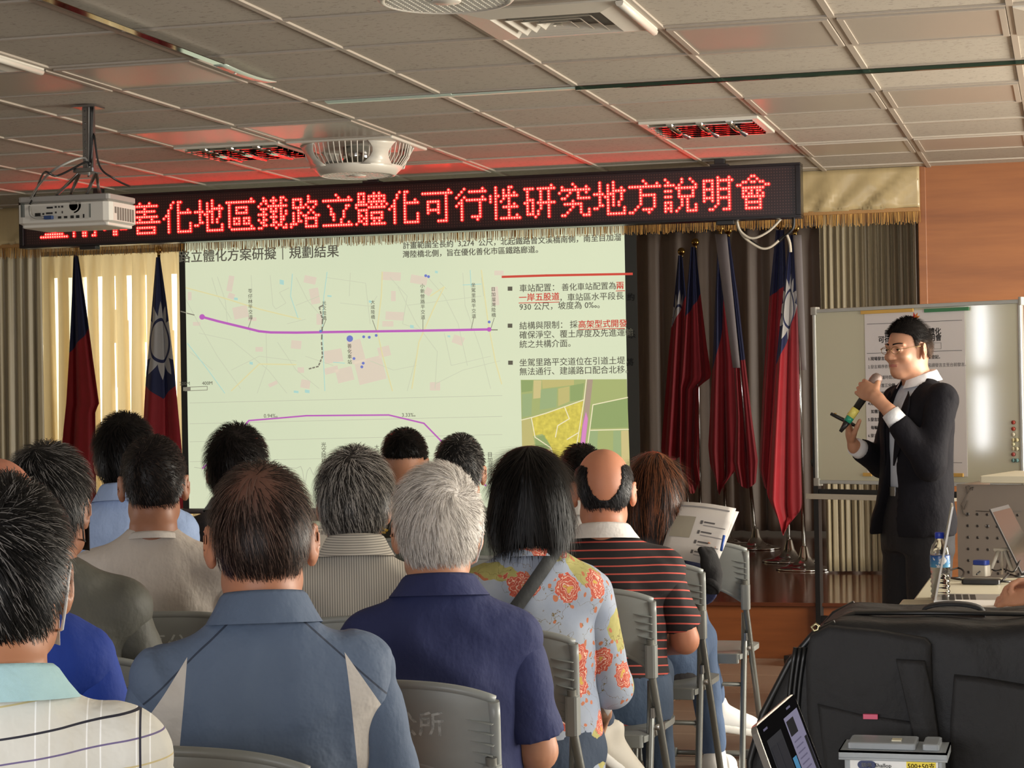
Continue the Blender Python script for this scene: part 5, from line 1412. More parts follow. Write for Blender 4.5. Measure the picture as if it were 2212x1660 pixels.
pp['grey2'] = person('man with short grizzled hair in grey-green shirt before the screen', 991, 940, 6.9, -15, -13, 0, 0, 1.02, 1.0, 1.0, (178, 128, 100), dict(style='buzz', thick=.012, nape=-.085, count=4500, length=.014, width=.0018, lift=.6), HGB, fabric('grey_green_shirt', (104, 110, 100)), None, 1.0, 'polo', None)
pp['wht2'] = person('man with black hair in white shirt hidden behind the bald-crowned man', 1254, 962, 7.78, -13, -14, 0, 0, 1.04, 1.0, 1.0, (176, 124, 96), dict(style='short', thick=.013, nape=-.01, count=3500, length=.02, width=.002, lift=.5), HB, fabric('white_shirt', (210, 206, 200)), None, 1.0, 'shirt', None)
pp['long'] = person('woman with long brown hair in dark vest holding printed sheets', 1412, 978, 6.92, -11, -9, 0, 0, .98, .94, .95, (204, 150, 120), dict(style='long', count=6000, length=.10, width=.0016, lift=.03, h=.0065), HLB, fabric('charcoal_vest', (52, 50, 54)), fabric('navy_sleeve', (48, 54, 92)), .72, None, None,
       arms=dict(R=dict(e=('px', 1510, 1312, 6.72), w=('px', 1541, 1256, 6.76), fine=True, hd=(-.0, .12, 1), up=(.45, -.9, 0), curl=.7, side=-1), L=dict(e=(-.22, .18, .70), w=(.02, .38, .80), hd=(.5, .4, .6))),
       legs=dict(R=dict(k=(.15, .42, .53), a=(.20, .45, .10), t=(.30, 1, 0)), L=dict(k=(.12, .44, .60), a=('px', 1545, 1520, 7.62), t=(.9, .4, -.2))), pants=fabric('blue_jeans_light', (84, 106, 140)), female=True, shoemat=M('white_sneaker', (230, 230, 228), .5))
# yellow lettering on the vest
p = pp['vest']; t = MB()
def on_back(p, V, F, z0, x0=0.0, off=.006):
    rows = np.array(p['rows']); out = []
    for v in V:
        z = z0 + v[1]; x = x0 + v[0]; rx = np.interp(z, rows[:, 0], rows[:, 3]) + .004; ry = np.interp(z, rows[:, 0], rows[:, 4]) + .004; cy = np.interp(z, rows[:, 0], rows[:, 2])
        out.append((x, cy - ry * math.sqrt(max(.02, 1 - (x / rx) ** 2)) - off, z))
    return out, F
for body, em, z, x0 in (('臺南市善化', .060, .958, -.045), ('祭祝', .105, .868, -.06), ('服務團隊', .060, .800, -.055)):
    V, F = text_mesh(body, em, .02 * em, 1.12, 'CENTER'); V = V.copy(); a, f = on_back(p, V, F, z, x0); t.add(a, f)
t.build('yellow_lettering', M('yellow_thread', (214, 170, 48), .6), p['root'])
# bag strap over the floral blouse
p = pp['floral']; rows = np.array(p['rows']); P = []
for i in range(15):
    u = i / 14; z = 1.075 + p['dz'] - .34 * u; x = .075 - .26 * u
    ry = np.interp(z, rows[:, 0], rows[:, 4]) + .010; rx = np.interp(z, rows[:, 0], rows[:, 3]) + .010; cy = np.interp(z, rows[:, 0], rows[:, 2]); y = cy - ry * math.sqrt(max(.03, 1 - min(.97, abs(x) / rx) ** 2)) - .004
    P.append([(x - .011, y, z + .013), (x + .011, y - .001, z - .013)])
b = MB(); b.grid(P, (0, .006, 0)); tag(b.build('bag_strap', fabric('dark_webbing', (66, 68, 68))), 'dark grey bag strap crossing the floral blouse', 'strap').parent = p['root']
del bpy.data.objects['bag_strap']['category']
# chairs: the right-hand column shows in the photograph, the others stand under their sitters
place_chair(-1.385, 3.19, 'grey folding chair holding the man in slate blue shirt with white sides')
place_chair(-1.30, 3.96, 'grey folding chair with worn lettering behind the white-haired man in navy')
place_chair(-1.36, 4.86, 'grey folding chair behind the woman in floral blouse')
place_chair(-1.37, 5.84, 'grey folding chair behind the man in red-striped black polo')
place_chair(-1.39, 6.76, 'grey folding chair of the long-haired woman with printed sheets')
place_chair(-1.385, 7.66, 'empty grey folding chair in the front row before the stage')
for k_, lb in (('plaid', 'grey folding chair under the man in white checked shirt'), ('royal', 'grey folding chair under the man in royal blue polo'), ('olive', 'grey folding chair under the man in grey-green T-shirt'), ('white', 'grey folding chair under the buzz-cut man in white T-shirt'), ('grey', 'grey folding chair under the grey-haired man in pinstripe shirt'), ('lblue', 'grey folding chair under the man in light blue shirt'), ('dark', 'grey folding chair under the man in dark jacket'), ('vest', 'grey folding chair under the man in olive lettered vest'), ('grey2', 'grey folding chair under the grizzled man in grey-green shirt'), ('wht2', 'grey folding chair under the man in white shirt behind the bald-crowned man')):
    l = pp[k_]['root'].location; place_chair(l.x, l.y + .035, lb, pp[k_]['root'].rotation_euler.z)
# ================================================================== FLAGS ON STANDS
def mat_flag(name, vc, sl, bow=0.0, sun=None, dim=1.0):
    m, n = mat_new(name); uvn = n.new('ShaderNodeUVMap'); u, v, _ = n.xyz(uvn.outputs[0])
    edge = n.math('ADD', n.math('MULTIPLY_ADD', u, sl, vc), n.math('MULTIPLY', n.math('ABSOLUTE', n.math('SUBTRACT', u, .5)), -bow))
    blue = n.math('LESS_THAN', v, edge)
    f = n.noise(n.coord(), 10, 2)
    red = n.mix(f, lin((166, 28, 40)), lin((188, 38, 50))); nav = n.mix(f, lin((30, 38, 84)), lin((42, 50, 98)))
    o = n.mix(blue, red, nav)
    if sun:
        su, sv, ru, rv = sun
        dx = n.math('DIVIDE', n.math('SUBTRACT', u, su), ru); dy = n.math('DIVIDE', n.math('SUBTRACT', v, sv), rv)
        r = n.math('SQRT', n.math('ADD', n.math('MULTIPLY', dx, dx), n.math('MULTIPLY', dy, dy)))
        a = n.math('ARCTAN2', dx, dy); w = n.math('PINGPONG', n.math('MULTIPLY', a, 12 / (2 * PI)), .5)
        ray_ = n.math('MULTIPLY_ADD', w, -1.5, 2.0)
        star = n.math('LESS_THAN', r, ray_); ring = n.math('MULTIPLY', n.math('GREATER_THAN', r, .98), n.math('LESS_THAN', r, 1.14))
        k = n.math('MULTIPLY', n.math('MULTIPLY', star, n.math('SUBTRACT', 1.0, ring)), blue)
        o = n.mix(k, o, lin((212, 210, 208)))
    n.link(o, n.bsdf.inputs['Base Color']); n.bsdf.inputs['Roughness'].default_value = .62; n.bsdf.inputs['Sheen Weight'].default_value = .2
    n.bump(n.noise(n.coord(), 900, 1), .1, .001)
    return m
def flag(top, base, rows, m, label, seed=1, folds=2.2, amp=.03, strip=None, group='national flags on floor stands'):
    B = atz(base[0], base[1], STZ); Y = float(B[1]); T = at(top[0], top[1], Y + .02)
    root = empty('flag_on_stand', tuple(B), 0, label, 'flag', group); L = lambda p: (float(p[0] - B[0]), float(p[1] - B[1]), float(p[2] - B[2]))
    t = Vector(L(T)); b = MB(); b.tube([(0, 0, .03), tuple(t)], .0125, 10); b.build('pole', MT['chrome'], root)
    b = MB(); b.lathe([(.0, 0), (.175, 0), (.18, .006), (.172, .014), (.12, .022), (.06, .045), (.035, .085), (.022, .14), (.015, .15)], n=32); b.build('base', MT['chrome'], root)
    b = MB(); r = .030
    b.lathe([(.004, -.02), (.014, -.018), (.012, 0)] + [(r * math.sin(a), r - r * math.cos(a)) for a in np.linspace(.4, PI - .05, 9)], tuple(t), 16); b.build('finial', MT['gold'], root)
    rnd = random.Random(seed); ph = rnd.uniform(0, 6); NU, NV = 44, 56
    ry = [q[0] for q in rows]; P = []; UV = []
    v0, v1 = ry[0], ry[-1]
    for j in range(NV):
        v = j / (NV - 1); py = v0 + (v1 - v0) * v; xl = np.interp(py, ry, [q[1] for q in rows]); xr = np.interp(py, ry, [q[2] for q in rows]); row = []
        for i in range(NU):
            u = i / (NU - 1); w = u * folds * 2 * PI + ph + .8 * math.sin(2.2 * v + seed)
            dy = amp * (.25 + .9 * v) * (math.sin(w) + .35 * math.sin(2.3 * w + 1)) - .02
            uu = u + .10 * math.sin(w + 1.2) * math.sin(PI * u) / folds
            sag = (rows[0][3] if len(rows[0]) > 3 else 0)
            q = at(xl + (xr - xl) * uu, py + sag * math.sin(PI * u) * v ** 3, Y + dy); row.append(L(q)); UV.append((u, v))
        P.append(row)
    b = MB(); b.grid(P); o = b.build('flag_cloth', m, root)
    uvl = o.data.uv_layers.new(name='UVMap')
    for lp in o.data.loops: uvl.data[lp.index].uv = UV[lp.vertex_index]
    if strip:
        b = MB(); P = []
        for k in range(18):
            v = k / 17; x = np.interp(v, [0, 1], [strip[0][0], strip[1][0]]); y = strip[0][1] + (strip[1][1] - strip[0][1]) * v; hw = (strip[2] + (strip[3] - strip[2]) * v) / 2
            P.append([L(at(x + hw * c_, y, Y - .05 - .02 * math.cos(c_ * 1.4) - .02 * v)) for c_ in (-1, -.6, -.2, .2, .6, 1)])
        b.grid(P, (0, .004, 0)); b.build('white_hoist_band', mat_cloth('flag_hoist', (178, 168, 166), .6, .2), root)
    return root
FA = mat_flag('flag_sun_side', .36, -.16, 0, (.42, .34, .32, .085)); FB = mat_flag('flag_fold_b', .30, -.10, 0)
FC = mat_flag('flag_fold_c', .55, -.42, 0); FD = mat_flag('flag_fold_d', .50, 0, 0); FE = mat_flag('flag_fold_e', .26, -.05, 0); FF = mat_flag('flag_sun_f', .46, -.22, 0, (.46, .26, .30, .062))
FG = mat_flag('flag_left_plain', .40, -.10, 0); FH = mat_flag('flag_left_sun', .56, 0.0, .10, (.5, .33, .40, .078))
flag((1472, 552), (1488, 1166), [(552, 1465, 1474, 10), (640, 1457, 1482), (770, 1444, 1480), (968, 1428, 1474), (985, 1430, 1472)], FA, 'leftmost flag of the right-hand group, white sun half folded', 3, 1.6)
flag((1502, 532), (1514, 1172), [(534, 1492, 1503, 30), (633, 1483, 1513), (748, 1475, 1527), (815, 1470, 1537), (835, 1469, 1510), (1000, 1468, 1506), (1037, 1478, 1512)], FB, 'second flag of the right-hand group, red corner sticking out to the right', 5, 2.2)
flag((1556, 502), (1568, 1178), [(506, 1551, 1560, 30), (640, 1545, 1572), (777, 1540, 1592), (965, 1530, 1602), (1005, 1534, 1598), (1040, 1548, 1560)], FC, 'third flag of the right-hand group, mostly red, behind the slanted pole', 7, 1.8)
flag((1573, 507), (1633, 1186), [(512, 1566, 1576, 14), (640, 1572, 1594), (772, 1584, 1609), (900, 1588, 1624), (994, 1582, 1637), (1042, 1594, 1633)], FD, 'flag on the slanted pole with a pale band down its hoist', 9, 1.8, .03, ((1557, 506), (1591, 795), 26, 16))
flag((1686, 497), (1705, 1214), [(497, 1676, 1694, 20), (633, 1663, 1700), (850, 1647, 1704), (1013, 1640, 1700), (1050, 1650, 1690)], FE, 'dark flag hanging behind the one nearest to the whiteboard', 11, 2.2)
flag((1717, 503), (1738, 1231), [(508, 1705, 1718, 40), (633, 1692, 1722), (768, 1678, 1726), (900, 1668, 1730), (1067, 1656, 1734), (1095, 1668, 1733), (1118, 1684, 1700)], FF, 'flag nearest to the whiteboard with the white sun showing', 13, 1.8, .03, ((1722, 508), (1736, 800), 18, 12))
flag((165, 532), (188, 1176), [(545, 159, 168, 10), (670, 154, 187), (770, 149, 200), (872, 143, 214), (890, 141, 206), (1000, 130, 207), (1090, 134, 208)], FG, 'left flag before the glowing curtain, navy and red without visible sun', 15, 1.5, .04)
flag((343, 548), (352, 1180), [(556, 337, 346, 10), (654, 329, 360), (765, 320, 373), (803, 316, 377), (974, 306, 393), (1100, 304, 398)], FH, 'flag beside the projection screen showing the full white sun', 17, 1.3, .035)

# ================================================================== PROJECTOR
Pp = atz(188, 231, CZ); yf = 8.62
pc = at(130, 452, yf); prx = float(pc[0]) + .012; prz = float(at(130, 490, yf)[2]); H_ = .150
pr = empty('projector', (prx, yf + .15, prz), 0, 'white projector hanging from the ceiling on a steel pole', 'projector')
WP = M('projector_white', (206, 202, 192), .4, var=.02); GP = M('projector_grey', (150, 146, 140), .45, var=.03)
hw = .525 * float(at(227, 452, yf)[0] - at(34, 452, yf)[0])
b = MB(); b.box((-hw, -.15, .012), (hw, .15, H_ - .03), .035); b.box((-hw + .02, -.13, 0), (hw - .02, .13, .02), .03); b.build('housing', WP, pr)
b = MB(); b.box((-hw + .006, -.144, H_ - .032), (hw - .006, .144, H_), .03); b.build('base_plate', GP, pr)
fx = lambda px: float(at(px, 450, yf)[0]) - prx
fz = lambda px, py: float(at(px, py, yf)[2]) - prz
b = MB(); b.box((fx(66), -.1515, fz(130, 475)), (fx(192), -.1495, fz(130, 443)), .0); b.build('connector_panel', M('projector_panel', (190, 186, 176), .5), pr)
b = MB()
for x, y, w, h in ((108, 448, 13, 4), (121, 447, 4, 4), (128, 447, 3, 4), (135, 447, 4, 4), (94, 461, 4, 4), (107, 460, 14, 4), (121, 459, 3, 4), (135, 459, 2, 5), (82, 462, 12, 7), (129, 470, 7, 5), (142, 470, 7, 5), (156, 470, 7, 6), (168, 470, 7, 6), (181, 469, 3, 8)):
    b.box((fx(x - w / 2), -.1535, fz(130, y + h / 2)), (fx(x + w / 2), -.150, fz(130, y - h / 2)))
b.build('sockets', MT['black'], pr)
b = MB()
for x in (45, 48, 51, 188, 191, 194):
    b = MB(); b.box((fx(x), -.1512, fz(x, 470)), (fx(x + 1.6), -.149, fz(x, 440))); b.build('rear_vent', M('vent_dark_green', (60, 70, 66), .6), pr)
b = MB(); cx_, cz_ = fx(159), fz(159, 445); b.poly([(cx_ + .022 * math.cos(2 * PI * k / 20), -.1515, cz_ + .022 * math.sin(2 * PI * k / 20)) for k in range(20)])
P = [(cx_ + (.034 + .006 * t) * math.cos(a), -.1515, cz_ + .034 * math.sin(a)) for t, a in zip(np.linspace(0, 1, 12), np.linspace(-1.5, .5, 12))]; Q = [(cx_ + (.026) * math.cos(a), -.1515, cz_ + .027 * math.sin(a)) for a in np.linspace(-1.5, .5, 12)]
b.grid([Q, P], smooth=False); b.build('round_emblem', M('emblem_grey', (150, 145, 136), .6), pr)
b = MB()
for i in range(8): b.box((hw - .002, -.10 + i * .026, .028 + (.03 if i == 0 else 0)), (hw + .0015, -.083 + i * .026, .088))
b.build('side_vent', M('vent_grey', (112, 106, 98), .6), pr)
b = MB(); b.lathe([(.04, .0), (.045, .03), (.03, .035)], (-.05, .15, .055), 20, 'y'); b.build('lens', MT['black'], pr)
b = MB(); b.box((fx(98), -.17, fz(98, 475)), (fx(116), -.150, fz(98, 467)), .003); b.build('blue_plug', M('plug_blue', (36, 62, 110), .4), pr)
px_ = float(Pp[0]) - prx; py_ = float(Pp[1]) - yf - .15; zt = CZ - prz
b = MB(); b.box((px_ - .018, py_ - .012, H_ + .05), (px_ + .006, py_ + .012, zt)); b.box((px_ + .010, py_ - .012, H_ + .05), (px_ + .032, py_ + .012, zt))
for i in range(14): b.lathe([(.004, -.0135), (.004, -.0125)], (px_ - .006, py_, H_ + .09 + i * .027), 8, 'y')
b.box((px_ - .05, py_ - .05, zt - .006), (px_ + .06, py_ + .05, zt + .002)); b.build('pole', MT['steel'], pr)
b = MB(); b.box((px_ - .05, py_ - .05, H_ + .035), (px_ + .05, py_ + .05, H_ + .055), .006)
for q in (-1, 1):
    b.tube([(px_ + q * .04, py_, H_ + .04), (q * hw * .34, -.07, H_), ], .008, 6); b.tube([(px_ + q * .04, py_, H_ + .04), (q * hw * .34, .07, H_)], .008, 6)
b.build('bracket', MT['steel'], pr)
b = cable([(px_ + .02, py_ - .02, zt), (px_ + .016, py_ - .025, zt - .3), (px_ + .0, py_ - .03, H_ + .10), (px_ - .12, py_ - .1, H_ + .04), (fx(75), -.17, H_ + .0), (fx(70), -.175, .07), (fx(80), -.172, .045), (fx(98), -.165, fz(98, 471))], .0055, None, None, None); b.build('video_cable', M('grey_cable', (150, 148, 142), .5), pr)
b = cable([(px_ + .03, py_ - .02, zt), (px_ + .024, py_ - .03, zt - .25), (px_ + .005, py_ - .035, H_ + .08), (px_ - .1, py_ - .09, H_ + .02), (px_ - .16, py_ - .1, H_ + .035), (fx(80), -.165, H_ + .01), (fx(70), -.172, H_ - .04)], .0045, None, None, None); b.build('black_cable', MT['black'], pr)
b = cable([(px_ + .035, py_ - .015, zt), (px_ + .03, py_ - .03, zt - .25), (px_ + .05, py_ - .04, H_ + .2), (px_ + .075, py_ - .04, H_ + .06), (px_ + .13, py_ - .02, H_ + .005), (px_ + .15, py_ + .1, H_ - .02)], .0045, None, None, None); b.build('power_cable', MT['black'], pr)

# ================================================================== WHITEBOARD ON A STAND
TL = atd(1755, 675, 10.74); TR = atd(2206, 640, 9.93); zt = (TL[2] + TR[2]) / 2; zb = float(atd(1768, 1045, 10.74)[2])
BD = np.array([TR[0] - TL[0], TR[1] - TL[1], 0]); BW = float(np.linalg.norm(BD)); BD /= BW; BN = np.array([BD[1], -BD[0], 0])
bang = math.atan2(BD[1], BD[0]); BH = float(zt) - zb
wb = empty('whiteboard', (float(TL[0]), float(TL[1]), 0), bang, 'mobile whiteboard on a black stand behind the presenter', 'whiteboard')
def bd(px, py):
    d = ray(px, py); t = ((TL - CAM) @ BN) / (d @ BN); p = CAM + d * t; q = p - TL
    return float(q @ BD), float(p[2])
mwb, n = mat_new('whiteboard_enamel'); n.bsdf.inputs['Base Color'].default_value = lin((206, 204, 180)); n.bsdf.inputs['Roughness'].default_value = .07; n.bsdf.inputs['Specular IOR Level'].default_value = .4
n.bsdf.inputs['Coat Weight'].default_value = .0; n.bsdf.inputs['Coat Roughness'].default_value = .05
b = MB(); b.box((.012, .0, zb + .012), (BW - .012, .018, zb + BH - .012)); b.build('writing_surface', mwb, wb)
b = MB()
for lo, hi in (((0, -.008, zb), (BW, .024, zb + .02)), ((0, -.008, zb + BH - .02), (BW, .024, zb + BH)), ((0, -.008, zb), (.02, .024, zb + BH)), ((BW - .02, -.008, zb), (BW, .024, zb + BH))): b.box(lo, hi, .006)
b.build('aluminium_frame', M('whiteboard_frame', (176, 176, 170), .35, .5), wb)
b = MB()
for x in (0, BW):
    for z in (zb, zb + BH): b.box((x - .012 if x else -.006, -.014, z - (.012 if z == zb else .03)), (x + .03 if not x else x + .008, .028, z + (.03 if z == zb else .012)), .006)
b.build('corner_cap', M('corner_grey', (162, 160, 152), .5), wb)
b = MB()
for x in (-.035, BW + .012):
    b.box((x, .03, .03), (x + .03, .06, zb + BH * .55)); b.box((x - .004, -.27, .02), (x + .034, .33, .055), .008)
b.box((-.03, .035, zb - .075), (BW + .03, .055, zb - .03)); b.box((-.03, .035, .2), (BW + .03, .055, .235))
b.build('stand', MT['blackmetal'], wb)
for x in (-.035, BW + .012):
    b = MB(); b.lathe([(.0, -.012), (.03, -.012), (.034, 0), (.03, .012), (.0, .012)], (x + .015, .045, zb + BH * .12), 16, 'y'); b.build('pivot_knob', MT['black'], wb)
for x in (-.02, BW + .027):
    for y in (-.25, .31):
        b = MB(); b.lathe([(.0, -.012), (.024, -.012), (.026, 0), (.024, .012), (0, .012)], (x, y, .024), 14, 'x'); b.build('caster', MT['black'], wb)
u0, z0_ = bd(1757, 1072); u1, _z = bd(1876, 1072)
b = MB(); b.box((u0, -.07, z0_ - .012), (u1 + .5, .03, z0_ + .006), .005); b.box((u0, -.074, z0_ - .012), (u1 + .5, -.066, z0_ + .016), .003); b.build('pen_tray', M('tray_white', (196, 190, 174), .4), wb)
def wbobj(name, b, m, label, cat, group=None):
    o = b.build(name, m); o.location = wb.location; o.rotation_euler = wb.rotation_euler; return tag(o, label, cat, group)
# poster
pu0, pz1 = bd(1868, 676); pu1, _ = bd(2084, 672); _, pz0 = bd(2080, 1030)
b = MB(); b.box((pu0, -.0035, pz0), (pu1, -.0015, pz1 + .0)); 
po = wbobj('poster', b, M('poster_paper', (226, 222, 222), .6, var=.01), 'printed white poster of meeting rules stuck on the whiteboard', 'poster')
INKP = M('poster_ink', (36, 34, 36), .7); t = MB()
def ptx(body, px, py, em, bold=.01, align='LEFT', tb=None):
    u, z = bd(px, py); u2, _z = bd(px + 40, py); sc = (u2 - u) / 40; V, F = text_mesh(body, em * sc, bold * em * sc, 1.0, align); (tb or t).add([(u + v[0], -.0042, z + v[1]) for v in V], F)
mid = (1868 + 2084) / 2 + 2
ptx('善化地區鐵路立體化', 1911, 726, 13.5, .05); ptx('可行性研究地方說明會', 1898, 740, 13.5, .05); ptx('會場發言規則', 1968, 753, 8.5, .02)
for i, (tx, bo) in enumerate((('1.現場發言請先至會場入口處完成登記區登記。', .05), ('2.發言順序依登記先後為準，由司儀唱名請發言主至台前發言。', .0), ('   並報會議時間及單位。', .0), ('3.每輪發言三分鐘，未到場者；若經唱名3次仍', .05), ('   未到視同放棄。', .05), ('4.除口頭發言外，亦可於會後提出書面意見。', .05), ('   如需協助請於會場舉手', .05), ('5.發言請簡短扼要，響鈴後請結束發言聲', .05), ('   每輪為限。', .05), ('6.發言請先報姓名及單位，並尊重他人發言之時', .03), ('   提出意見。', .0), ('7.會議紀錄另行公告於本局網站內', .05), ('8.其他未盡事項從其規定辦理。', .05))):
    ptx(tx, 1876, 779 + i * 17.3 + (6 if i > 1 else 0) + (4 if i > 4 else 0), 7.6, bo)
for y in (701, 764, 998): 
    ua, za = bd(1870, y); ub, _z = bd(2083, y); t.box((ua + .01, -.0044, za - .001), (ub - .01, -.0036, za + .001))
ua, za = bd(2002, 755); ub, zc = bd(2034, 741); t.box((ua, -.0044, za), (ub, -.0036, za + .0012)); t.box((ua, -.0044, zc), (ub, -.0036, zc + .0012)); t.box((ub - .0012, -.0044, za), (ub, -.0036, zc))
t.build('poster_lettering', INKP, po)
t = MB(); ptx('lo', 1957, 694, 15, .02, tb=t); t.build('logo_lettering', INKP, po)
mm = [M('logo_red', (196, 52, 40), .6), M('logo_orange', (226, 132, 52), .6), M('logo_dark', (120, 40, 30), .6)]
t = MB(); lu, lz = bd(1977, 689)
for k_, (a, l, c_) in enumerate(((100, .035, 0), (60, .036, 1), (25, .034, 1), (140, .024, 2), (-40, .022, 0), (-120, .026, 0))):
    t.cur = c_; ca, sa = math.cos(R(a)), math.sin(R(a)); t.poly([(lu, -.0044 - .0002 * k_, lz), (lu + .5 * l * ca - .006 * sa, -.0044 - .0002 * k_, lz + .5 * l * sa + .006 * ca), (lu + l * ca, -.0044 - .0002 * k_, lz + l * sa), (lu + .5 * l * ca + .006 * sa, -.0044 - .0002 * k_, lz + .5 * l * sa - .006 * ca)])
t.build('bird_shaped_logo', mm, po)
for (a, b_, c_, lb, mat_) in (((1861, 676), (1975, 670), 8, 'yellow magnetic strip holding the top of the poster', (214, 172, 84)), ((1998, 672), (2095, 667), 8, 'green magnetic strip beside the poster top', (62, 128, 84)), ((1866, 1026), (1885, 1025), 7, 'short yellow magnetic strip at the poster lower left', (206, 164, 78)), ((2056, 1027), (2083, 1026), 7, 'short yellow magnetic strip at the poster lower right', (206, 164, 78))):
    ua, za = bd(*a); ub, zc = bd(*b_); h_ = .009
    t = MB(); t.box((ua, -.012, (za + zc) / 2 - h_), (ub, -.0036, (za + zc) / 2 + h_), .003); wbobj('magnetic_strip', t, M('strip_%d%d%d' % mat_, mat_, .4), lb, 'magnet', 'magnetic strips on the whiteboard')
for i, (y, c_) in enumerate(((913, (150, 60, 50)), (927, (160, 70, 56)), (939, (196, 190, 170)), (951, (200, 190, 150)), (960, (200, 196, 160)), (970, (196, 190, 160)), (982, (150, 70, 66)), (995, (104, 140, 140)))):
    for dx in ((0, 8) if i in (3, 5, 7) else (0,)):
        u, z = bd(2190 + dx, y); t = MB(); t.lathe([(.0, -.012), (.008, -.012), (.010, -.008), (.010, 0)], (u, 0, z), 14, 'y'); wbobj('round_magnet', t, M('magnet_%d_%d_%d' % c_, c_, .3), ('topmost red', 'second red, below the top one', 'small cream', 'pair of pale', 'single pale yellow', 'pair of cream', 'lowest red', 'pair of teal')[i] + (' round magnet' if i not in (3, 5, 7) else ' round magnets, ' + ('left' if dx == 0 else 'right') + ' one,') + ' in the column at the whiteboard edge', 'magnet', 'round magnets on the whiteboard')
# ================================================================== PRESENTER
TH = R(125); Pp_ = at(1962, 690, 8.22); HZ = float(Pp_[2])
pr_root = empty('person', (float(Pp_[0]) + .02, 8.22 + .02, 0), TH, 'presenter in dark suit and glasses speaking into a microphone before the whiteboard', 'person')
k_ = HZ / 1.70
hcz = HZ - .108 - .013; hc = (.0, .03, hcz); Rm = head_rot(R(16), R(-4), R(0)); hs = .93; hc = (0, .03, HZ - .108 * hs - .009)
SKP = mat_skin('skin_presenter', (190, 142, 114))
S = SDF(axis_pts(-.34, .40, .011, [(-.11, .11, .0034), (-.17, .24, .0042)]), axis_pts(-.2, .44, .011, [(-.11, .16, .0034), (.12, .36, .0042)]), axis_pts(.02, 1.74, .012, [(1.12, 1.47, .0042), (1.43, 1.74, .0034)]))
PR = [(.80, 0, .150, .105), (.92, 0, .158, .110), (1.02, .0, .146, .102), (1.15, -.0, .158, .108), (1.28, -.005, .176, .110), (1.36, -.012, .168, .095), (1.405, -.016, .132, .078), (1.44, -.018, .088, .064), (1.47, -.018, .062, .058)]
S.loft([(z, 0, cy, rx - .014, ry - .014) for z, cy, rx, ry in PR], .02)
add_head(S, hc, Rm, hs, fat=.98)
S.cap(tuple(Vector(hc) + Rm @ Vector((0, -.022, -.075)) * hs), (0, -.02, 1.43), .053, .060, .03)
LS, LE, LW = Vector((-.182, -.02, 1.375)), Vector((-.225, .075, 1.125)), Vector((-.118, .185, 1.335))
RS, RE, RW = Vector((.182, -.02, 1.375)), Vector((.225, .02, 1.12)), Vector((.165, .185, 1.195))
MH, MBs = Vector((-.005, .165, 1.475)), Vector((.045, .29, 1.285)); MD = (MBs - MH).normalized()
S.cap(LS, LE, .046, .040, .02); S.cap(LE, LW, .040, .027, .01); S.cap(RS, RE, .046, .040, .02); S.cap(RE, RW, .040, .027, .01)
grip = MH + MD * .078; dL = (grip - LW); dL = (dL - MD * dL.dot(MD) * .55).normalized(); upL = dL.cross(MD); upL = upL if upL.dot(Vector((-.82, .57, 0))) > 0 else -upL
sdL = dL.cross(upL.normalized()); sideL = 1 if sdL.dot(-MD) > 0 else -1
LWs = grip + upL.normalized() * .024 - dL * .068
S.cap(LW, LWs, .027, .026, .01)
hand_to(S, LWs, dL, upL, sideL, .96, 1.05, 0, .004)
dR = Vector((-.12, .28, 1)).normalized(); upR = Vector((.45, .80, -.15)); RWs = RW + Vector((0, .01, .015))
hand_to(S, RWs, dR, upR, -1 if dR.cross(upR).dot(Vector((-1, 0, 0))) < 0 else 1, .96, .75, .05, .004)
for q in (-1, 1): S.cap((q * .09, 0, .86), (q * .10, .02, .47), .075, .052, .02); S.cap((q * .10, .02, .47), (q * .11, -.01, .07), .05, .036, .02)
S.build('body', SKP, pr_root)
FADE, n = mat_new('faded_black_hair'); x, y, z = n.xyz(n.coord())
n.link(n.mix(n.math('MULTIPLY_ADD', z, 22, -22 * (hc[2] - .015), clamp=True), lin((92, 72, 60)), lin((24, 20, 19))), n.bsdf.inputs['Base Color']); n.bsdf.inputs['Roughness'].default_value = .6; n.bsdf.inputs['Specular IOR Level'].default_value = .2
make_hair('buzz', pr_root, hc, Rm, hs, FADE, thick=.007, nape=-.050, count=8000, length=.019, width=.0012, lift=.85, h=.0045, whorl=(0, -.05, .09), seed=5, front=.070, top=1.6, temple=.045)
PP = dict(root=pr_root, hc=hc, Rm=Rm, hs=hs)
glasses(PP, M('gold_wire', (176, 150, 110), .25, .9))
T = lambda x, y, z: tuple(Vector(hc) + Rm @ Vector((x, y, z)) * hs)
for q in (-1, 1):
    b = MB(); b.lathe([(.0, .0), (.0045, .0012), (.0065, .0035), (.006, .0055)], (0, 0, 0), 12, 'y'); b.v = [T(q * .031 + v[0] * 1.5, .0965 - v[1], -.006 + v[2] * .75) for v in b.v]; b.build('eye', M('eye_dark', (34, 24, 20), .25), pr_root)
    b = MB(); P = []
    for i in range(9):
        u = i / 8; x = q * (.014 + .036 * u); z = .0165 + .004 * math.sin(PI * u * .8); y = .104 - .018 * u; w = .0032 * (1 - .6 * u)
        P.append([T(x, y + .001, z - w), T(x, y, z + w)])
    b.grid(P, tuple(Rm @ Vector((0, -.006, 0)))); b.build('eyebrow', HB, pr_root)
b = MB(); P = []
for zz, yy in ((-.0685, .1005), (-.0715, .1025), (-.0745, .1015), (-.079, .0995)):
    P.append([T(x, yy - 9 * x * x * 1.3, zz + (.0015 if abs(x) < .006 and zz > -.07 else 0)) for x in np.linspace(-.021, .021, 11)])
b.grid(P); b.build('lips', mat_skin('lip_skin', (176, 112, 100)), pr_root)
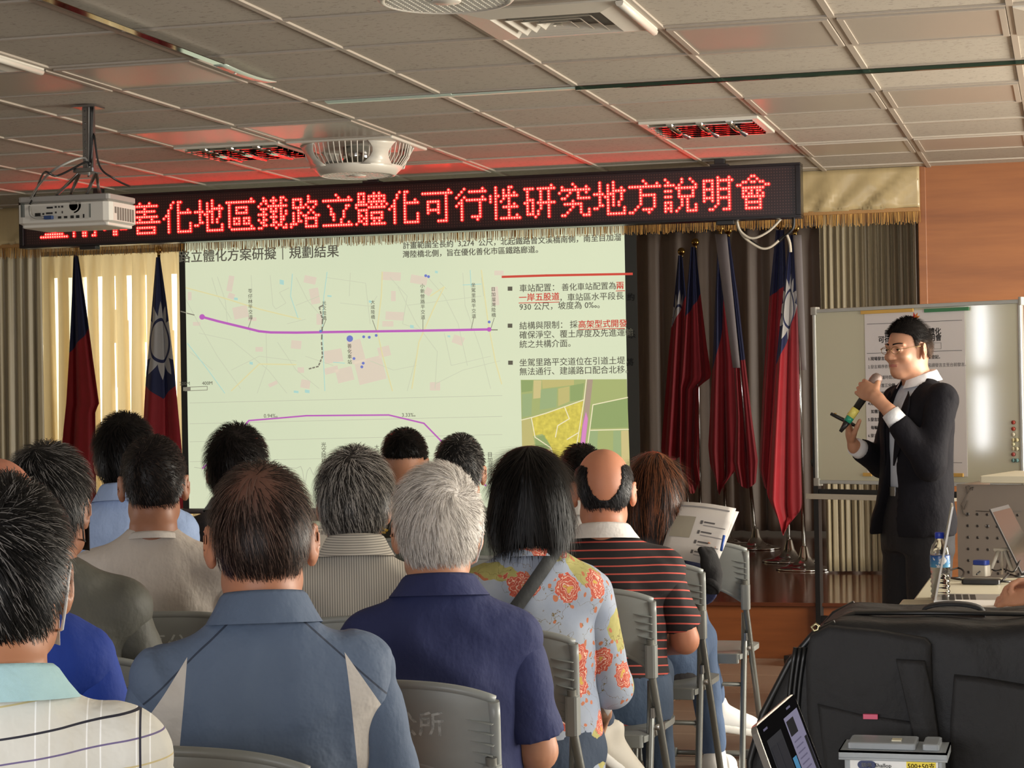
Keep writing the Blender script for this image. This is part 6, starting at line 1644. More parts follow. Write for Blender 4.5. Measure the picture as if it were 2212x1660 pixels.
# shirt
SHM = fabric('pale_blue_shirt', (196, 204, 216), .7)
S = SDF(axis_pts(-.24, .24, .008), axis_pts(-.2, .2, .008), axis_pts(.95, 1.5, .008))
S.loft([(z, 0, cy, rx - .004, ry - .002) for z, cy, rx, ry in PR if z > .9], .02); S.disp(wrinkle(4, .003)); S.build('shirt', SHM, pr_root)
b = MB(); b.box((-.004, .108, 1.02), (.004, .112, 1.40)); 
o = collar(pr_root, (0, -.02, 1.462), fabric('white_collar', (222, 224, 228), .7), 'shirt', .058, .058, .75, 16)
b = MB(); P = []
for i in range(33):
    a = 2 * PI * i / 32; P.append([(.150 * math.cos(a), .106 * math.sin(a), 1.0), (.152 * math.cos(a), .108 * math.sin(a), 1.034)])
b.grid(P); b.build('belt', M('belt_black', (24, 22, 22), .35), pr_root)
b = MB(); b.box((-.022, .104, .998), (.022, .112, 1.036), .004); b.build('belt_buckle', MT['steel'], pr_root)
for W_, E_ in ((LW, LE), (RW, RE)):
    ax = (W_ - E_).normalized(); b = MB(); b.tube([tuple(W_ - ax * .055), tuple(W_ - ax * .004)], [.041, .037], 18, cap=True); b.build('shirt_cuff', fabric('white_collar', (222, 224, 228), .7), pr_root)
# jacket
JM = fabric('charcoal_suit', (21, 20, 26), .85, 600, .2); JM.node_tree.nodes['Principled BSDF'].inputs['Specular IOR Level'].default_value = .2
def suit_cut(X, Y, Z):
    # open front: narrow strip below, wider at the chest
    w = np.interp(Z, [.8, .98, 1.05, 1.15, 1.28, 1.40, 1.48], [.10, .062, .046, .030, .042, .062, .075])
    x0 = -.012
    return np.maximum(np.abs(X - x0) - w, -(Y - .0))
S = SDF(axis_pts(-.27, .27, .0075), axis_pts(-.21, .22, .0075), axis_pts(.80, 1.50, .0075))
S.loft([(.845, 0, .02, .200, .160), (.92, 0, .015, .195, .152), (1.02, 0, .005, .180, .134), (1.15, 0, 0, .178, .126), (1.28, 0, -.005, .192, .124), (1.36, 0, -.012, .182, .107), (1.41, 0, -.017, .142, .09), (1.445, 0, -.02, .098, .075), (1.468, 0, -.022, .074, .066)], .02)
for s_ in (LS, RS): S.ell(tuple(s_ + Vector((-math.copysign(.012, s_.x), 0, 0))), (.062, .062, .058), None, .05)
S.full(suit_cut, .006, 'cut'); S.disp(wrinkle(9, .004)); S.build('jacket', JM, pr_root, relax=2)
for nm, A_, E_, W_ in (('L', LS, LE, LW), ('R', RS, RE, RW)):
    lo = [min(v[i] for v in (A_, E_, W_)) - .1 for i in range(3)]; hi = [max(v[i] for v in (A_, E_, W_)) + .1 for i in range(3)]
    S = SDF(*[axis_pts(lo[i], hi[i], .0075) for i in range(3)]); tip = E_ + (W_ - E_) * .80; ax = (W_ - E_).normalized()
    S.cap(A_ + Vector((-math.copysign(.02, A_.x), 0, .004)), E_, .064, .056, .02); S.cap(E_, tip, .056, .046, .03); S.disp(wrinkle(13 if nm == 'L' else 17, .006))
    sl = (slice(None),) * 3; X, Y, Z = S.P(sl); al = (X - tip.x) * ax.x + (Y - tip.y) * ax.y + (Z - tip.z) * ax.z; near = ((X - tip.x) ** 2 + (Y - tip.y) ** 2 + (Z - tip.z) ** 2) < .09 ** 2
    S.d = np.where(near, np.maximum(S.d, al), S.d).astype(np.float32); S.build('jacket_sleeve', JM, pr_root, relax=2)
for q in (-1, 1):   # lapels
    b = MB(); P = []
    for i in range(12):
        u = i / 11; z = 1.400 - .28 * u; xi = -.012 + q * np.interp(z, [1.1, 1.15, 1.28, 1.40, 1.48], [.030, .030, .042, .062, .075]); wd = .004 + .050 * math.sin(PI * min(1, u * 1.05)) ** .6 * (1 - .3 * u)
        yb = .006 + np.interp(z, [1.1, 1.28, 1.36, 1.41, 1.445, 1.47], [.126, .119, .095, .073, .055, .040])
        row = []
        for j in range(5):
            x = xi + q * wd * j / 4; row.append((x, yb * math.sqrt(max(.05, 1 - (min(abs(x), .16) / .19) ** 2)) + .003, z + .012 * (j / 4) * (1 - u)))
        P.append(row)
    b.grid(P, (0, -.004, 0)); b.build('lapel', JM, pr_root)
# trousers and shoes
TM = fabric('charcoal_trousers', (22, 21, 27), .75)
S = SDF(axis_pts(-.24, .24, .009), axis_pts(-.18, .18, .009), axis_pts(.04, 1.03, .009))
S.loft([(.78, 0, 0, .168, .125), (.90, 0, 0, .172, .125), (1.02, 0, 0, .153, .109)], .03)
for q in (-1, 1): S.cap((q * .085, 0, .86), (q * .10, .02, .47), .096, .078, .03); S.cap((q * .10, .02, .47), (q * .11, -.01, .08), .078, .066, .03)
S.disp(wrinkle(21, .004)); S.build('trousers', TM, pr_root)
for q in (-1, 1): shoe(pr_root, (q * .11, -.01, .09), (q * .2, 1, 0), M('black_leather', (26, 24, 24), .25), M('black_sole', (20, 20, 20), .6))
# microphone (held, so a thing of its own)
def pw(v): 
    q = Matrix.Rotation(TH, 3, 'Z') @ Vector(v); l = pr_root.location; return (q.x + l.x, q.y + l.y, q.z + l.z)
A_, B_ = Vector(pw(MH)), Vector(pw(MBs)); ax = (B_ - A_).normalized()
mic = empty('microphone', tuple(B_), 0, 'black wireless microphone held to the mouth of the presenter', 'microphone')
loc = lambda t_: tuple(A_ + ax * t_ - B_)
L_ = (B_ - A_).length
b = MB(); b.tube([loc(-.006), loc(-.002), loc(.01), loc(.03), loc(.045), loc(.05)], [.008, .016, .0235, .025, .022, .017], 16); b.build('grille', M('mic_mesh', (146, 126, 118), .4, .5, bump=.4, bs=600), mic)
b = MB(); b.tube([loc(.05), loc(.06), loc(L_ - .075)], [.017, .0165, .0145], 14); b.build('handle', MT['black'], mic)
b = MB(); b.tube([loc(L_ - .075), loc(L_ - .035)], [.0165, .0165], 14); b.build('yellow_band', M('mic_yellow', (222, 212, 110), .4), mic)
b = MB(); b.tube([loc(L_ - .035), loc(L_ - .012)], [.0165, .0155], 14); b.build('green_band', M('mic_green', (30, 140, 110), .3), mic)
b = MB(); b.tube([loc(L_ - .012), loc(L_ + .012), loc(L_ + .035)], [.0145, .010, .007], 10); b.build('antenna', MT['black'], mic)
# clicker
c0, c1_ = Vector(pw(RWs + dR * .085 + Vector((.02, .035, .022)))), Vector(pw(RWs + dR * .085 + Vector((-.01, -.01, -.006))))
ck = empty('remote_clicker', tuple(c1_), 0, 'black remote clicker in the lower hand of the presenter', 'remote control')
b = MB(); b.tube([tuple(c0 - c1_ + (c0 - c1_).normalized() * .03), (c0 - c1_), (0, 0, 0), tuple((c1_ - c0) * .3)], [.011, .0135, .0135, .010], 12, sy=.6); b.build('case', MT['black'], ck)
b = MB(); q = (c0 - c1_) * 1.15; b.lathe([(.0, .0), (.005, .0), (.005, .004), (0, .004)], (q.x, q.y, q.z + .008), 10); b.build('button', MT['gold'], ck)
# ================================================================== LECTERN, TABLE, ITEMS ON THE RIGHT
la = atd(2066, 1037, 9.0); lz = float(la[2])
le = empty('lectern', (float(la[0]), float(la[1]), 0), R(-14), 'grey perforated metal lectern behind the white table with laptops', 'lectern')
LM = M('lectern_metal', (158, 148, 138), .42, .35, var=.04)
b = MB(); P = []; N_ = 16
for i in range(N_ + 1):
    u = i / N_; x = .85 * u; y = -.05 * math.sin(PI * min(1, u * 1.0)) ; P.append([(x, y, .04), (x, y, lz - .02)])
b.grid(P, (0, .02, 0), smooth=False); b.box((0, .0, .04), (.03, .42, lz - .02), .008); b.box((.82, .0, .04), (.85, .42, lz - .02), .008); b.build('front_panel', LM, le)
b = MB(); b.box((.13, -.09, lz - .01), (.95, .46, lz + .022), .008); b.build('top', M('lectern_top', (212, 206, 184), .4), le)
b = MB(); b.box((-.02, -.08, 0), (.9, .46, .04), .008); b.build('plinth', MT['blackmetal'], le)
b = MB()
for r in range(14):
    for c in range(17):
        x = .05 + c * .046; z = lz - .15 - r * .051; y = -.05 * math.sin(PI * x / .85) - .001
        rr_ = .0052 if (r * 5 + c * 3) % 11 else .0075
        b.lathe([(rr_ + .0015, -.0), (rr_, -.001)], (x, y, z), 10, 'y')
b.build('hole_rims', MT['steel'], le)
b = MB()
for r in range(14):
    for c in range(17):
        x = .05 + c * .046; z = lz - .15 - r * .051; y = -.05 * math.sin(PI * x / .85) - .0025
        dot(b, x, z, y, .0052, 10)
b.build('holes', M('hole_dark', (44, 38, 36), .8), le)
b = MB()
for pts in ([(.05, .0), (.065, .02), (.06, .035), (.045, .03), (.05, .0), (.02, -.05), (.035, -.07), (.05, -.03)], [(.06, .02), (.08, .03), (.075, .015)], [(.02, -.05), (.03, -.09), (.045, -.10)], [(.09, -.075), (.2, -.078), (.3, -.072)]):
    b.tube([(x, -.05 * math.sin(PI * x / .85) - .004, lz - .06 + z) for x, z in pts], .0016, 5)
b.build('line_emblem', M('emblem_line', (96, 90, 84), .5), le)

def make_table(x0, x1, y0, y1, z, label):
    o = empty('conference_table', (x0, y0, 0), 0, label, 'table', 'white tables at the right')
    b = MB(); b.box((0, 0, z - .028), (x1 - x0, y1 - y0, z), .006); b.build('tabletop', M('table_white', (222, 216, 192), .3, var=.01), o)
    for x in (.04, x1 - x0 - .04):
        for y in (.05, y1 - y0 - .05): b = MB(); b.box((x - .018, y - .018, 0), (x + .018, y + .018, z - .028), .004); b.build('leg', MT['steel'], o)
    b = MB(); b.box((.03, .04, z - .1), (.05, y1 - y0 - .04, z - .028)); b.build('apron', MT['steel'], o)
    return o
tx = float(atz(1985, 1280, .74)[0])
make_table(tx, tx + .68, 6.72, 7.5, .74, 'white table behind the black bag with cables and laptop on it')
make_table(tx - .035, tx + .645, 5.72, 6.715, .74, 'near white table under the clasped hands')
TZ = .741
# water bottle
P0 = atz(2032, 1296, TZ)
bt = empty('water_bottle', (float(P0[0]), float(P0[1]), TZ), 0, 'clear plastic water bottle with blue cap standing on the white table', 'bottle')
mgl, n = mat_new('clear_plastic'); n.bsdf.inputs['Base Color'].default_value = (.95, .97, .97, 1); n.bsdf.inputs['Roughness'].default_value = .04; n.bsdf.inputs['Transmission Weight'].default_value = 1; n.bsdf.inputs['IOR'].default_value = 1.25
prof = [(.0, .002), (.022, 0), (.031, .006)]
for i in range(5): prof += [(.031, .012 + i * .016), (.0275, .019 + i * .016), (.031, .026 + i * .016)]
prof += [(.0315, .10), (.0315, .145), (.0305, .155), (.025, .175), (.0145, .19), (.0125, .20)]
b = MB(); b.lathe(prof, n=28); b.build('bottle_body', mgl, bt)
b = MB(); b.lathe([(.0318, .105), (.0320, .106), (.0320, .142), (.0318, .143)], n=28); ml, n = mat_new('bottle_label'); x, y, z = n.xyz(n.coord())
n.link(n.mix(n.math('GREATER_THAN', n.noise(n.coord(), 55, 2), .60), n.mix(n.math('MULTIPLY_ADD', z, 22, -2.2, clamp=True), lin((96, 170, 206)), lin((24, 74, 160))), lin((228, 232, 236))), n.bsdf.inputs['Base Color']); n.bsdf.inputs['Roughness'].default_value = .3
b.build('label', ml, bt)
b = MB(); b.lathe([(.0, .217), (.0135, .217), (.015, .214), (.015, .198), (.0145, .197)], n=24); b.build('cap', M('cap_blue', (36, 66, 190), .35), bt)
# laptops
def laptop(hA, hB, tA, tB, bdir, label, m_l, m_s):
    """hinge points, top points of the lid (world), base direction"""
    hA, hB, tA, tB = [Vector([float(q) for q in v]) for v in (hA, hB, tA, tB)]; o = empty('laptop', tuple(hA), 0, label, 'laptop', 'laptops in view')
    nrm = (hB - hA).cross(tA - hA).normalized() * .006; z = Vector((0, 0, 0))
    vs = [z, hB - hA, tB - hA, tA - hA]; b = MB(); b.add([tuple(v) for v in vs] + [tuple(v + nrm) for v in vs], [(0, 1, 2, 3), (7, 6, 5, 4), (0, 4, 5, 1), (1, 5, 6, 2), (2, 6, 7, 3), (3, 7, 4, 0)]); b.build('lid', m_l, o)
    ins = lambda a, c: vs[0] + (vs[1] - vs[0]) * a + (vs[3] - vs[0]) * c
    sg = 1 if nrm.dot(Vector(bdir)) > 0 else -1; off = nrm * (1.06 if sg > 0 else -.06)
    b = MB(); b.add([tuple(ins(a, c) + off) for a, c in ((.04, .06), (.96, .06), (.96, .95), (.04, .95))], [(0, 1, 2, 3)]); b.build('screen', m_s, o)
    bv = Vector(bdir); b = MB(); vs2 = [z, hB - hA, hB - hA + bv, bv]; up = Vector((0, 0, .012)); b.add([tuple(v) for v in vs2] + [tuple(v + up) for v in vs2], [(3, 2, 1, 0), (4, 5, 6, 7), (0, 1, 5, 4), (1, 2, 6, 5), (2, 3, 7, 6), (3, 0, 4, 7)]); bo = b.build('keyboard_base', m_l, o)
    b = MB()
    for i in range(5):
        for j in range(12):
            a0, c0 = .08 + j * .07, .12 + i * .10; q = [z + (hB - hA) * a + bv * c + up * 1.02 for a, c in ((a0, c0), (a0 + .058, c0), (a0 + .058, c0 + .08), (a0, c0 + .08))]; b.add([tuple(v) for v in q], [(0, 1, 2, 3)])
    b.build('keys', MT['black'], bo); return o
SIL = M('laptop_silver', (186, 184, 180), .35, .6); DK = M('laptop_dark', (52, 50, 50), .5, .2); OFF = M('dark_screen', (18, 18, 20), .12)
h1 = atz(2017, 1306, TZ); t1 = at(2056, 1095, float(h1[1])); h2 = h1 + ray(2017, 1306) * .22 / 1.0; h2[2] = TZ; t2 = h2 + (t1 - h1)
laptop(h1, h2, t1, t2, (.22, -.01, 0), 'thin silver laptop whose half-closed lid is seen edge-on beside the bottle', SIL, OFF)
h1 = atz(2207, 1246, TZ); h2 = h1 + np.array([.06, .30, 0]); t1 = at(2136, 1102, float(h1[1]) + .0); t2 = t1 + np.array([.055, .30, 0])
laptop(h1, h2, t1, t2, (.22, -.04, 0), 'dark laptop with left-leaning lid before the lectern', DK, OFF)
# charger, stand, cables
def tbl(px, py): return atz(px, py, TZ)
q = tbl(2120, 1245); o = empty('charger', tuple(float(v) for v in q), R(-25), 'small white box with blue top among the cables', 'charger')
b = MB(); b.box((-.028, -.02, 0), (.028, .02, .04), .005); b.build('box', MT['white_plastic'], o); b = MB(); b.box((-.026, -.018, .04), (.026, .018, .058), .006); b.build('blue_top', M('blue_plastic', (44, 66, 150), .4), o)
q = tbl(2165, 1243); o = empty('desk_stand', tuple(float(v) for v in q), R(10), 'small white A-shaped stand on the table before the lectern', 'stand')
b = MB(); b.tube([(-.05, .0, .0), (-.012, 0, .088), (.012, 0, .088), (.04, .0, .0)], .008, 8); b.build('frame', MT['white_plastic'], o); b = MB(); b.tube([(-.03, 0, .092), (.035, 0, .092)], .007, 8); b.tube([(0, .0, .088), (.005, .05, .0)], .006, 8); b.build('crossbar', MT['white_plastic'], o)
q = tbl(2120, 1262); o = empty('power_adapter', tuple(float(v) for v in q), R(-6), 'flat black power adapter lying on the white table', 'adapter')
b = MB(); b.box((-.065, -.03, 0), (.065, .03, .018), .008); b.build('case', MT['black'], o); b = MB(); b.tube([(.06, 0, .01), (.085, .01, .008), (.1, .03, .006)], .004, 6); b.build('lead', MT['black'], o)
def tc(pts, h=.004): return [(float(tbl(x, y)[0]), float(tbl(x, y)[1]), TZ + h + (z if len(p) > 2 else 0)) for p in pts for x, y, z in [(p + (0,))[:3]]]
cable(tc([(2050, 1236), (2070, 1230), (2082, 1238), (2076, 1250), (2055, 1252), (2080, 1256), (2110, 1258)]), .0035, bcab, 'black cable looping beside the water bottle', grp='cables on the white table')
cable(tc([(2110, 1250, .01), (2130, 1240, .02), (2150, 1245, .015), (2170, 1240, .012), (2190, 1250, .02), (2205, 1240, .05), (2200, 1215, .03), (2180, 1225, .02), (2172, 1245, .01)]), .003, bcab, 'black cable coiled before the white stand', grp='cables on the white table')
cable(tc([(2165, 1262, .006), (2180, 1252, .012), (2200, 1255, .01), (2230, 1250, .008)]), .004, bcab, 'black cable lying under the dark laptop', grp='cables on the white table')
b = MB(); b.box((0, 0, 0), (.30, .21, .0025)); o = b.build('paper_sheet', M('paper_white', (236, 234, 232), .6, var=.01)); q = tbl(2024, 1322); o.location = (float(q[0]) + .03, float(q[1]), TZ + .0135); o.rotation_euler = (0, 0, R(-4)); tag(o, 'white sheet of paper lying on the laptop at the white table', 'paper', 'sheets of paper')
# person whose hands rest at the right edge
hwld = atd(2176, 1292, 6.2); rx_, ry_ = .34, 6.28
def loc_of(w, q=(0, 0, 0)): return (float(w[1]) - ry_ + q[0], -(float(w[0]) - rx_) + q[1], float(w[2]) + q[2])
hpx = 1106 + FPX * math.tan(math.atan2(rx_, ry_) + .26697)
pe = person('person seated at the white table, only clasped hands showing', hpx, 905, ry_, -90, -80, 0, 0, 1.0, 1.0, 1.0, (196, 146, 120), dict(style='short', count=800), HB, fabric('grey_shirt', (120, 122, 128)), None, .8, 'polo', None, group=None,
       arms=dict(R=dict(e=(.24, .16, .74), w=loc_of(hwld, (.05, -.085, .035)), fine=True, hd=(-.5, .8, .05), up=(.35, .25, .9), curl=.95, side=-1), L=dict(e=(-.24, .18, .75), w=loc_of(hwld, (-.07, -.075, .01)), fine=True, hd=(.35, .9, -.05), up=(-.5, .1, .85), curl=.8, side=1)))
place_chair(rx_ + .02, ry_, 'grey folding chair under the person with clasped hands', R(90))

# ================================================================== BLACK BAG, CLEAR BOX, TABLET ON THE NEAR TABLE
YBG = 3.24
def bp_(px, py, y=YBG): return at(px, py, y)
b0 = bp_(1610, 1780); BGX = float(b0[0]); BGZ = .72
bag = empty('equipment_bag', (float(bp_(1900, 1500)[0]), YBG + .17, BGZ), 0, 'large black fabric equipment bag standing on the nearest white table', 'bag')
BX, BY = bag.location.x, bag.location.y
L2 = lambda px, py: (float(bp_(px, py)[0]) - BX, float(bp_(px, py)[2]) - BGZ)
BAG = fabric('black_nylon', (18, 17, 18), .7, 500, .3); BAG2 = fabric('black_nylon_panel', (23, 22, 23), .75, 400, .3); PIPE = M('black_piping', (18, 18, 18), .4)
poly = np.array([L2(*p) for p in ((1616, 1790), (1612, 1650), (1640, 1545), (1700, 1430), (1752, 1370), (1800, 1346), (1960, 1348), (2220, 1352), (2480, 1356), (2520, 1400), (2525, 1790))]); poly[0, 1] = 0.0; poly[-1, 1] = 0.0
def poly_sdf(X, Z):
    d = np.full(np.broadcast(X, Z).shape, 1e9); s_ = np.ones_like(d); n_ = len(poly)
    for i in range(n_):
        a, c = poly[i], poly[i - 1]; ex, ez = c - a; wx_, wz_ = X - a[0], Z - a[1]; t = np.clip((wx_ * ex + wz_ * ez) / (ex * ex + ez * ez), 0, 1)
        d = np.minimum(d, (wx_ - ex * t) ** 2 + (wz_ - ez * t) ** 2)
        c1 = Z >= a[1]; c2 = Z < c[1]; c3 = ex * wz_ > ez * wx_; fl = (c1 & c2 & c3) | (~c1 & ~c2 & ~c3); s_ = np.where(fl, -s_, s_)
    return s_ * np.sqrt(d)
S = SDF(axis_pts(poly[:, 0].min() - .03, poly[:, 0].max() + .03, .0075), axis_pts(-.21, .21, .0075), axis_pts(-.015, poly[:, 1].max() + .05, .0075))
X, Y, Z = S.P((slice(None),) * 3); pd = poly_sdf(X[:, 0], Z[0]).astype(np.float32) if False else poly_sdf(S.x[:, None], S.z[None, :]).astype(np.float32)
rr_ = .03; q1 = pd[:, None, :] + rr_; q2 = np.abs(Y) - .17 + rr_ - .008 * np.sin(X * 11) * np.sin(Z * 9)
S.d = (np.sqrt(np.maximum(q1, 0) ** 2 + np.maximum(q2, 0) ** 2) + np.minimum(np.maximum(q1, q2), 0) - rr_).astype(np.float32)
S.d = np.maximum(S.d, -np.broadcast_to(Z, S.d.shape)).astype(np.float32)
S.disp(lambda X, Y, Z: .004 * np.sin(14 * X + 9 * Z) * np.sin(18 * Z - 6 * X) + .002 * np.sin(40 * X + 22 * Z)); S.build('body', BAG, bag, relax=2)
yfr = -.172
def panel(pts, name, th=.012, m=BAG2, y=yfr, r=.006, par=bag):
    # a raised panel with rounded rim from a photographed outline
    pp_ = [L2(*p) for p in pts]; cx_ = sum(p[0] for p in pp_) / len(pp_); cz_ = sum(p[1] for p in pp_) / len(pp_); b = MB(); n_ = len(pp_); vs = []
    for sc, yy in ((1.0, y + .02), (1.0, y - th * .5), (.985, y - th), (.9, y - th - .002), (.0, y - th - .004)): vs += [(cx_ + (p[0] - cx_) * sc, yy, cz_ + (p[1] - cz_) * sc) for p in pp_]
    fs = []
    for k in range(4): fs += [(k * n_ + i, k * n_ + (i + 1) % n_, (k + 1) * n_ + (i + 1) % n_, (k + 1) * n_ + i) for i in range(n_)]
    b.add(vs, fs, True); return b.build(name, m, par)
panel([(1752, 1372), (1790, 1352), (1900, 1362), (2000, 1378), (2012, 1390), (2016, 1500), (2030, 1640), (2000, 1790), (1770, 1790), (1745, 1540), (1742, 1420)], 'front_panel', .014)
panel([(1768, 1516), (1860, 1538), (1975, 1555), (1985, 1640), (1975, 1790), (1800, 1790)], 'front_pocket', .022)
panel([(1938, 1420), (2000, 1424), (2018, 1500), (2032, 1600), (2030, 1640), (1988, 1640), (1970, 1560)], 'strap', .028)
panel([(2062, 1456), (2120, 1462), (2212, 1478), (2330, 1490), (2335, 1790), (2055, 1790), (2054, 1560)], 'side_pocket', .03)
b = MB(); b.tube([(L2(x, y)[0], -.150, L2(x, y)[1]) for x, y in ((1618, 1785), (1616, 1650), (1644, 1548), (1703, 1434), (1754, 1374), (1802, 1350))], .006, 8); b.build('piping', PIPE, bag); b = MB(); b.tube([(L2(x, y)[0], .150, L2(x, y)[1]) for x, y in ((1618, 1785), (1616, 1650), (1644, 1548), (1703, 1434), (1754, 1374), (1802, 1350))], .006, 8); b.build('piping', PIPE, bag)
zt_ = L2(1960, 1348)[1]
b = MB(); b.tube([(L2(1780, 1400)[0], -.12, L2(1780, 1400)[1] + .03), (L2(1830, 1348)[0], -.06, zt_ + .004), (L2(2000, 1348)[0], -.05, zt_ + .005), (L2(2300, 1350)[0], -.05, zt_ + .004)], .008, 8, sy=.5); b.build('zip_line', PIPE, bag)
b = MB(); P = []
for i in range(17):
    a = PI * i / 16; x = L2(2045, 1348)[0] - .052 * math.cos(a); z = zt_ - .012 + .024 * math.sin(a) ** .6; P.append([(x, -.02, z), (x, .022, z)])
b.grid(P, (0, 0, .005)); b.build('top_handle', BAG2, bag)
b = MB(); b.tube([(L2(1752 + dx, 1356 + dy)[0], -.165, L2(1752 + dx, 1356 + dy)[1]) for dx, dy in ((0, 0), (10, -7), (16, -2), (14, 6), (6, 9))], .0022, 6, True); b.build('zip_pull', M('brass', (176, 166, 128), .3, .9), bag)
b = MB(); a, c = L2(1868, 1540), L2(1900, 1546); b.box((a[0], yfr - .028, min(a[1], c[1]) - .002), (c[0], yfr - .020, max(a[1], c[1]) + .002), .001); b.build('pink_tag', M('pink_tag', (206, 84, 112), .5), bag)
b = MB()
for dx in (0, 10, 20): b.tube([(L2(1716 + dx, y)[0] + .01 * math.sin(y / 90), yfr + .006, L2(1716 + dx, y)[1]) for y in range(1400, 1780, 30)], .004, 6)
b.build('gusset_seams', PIPE, bag)
o = make_table(-.78, .75, 2.72, 3.75, .72, 'nearest white table, carrying the black bag')

# clear plastic box
d_ = 3.0; Yb = float(atd(1928, 1600, d_)[1]); xa, xb = float(at(1812, 1620, Yb)[0]), float(at(2046, 1620, Yb)[0]); ztop = float(at(1928, 1624, Yb)[2]); hgt = ztop - .72
bx = empty('plastic_box', ((xa + xb) / 2, Yb + .045, .72), 0, 'clear plastic cotton-swab box with printed label before the black bag', 'box')
w_ = (xb - xa) / 2; mpl, n = mat_new('cloudy_plastic'); n.bsdf.inputs['Base Color'].default_value = lin((214, 220, 224)); n.bsdf.inputs['Roughness'].default_value = .22; n.bsdf.inputs['Transmission Weight'].default_value = .5; n.bsdf.inputs['IOR'].default_value = 1.15
def shell(b, hw_, hd, z0, z1, t, tap=.0):
    b.box((-hw_ + tap, -hd, z0), (hw_ - tap, -hd + t, z1)); b.box((-hw_ + tap, hd - t, z0), (hw_ - tap, hd, z1)); b.box((-hw_ + tap, -hd + t, z0), (-hw_ + t + tap, hd - t, z1)); b.box((hw_ - t - tap, -hd + t, z0), (hw_ - tap, hd - t, z1))
b = MB(); shell(b, w_ - .008, .042, 0, hgt - .012, .0018); b.box((-w_ + .008, -.042, 0), (w_ - .008, .042, .002)); b.build('container', mpl, bx)
b = MB(); shell(b, w_, .048, hgt - .014, hgt - .0, .002); b.box((-w_, -.048, hgt - .003), (w_, .048, hgt)); b.box((-w_ + .012, -.036, hgt), (w_ - .046, .036, hgt + .010), .004); b.box((w_ - .036, -.036, hgt), (w_ - .012, .036, hgt + .010), .004); b.tube([(-w_, -.048, hgt - .012), (w_, -.048, hgt - .012)], .002, 6); b.build('lid', mpl, bx)
b = MB(); b.box((-.004, -.015, hgt + .010), (.010, .004, hgt + .0115)); b.build('tape', M('tape_cream', (214, 206, 176), .5), bx)
lx0, lx1 = float(at(1836, 1650, Yb)[0]) - bx.location.x, float(at(2026, 1650, Yb)[0]) - bx.location.x; lz1 = float(at(1928, 1641, Yb)[2]) - .72
b = MB(); b.box((lx0, -.0445, .02), (lx1, -.043, lz1)); lb_ = b.build('label', M('label_white', (232, 232, 230), .5, var=.01), bx)
b = MB(); b.box((lx0 + .082, -.0455, lz1 - .016), (lx1 - .003, -.0442, lz1 + .0), .0); b.build('yellow_badge', M('badge_yellow', (236, 212, 60), .5), lb_)
b = MB(); b.box((lx0 + .09, -.0455, lz1 - .032), (lx1 - .003, -.0442, lz1 - .0175)); b.build('purple_badge', M('badge_purple', (112, 40, 76), .5), lb_)
def ltx(body, x, z, em, m, name, bold=.02):
    V, F = text_mesh(body, em, bold * em); t = MB(); t.add([(x + v[0], -.0462, z + v[1]) for v in V], F); t.build(name, m, lb_)
ltx('500+50支', lx0 + .0835, lz1 - .0125, .0098, M('badge_ink', (120, 40, 60), .5), 'badge_lettering')
b = MB(); P = [(lx0 + .012 + .0125 + .0125 * .6 * math.cos(a) + (.006 if math.cos(a) > 0 else -.006), -.0452, lz1 - .0095 + .0062 * math.sin(a)) for a in np.linspace(0, 2 * PI, 25)[:-1]]; b.poly(P); b.build('logo_pill', M('logo_navy', (40, 52, 96), .5), lb_)
ltx('刷樂', lx0 + .0165, lz1 - .0125, .0078, M('label_ink_white', (236, 236, 236), .5), 'logo_lettering'); ltx('Shallop', lx0 + .036, lz1 - .0125, .0085, M('label_ink_navy', (40, 52, 96), .5), 'name_lettering', .01)

# tablet leaning against the bag
def P3(px, py, d): return Vector([float(v) for v in atd(px, py, d)])
cA, cB, cC, cD = P3(1631, 1568, 2.62), P3(1714, 1497, 2.78), P3(1838, 1800, 2.72), None
cC = P3(1826, 1790, 2.66); cD = cA + (cC - cB)
cA2 = min(cA.z, cB.z); tb = empty('tablet', tuple((cC + cD) / 2), 0, 'tablet with silver rim and lit screen leaning against the black bag', 'tablet')
o0 = (cC + cD) / 2; ex = (cB - cA); ez = (cD - cA); nrm = ex.cross(ez).normalized(); nrm = nrm if nrm.y < 0 else -nrm
def tp(u, v, w=0): return tuple(cA + ex * u + ez * v + nrm * w - o0)
b = MB(); ring = []
for (cu, cv, a0) in ((.93, .05, -90), (.93, .95, 0), (.07, .95, 90), (.07, .05, 180)):
    for a in (0, 30, 60, 90): ring.append((cu + .07 * math.cos(R(a0 + a)), cv + .05 * math.sin(R(a0 + a))))
n_ = len(ring); b.add([tp(u, v, .0) for u, v in ring] + [tp(u, v, -.009) for u, v in ring], [tuple(range(n_)), tuple(range(2 * n_ - 1, n_ - 1, -1))] + [(i, n_ + i, n_ + (i + 1) % n_, (i + 1) % n_) for i in range(n_)]); b.build('case', M('tablet_silver', (176, 174, 172), .25, .9), tb)
def trect(b, u0, v0, u1, v1, w): b.add([tp(u0, v0, w), tp(u1, v0, w), tp(u1, v1, w), tp(u0, v1, w)], [(0, 1, 2, 3)])
b = MB(); trect(b, .025, .012, .99, .99, .0006); b.build('glass', M('tablet_glass', (16, 16, 18), .6, spec=0), tb)
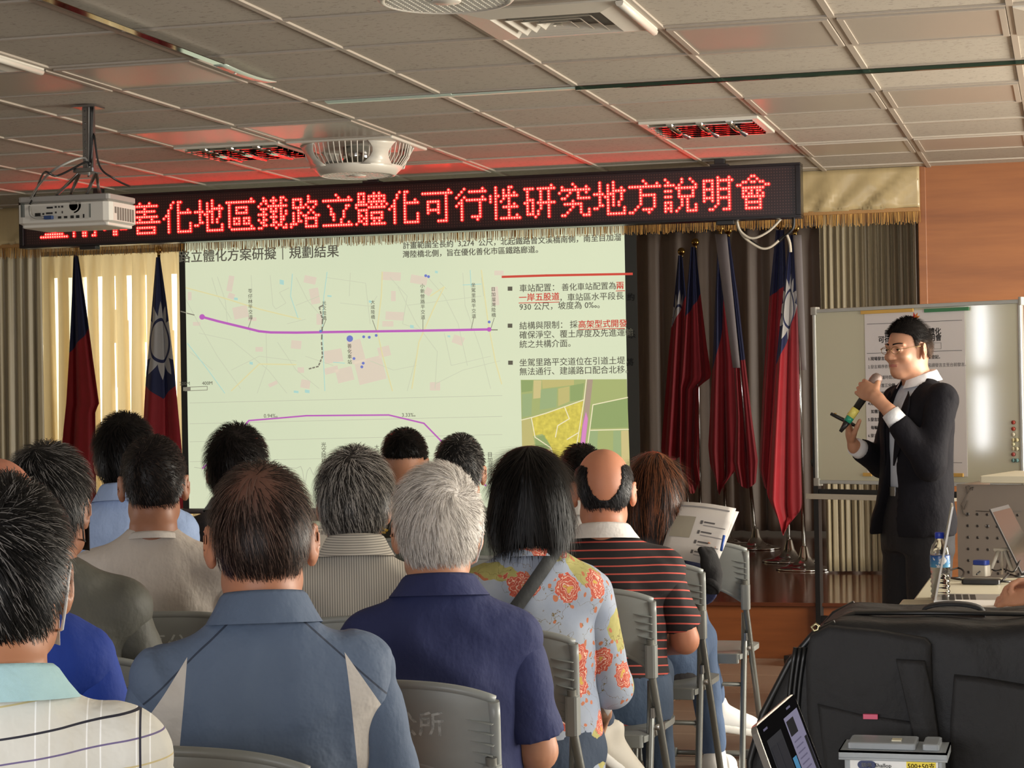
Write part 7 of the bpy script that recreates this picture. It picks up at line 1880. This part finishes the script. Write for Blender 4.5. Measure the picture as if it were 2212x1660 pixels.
for nm, r_, c_, e_ in (('screen_app', [(.1, .14, .45, .9)], (48, 49, 56), .5), ('screen_photo', [(.13, .2, .25, .75), (.28, .2, .42, .75)], (40, 40, 48), .6), ('screen_window', [(.58, .10, .93, .62)], (126, 122, 146), .8), ('screen_dark_card', [(.60, .13, .78, .24), (.62, .58, .84, .68), (.86, .30, .92, .62)], (24, 24, 30), .5), ('screen_blue_card', [(.47, .36, .56, .50)], (70, 130, 170), .8), ('screen_lines', [(.62, .28 + .04 * i, .80, .29 + .04 * i) for i in range(6)] + [(.10, .06, .2, .075), (.7, .05, .8, .065)], (96, 92, 116), .8)):
    w0 = {'screen_app': .0010, 'screen_photo': .0014, 'screen_window': .0010, 'screen_dark_card': .0014, 'screen_blue_card': .0012, 'screen_lines': .0014}[nm]
    for r4 in r_: b = MB(); trect(b, *r4, w0); b.build(nm, emat('tablet_' + nm, c_, e_, .1), tb)

# ================================================================== HAND-HELD THINGS AND THE FLASK
def sheet(pts, label, lines, dy=.0, name='paper_sheet', curve=.01, group='sheets of paper'):
    """four corners (px, py, dist) -> curved printed sheet with thickness"""
    c = [P3(*p) for p in pts]; o = empty(name, tuple(c[3]), 0, label, 'paper', group); n_ = (c[1] - c[0]).cross(c[3] - c[0]).normalized(); n_ = n_ if n_.y < 0 else -n_
    def q(u, v, w=0): return tuple((c[0] * (1 - u) + c[1] * u) * (1 - v) + (c[3] * (1 - u) + c[2] * u) * v + n_ * (w + curve * math.sin(PI * u)) - c[3])
    b = MB(); b.grid([[q(u, v) for u in np.linspace(0, 1, 9)] for v in np.linspace(0, 1, 5)], tuple(n_ * -.0012)); b.build('sheet', M('printed_paper', (222, 218, 214), .6, var=.02), o)
    for nm, col, rects in lines:
        b = MB()
        for u0, v0, u1, v1 in rects: b = MB(); b.grid([[q(u, v, .0012) for u in np.linspace(u0, u1, 5)] for v in (v0, v1)], smooth=False); b.build(nm, M('print_%d_%d_%d' % col, col, .7), o)
    return o
G1 = (96, 94, 96); G2 = (150, 148, 150)
sheet([(1462, 1084, 6.98), (1590, 1099, 6.90), (1545, 1225, 6.78), (1424, 1205, 6.86)], 'printed handout sheet held by the long-haired woman', [('title_bar', G2, [(.06, .06, .92, .085)]), ('map_picture', (172, 166, 150), [(.05, .25, .42, .62)]), ('bullets', G1, [(.52, .30 + .17 * i, .56, .36 + .17 * i) for i in range(4)] + [(.58, .31 + .17 * i, .76, .335 + .17 * i) for i in range(4)]), ('text_lines', G2, [(.58, .37 + .17 * i, .95, .385 + .17 * i) for i in range(4)])])
sheet([(1470, 1090, 7.03), (1596, 1106, 6.97), (1548, 1222, 6.86), (1432, 1205, 6.92)], 'second handout sheet fanned out behind the first one', [], curve=.004)
pn = MB(); a = P3(1564, 1158, 6.80); c = P3(1558, 1190, 6.77); pn.tube([tuple(a - c), (0, 0, 0)], .005, 8); o = pn.build('pen', M('pen_blue', (40, 84, 170), .35)); o.location = c; tag(o, 'blue pen held together with the handout sheets', 'pen')
sheet([(1322, 1414, 5.25), (1364, 1468, 5.28), (1313, 1548, 5.24), (1262, 1480, 5.20)], 'folded printed leaflet held low by the woman in floral blouse', [('heading', (150, 118, 92), [(.42, .1, .46, .75), (.30, .15, .34, .5)]), ('text_block', G1, [(.30 + .05 * i, .72, .33 + .05 * i, .96) for i in range(6)]), ('fine_lines', G2, [(.52, .12 + .09 * i, .9, .125 + .09 * i) for i in range(5)])])
gl = pp['long']; W_ = gl['arm']['R'][2]; fd = (W_ - gl['arm']['R'][1]).normalized()
S = SDF(*[axis_pts(W_[i] - .11, W_[i] + .14, .005) for i in range(3)])
hd_ = Vector((-.15, .25, 1)).normalized(); up_ = Vector((.75, -.65, 0)); up_ = (up_ - hd_ * up_.dot(hd_)).normalized(); sd_ = hd_.cross(up_); rt = Matrix((sd_, hd_, up_)).transposed()
S.cap(W_ - fd * .015, W_ + hd_ * .02, .033, .034, .01); S.ell(tuple(W_ + hd_ * .052), (.044, .054, .026), rt, .012)
for i in range(4): pz = W_ + hd_ * .085 + sd_ * (1.5 - i) * .018; S.cap(pz, pz + hd_ * .022 - up_ * .008, .0125, .0120, .006)
S.build('fingerless_glove', fabric('black_knit', (24, 23, 25), .9), gl['root'])
b = MB(); b.tube([tuple(W_ - fd * .030), tuple(W_ - fd * .008)], [.035, .036], 18); b.build('glove_cuff', fabric('black_knit', (24, 23, 25), .9), gl['root'])
f0 = atz(1538, 1657, 0.0); th_ = empty('vacuum_flask', (float(f0[0]), float(f0[1]), 0), R(-12), 'pink vacuum flask standing on the tiled floor', 'flask')
b = MB(); b.lathe([(.0, .0), (.028, .0), (.0315, .004), (.0315, .158), (.030, .163)], n=30); b.build('flask_body', M('flask_pink', (176, 128, 136), .4), th_)
b = MB(); b.lathe([(.0300, .163), (.0308, .166), (.0308, .195), (.027, .203), (.0, .206)], n=30); b.build('lid', M('flask_lid_pink', (182, 132, 140), .4), th_)
b = MB(); b.box((.022, -.012, .160), (.036, .012, .190), .004); b.build('spout', M('flask_lid_pink', (182, 132, 140), .4), th_)
b = MB(); b.lathe([(.0, -.002), (.013, -.002), (.013, .0)], (.018, -.0262, .070), 18, 'y'); b.build('white_ring', M('sticker_white', (232, 226, 222), .5), th_); b = MB(); b.lathe([(.0, -.002), (.0105, -.002), (.0105, .0)], (.018, -.0275, .070), 18, 'y'); b.build('red_dot', M('sticker_red', (190, 40, 52), .5), th_)
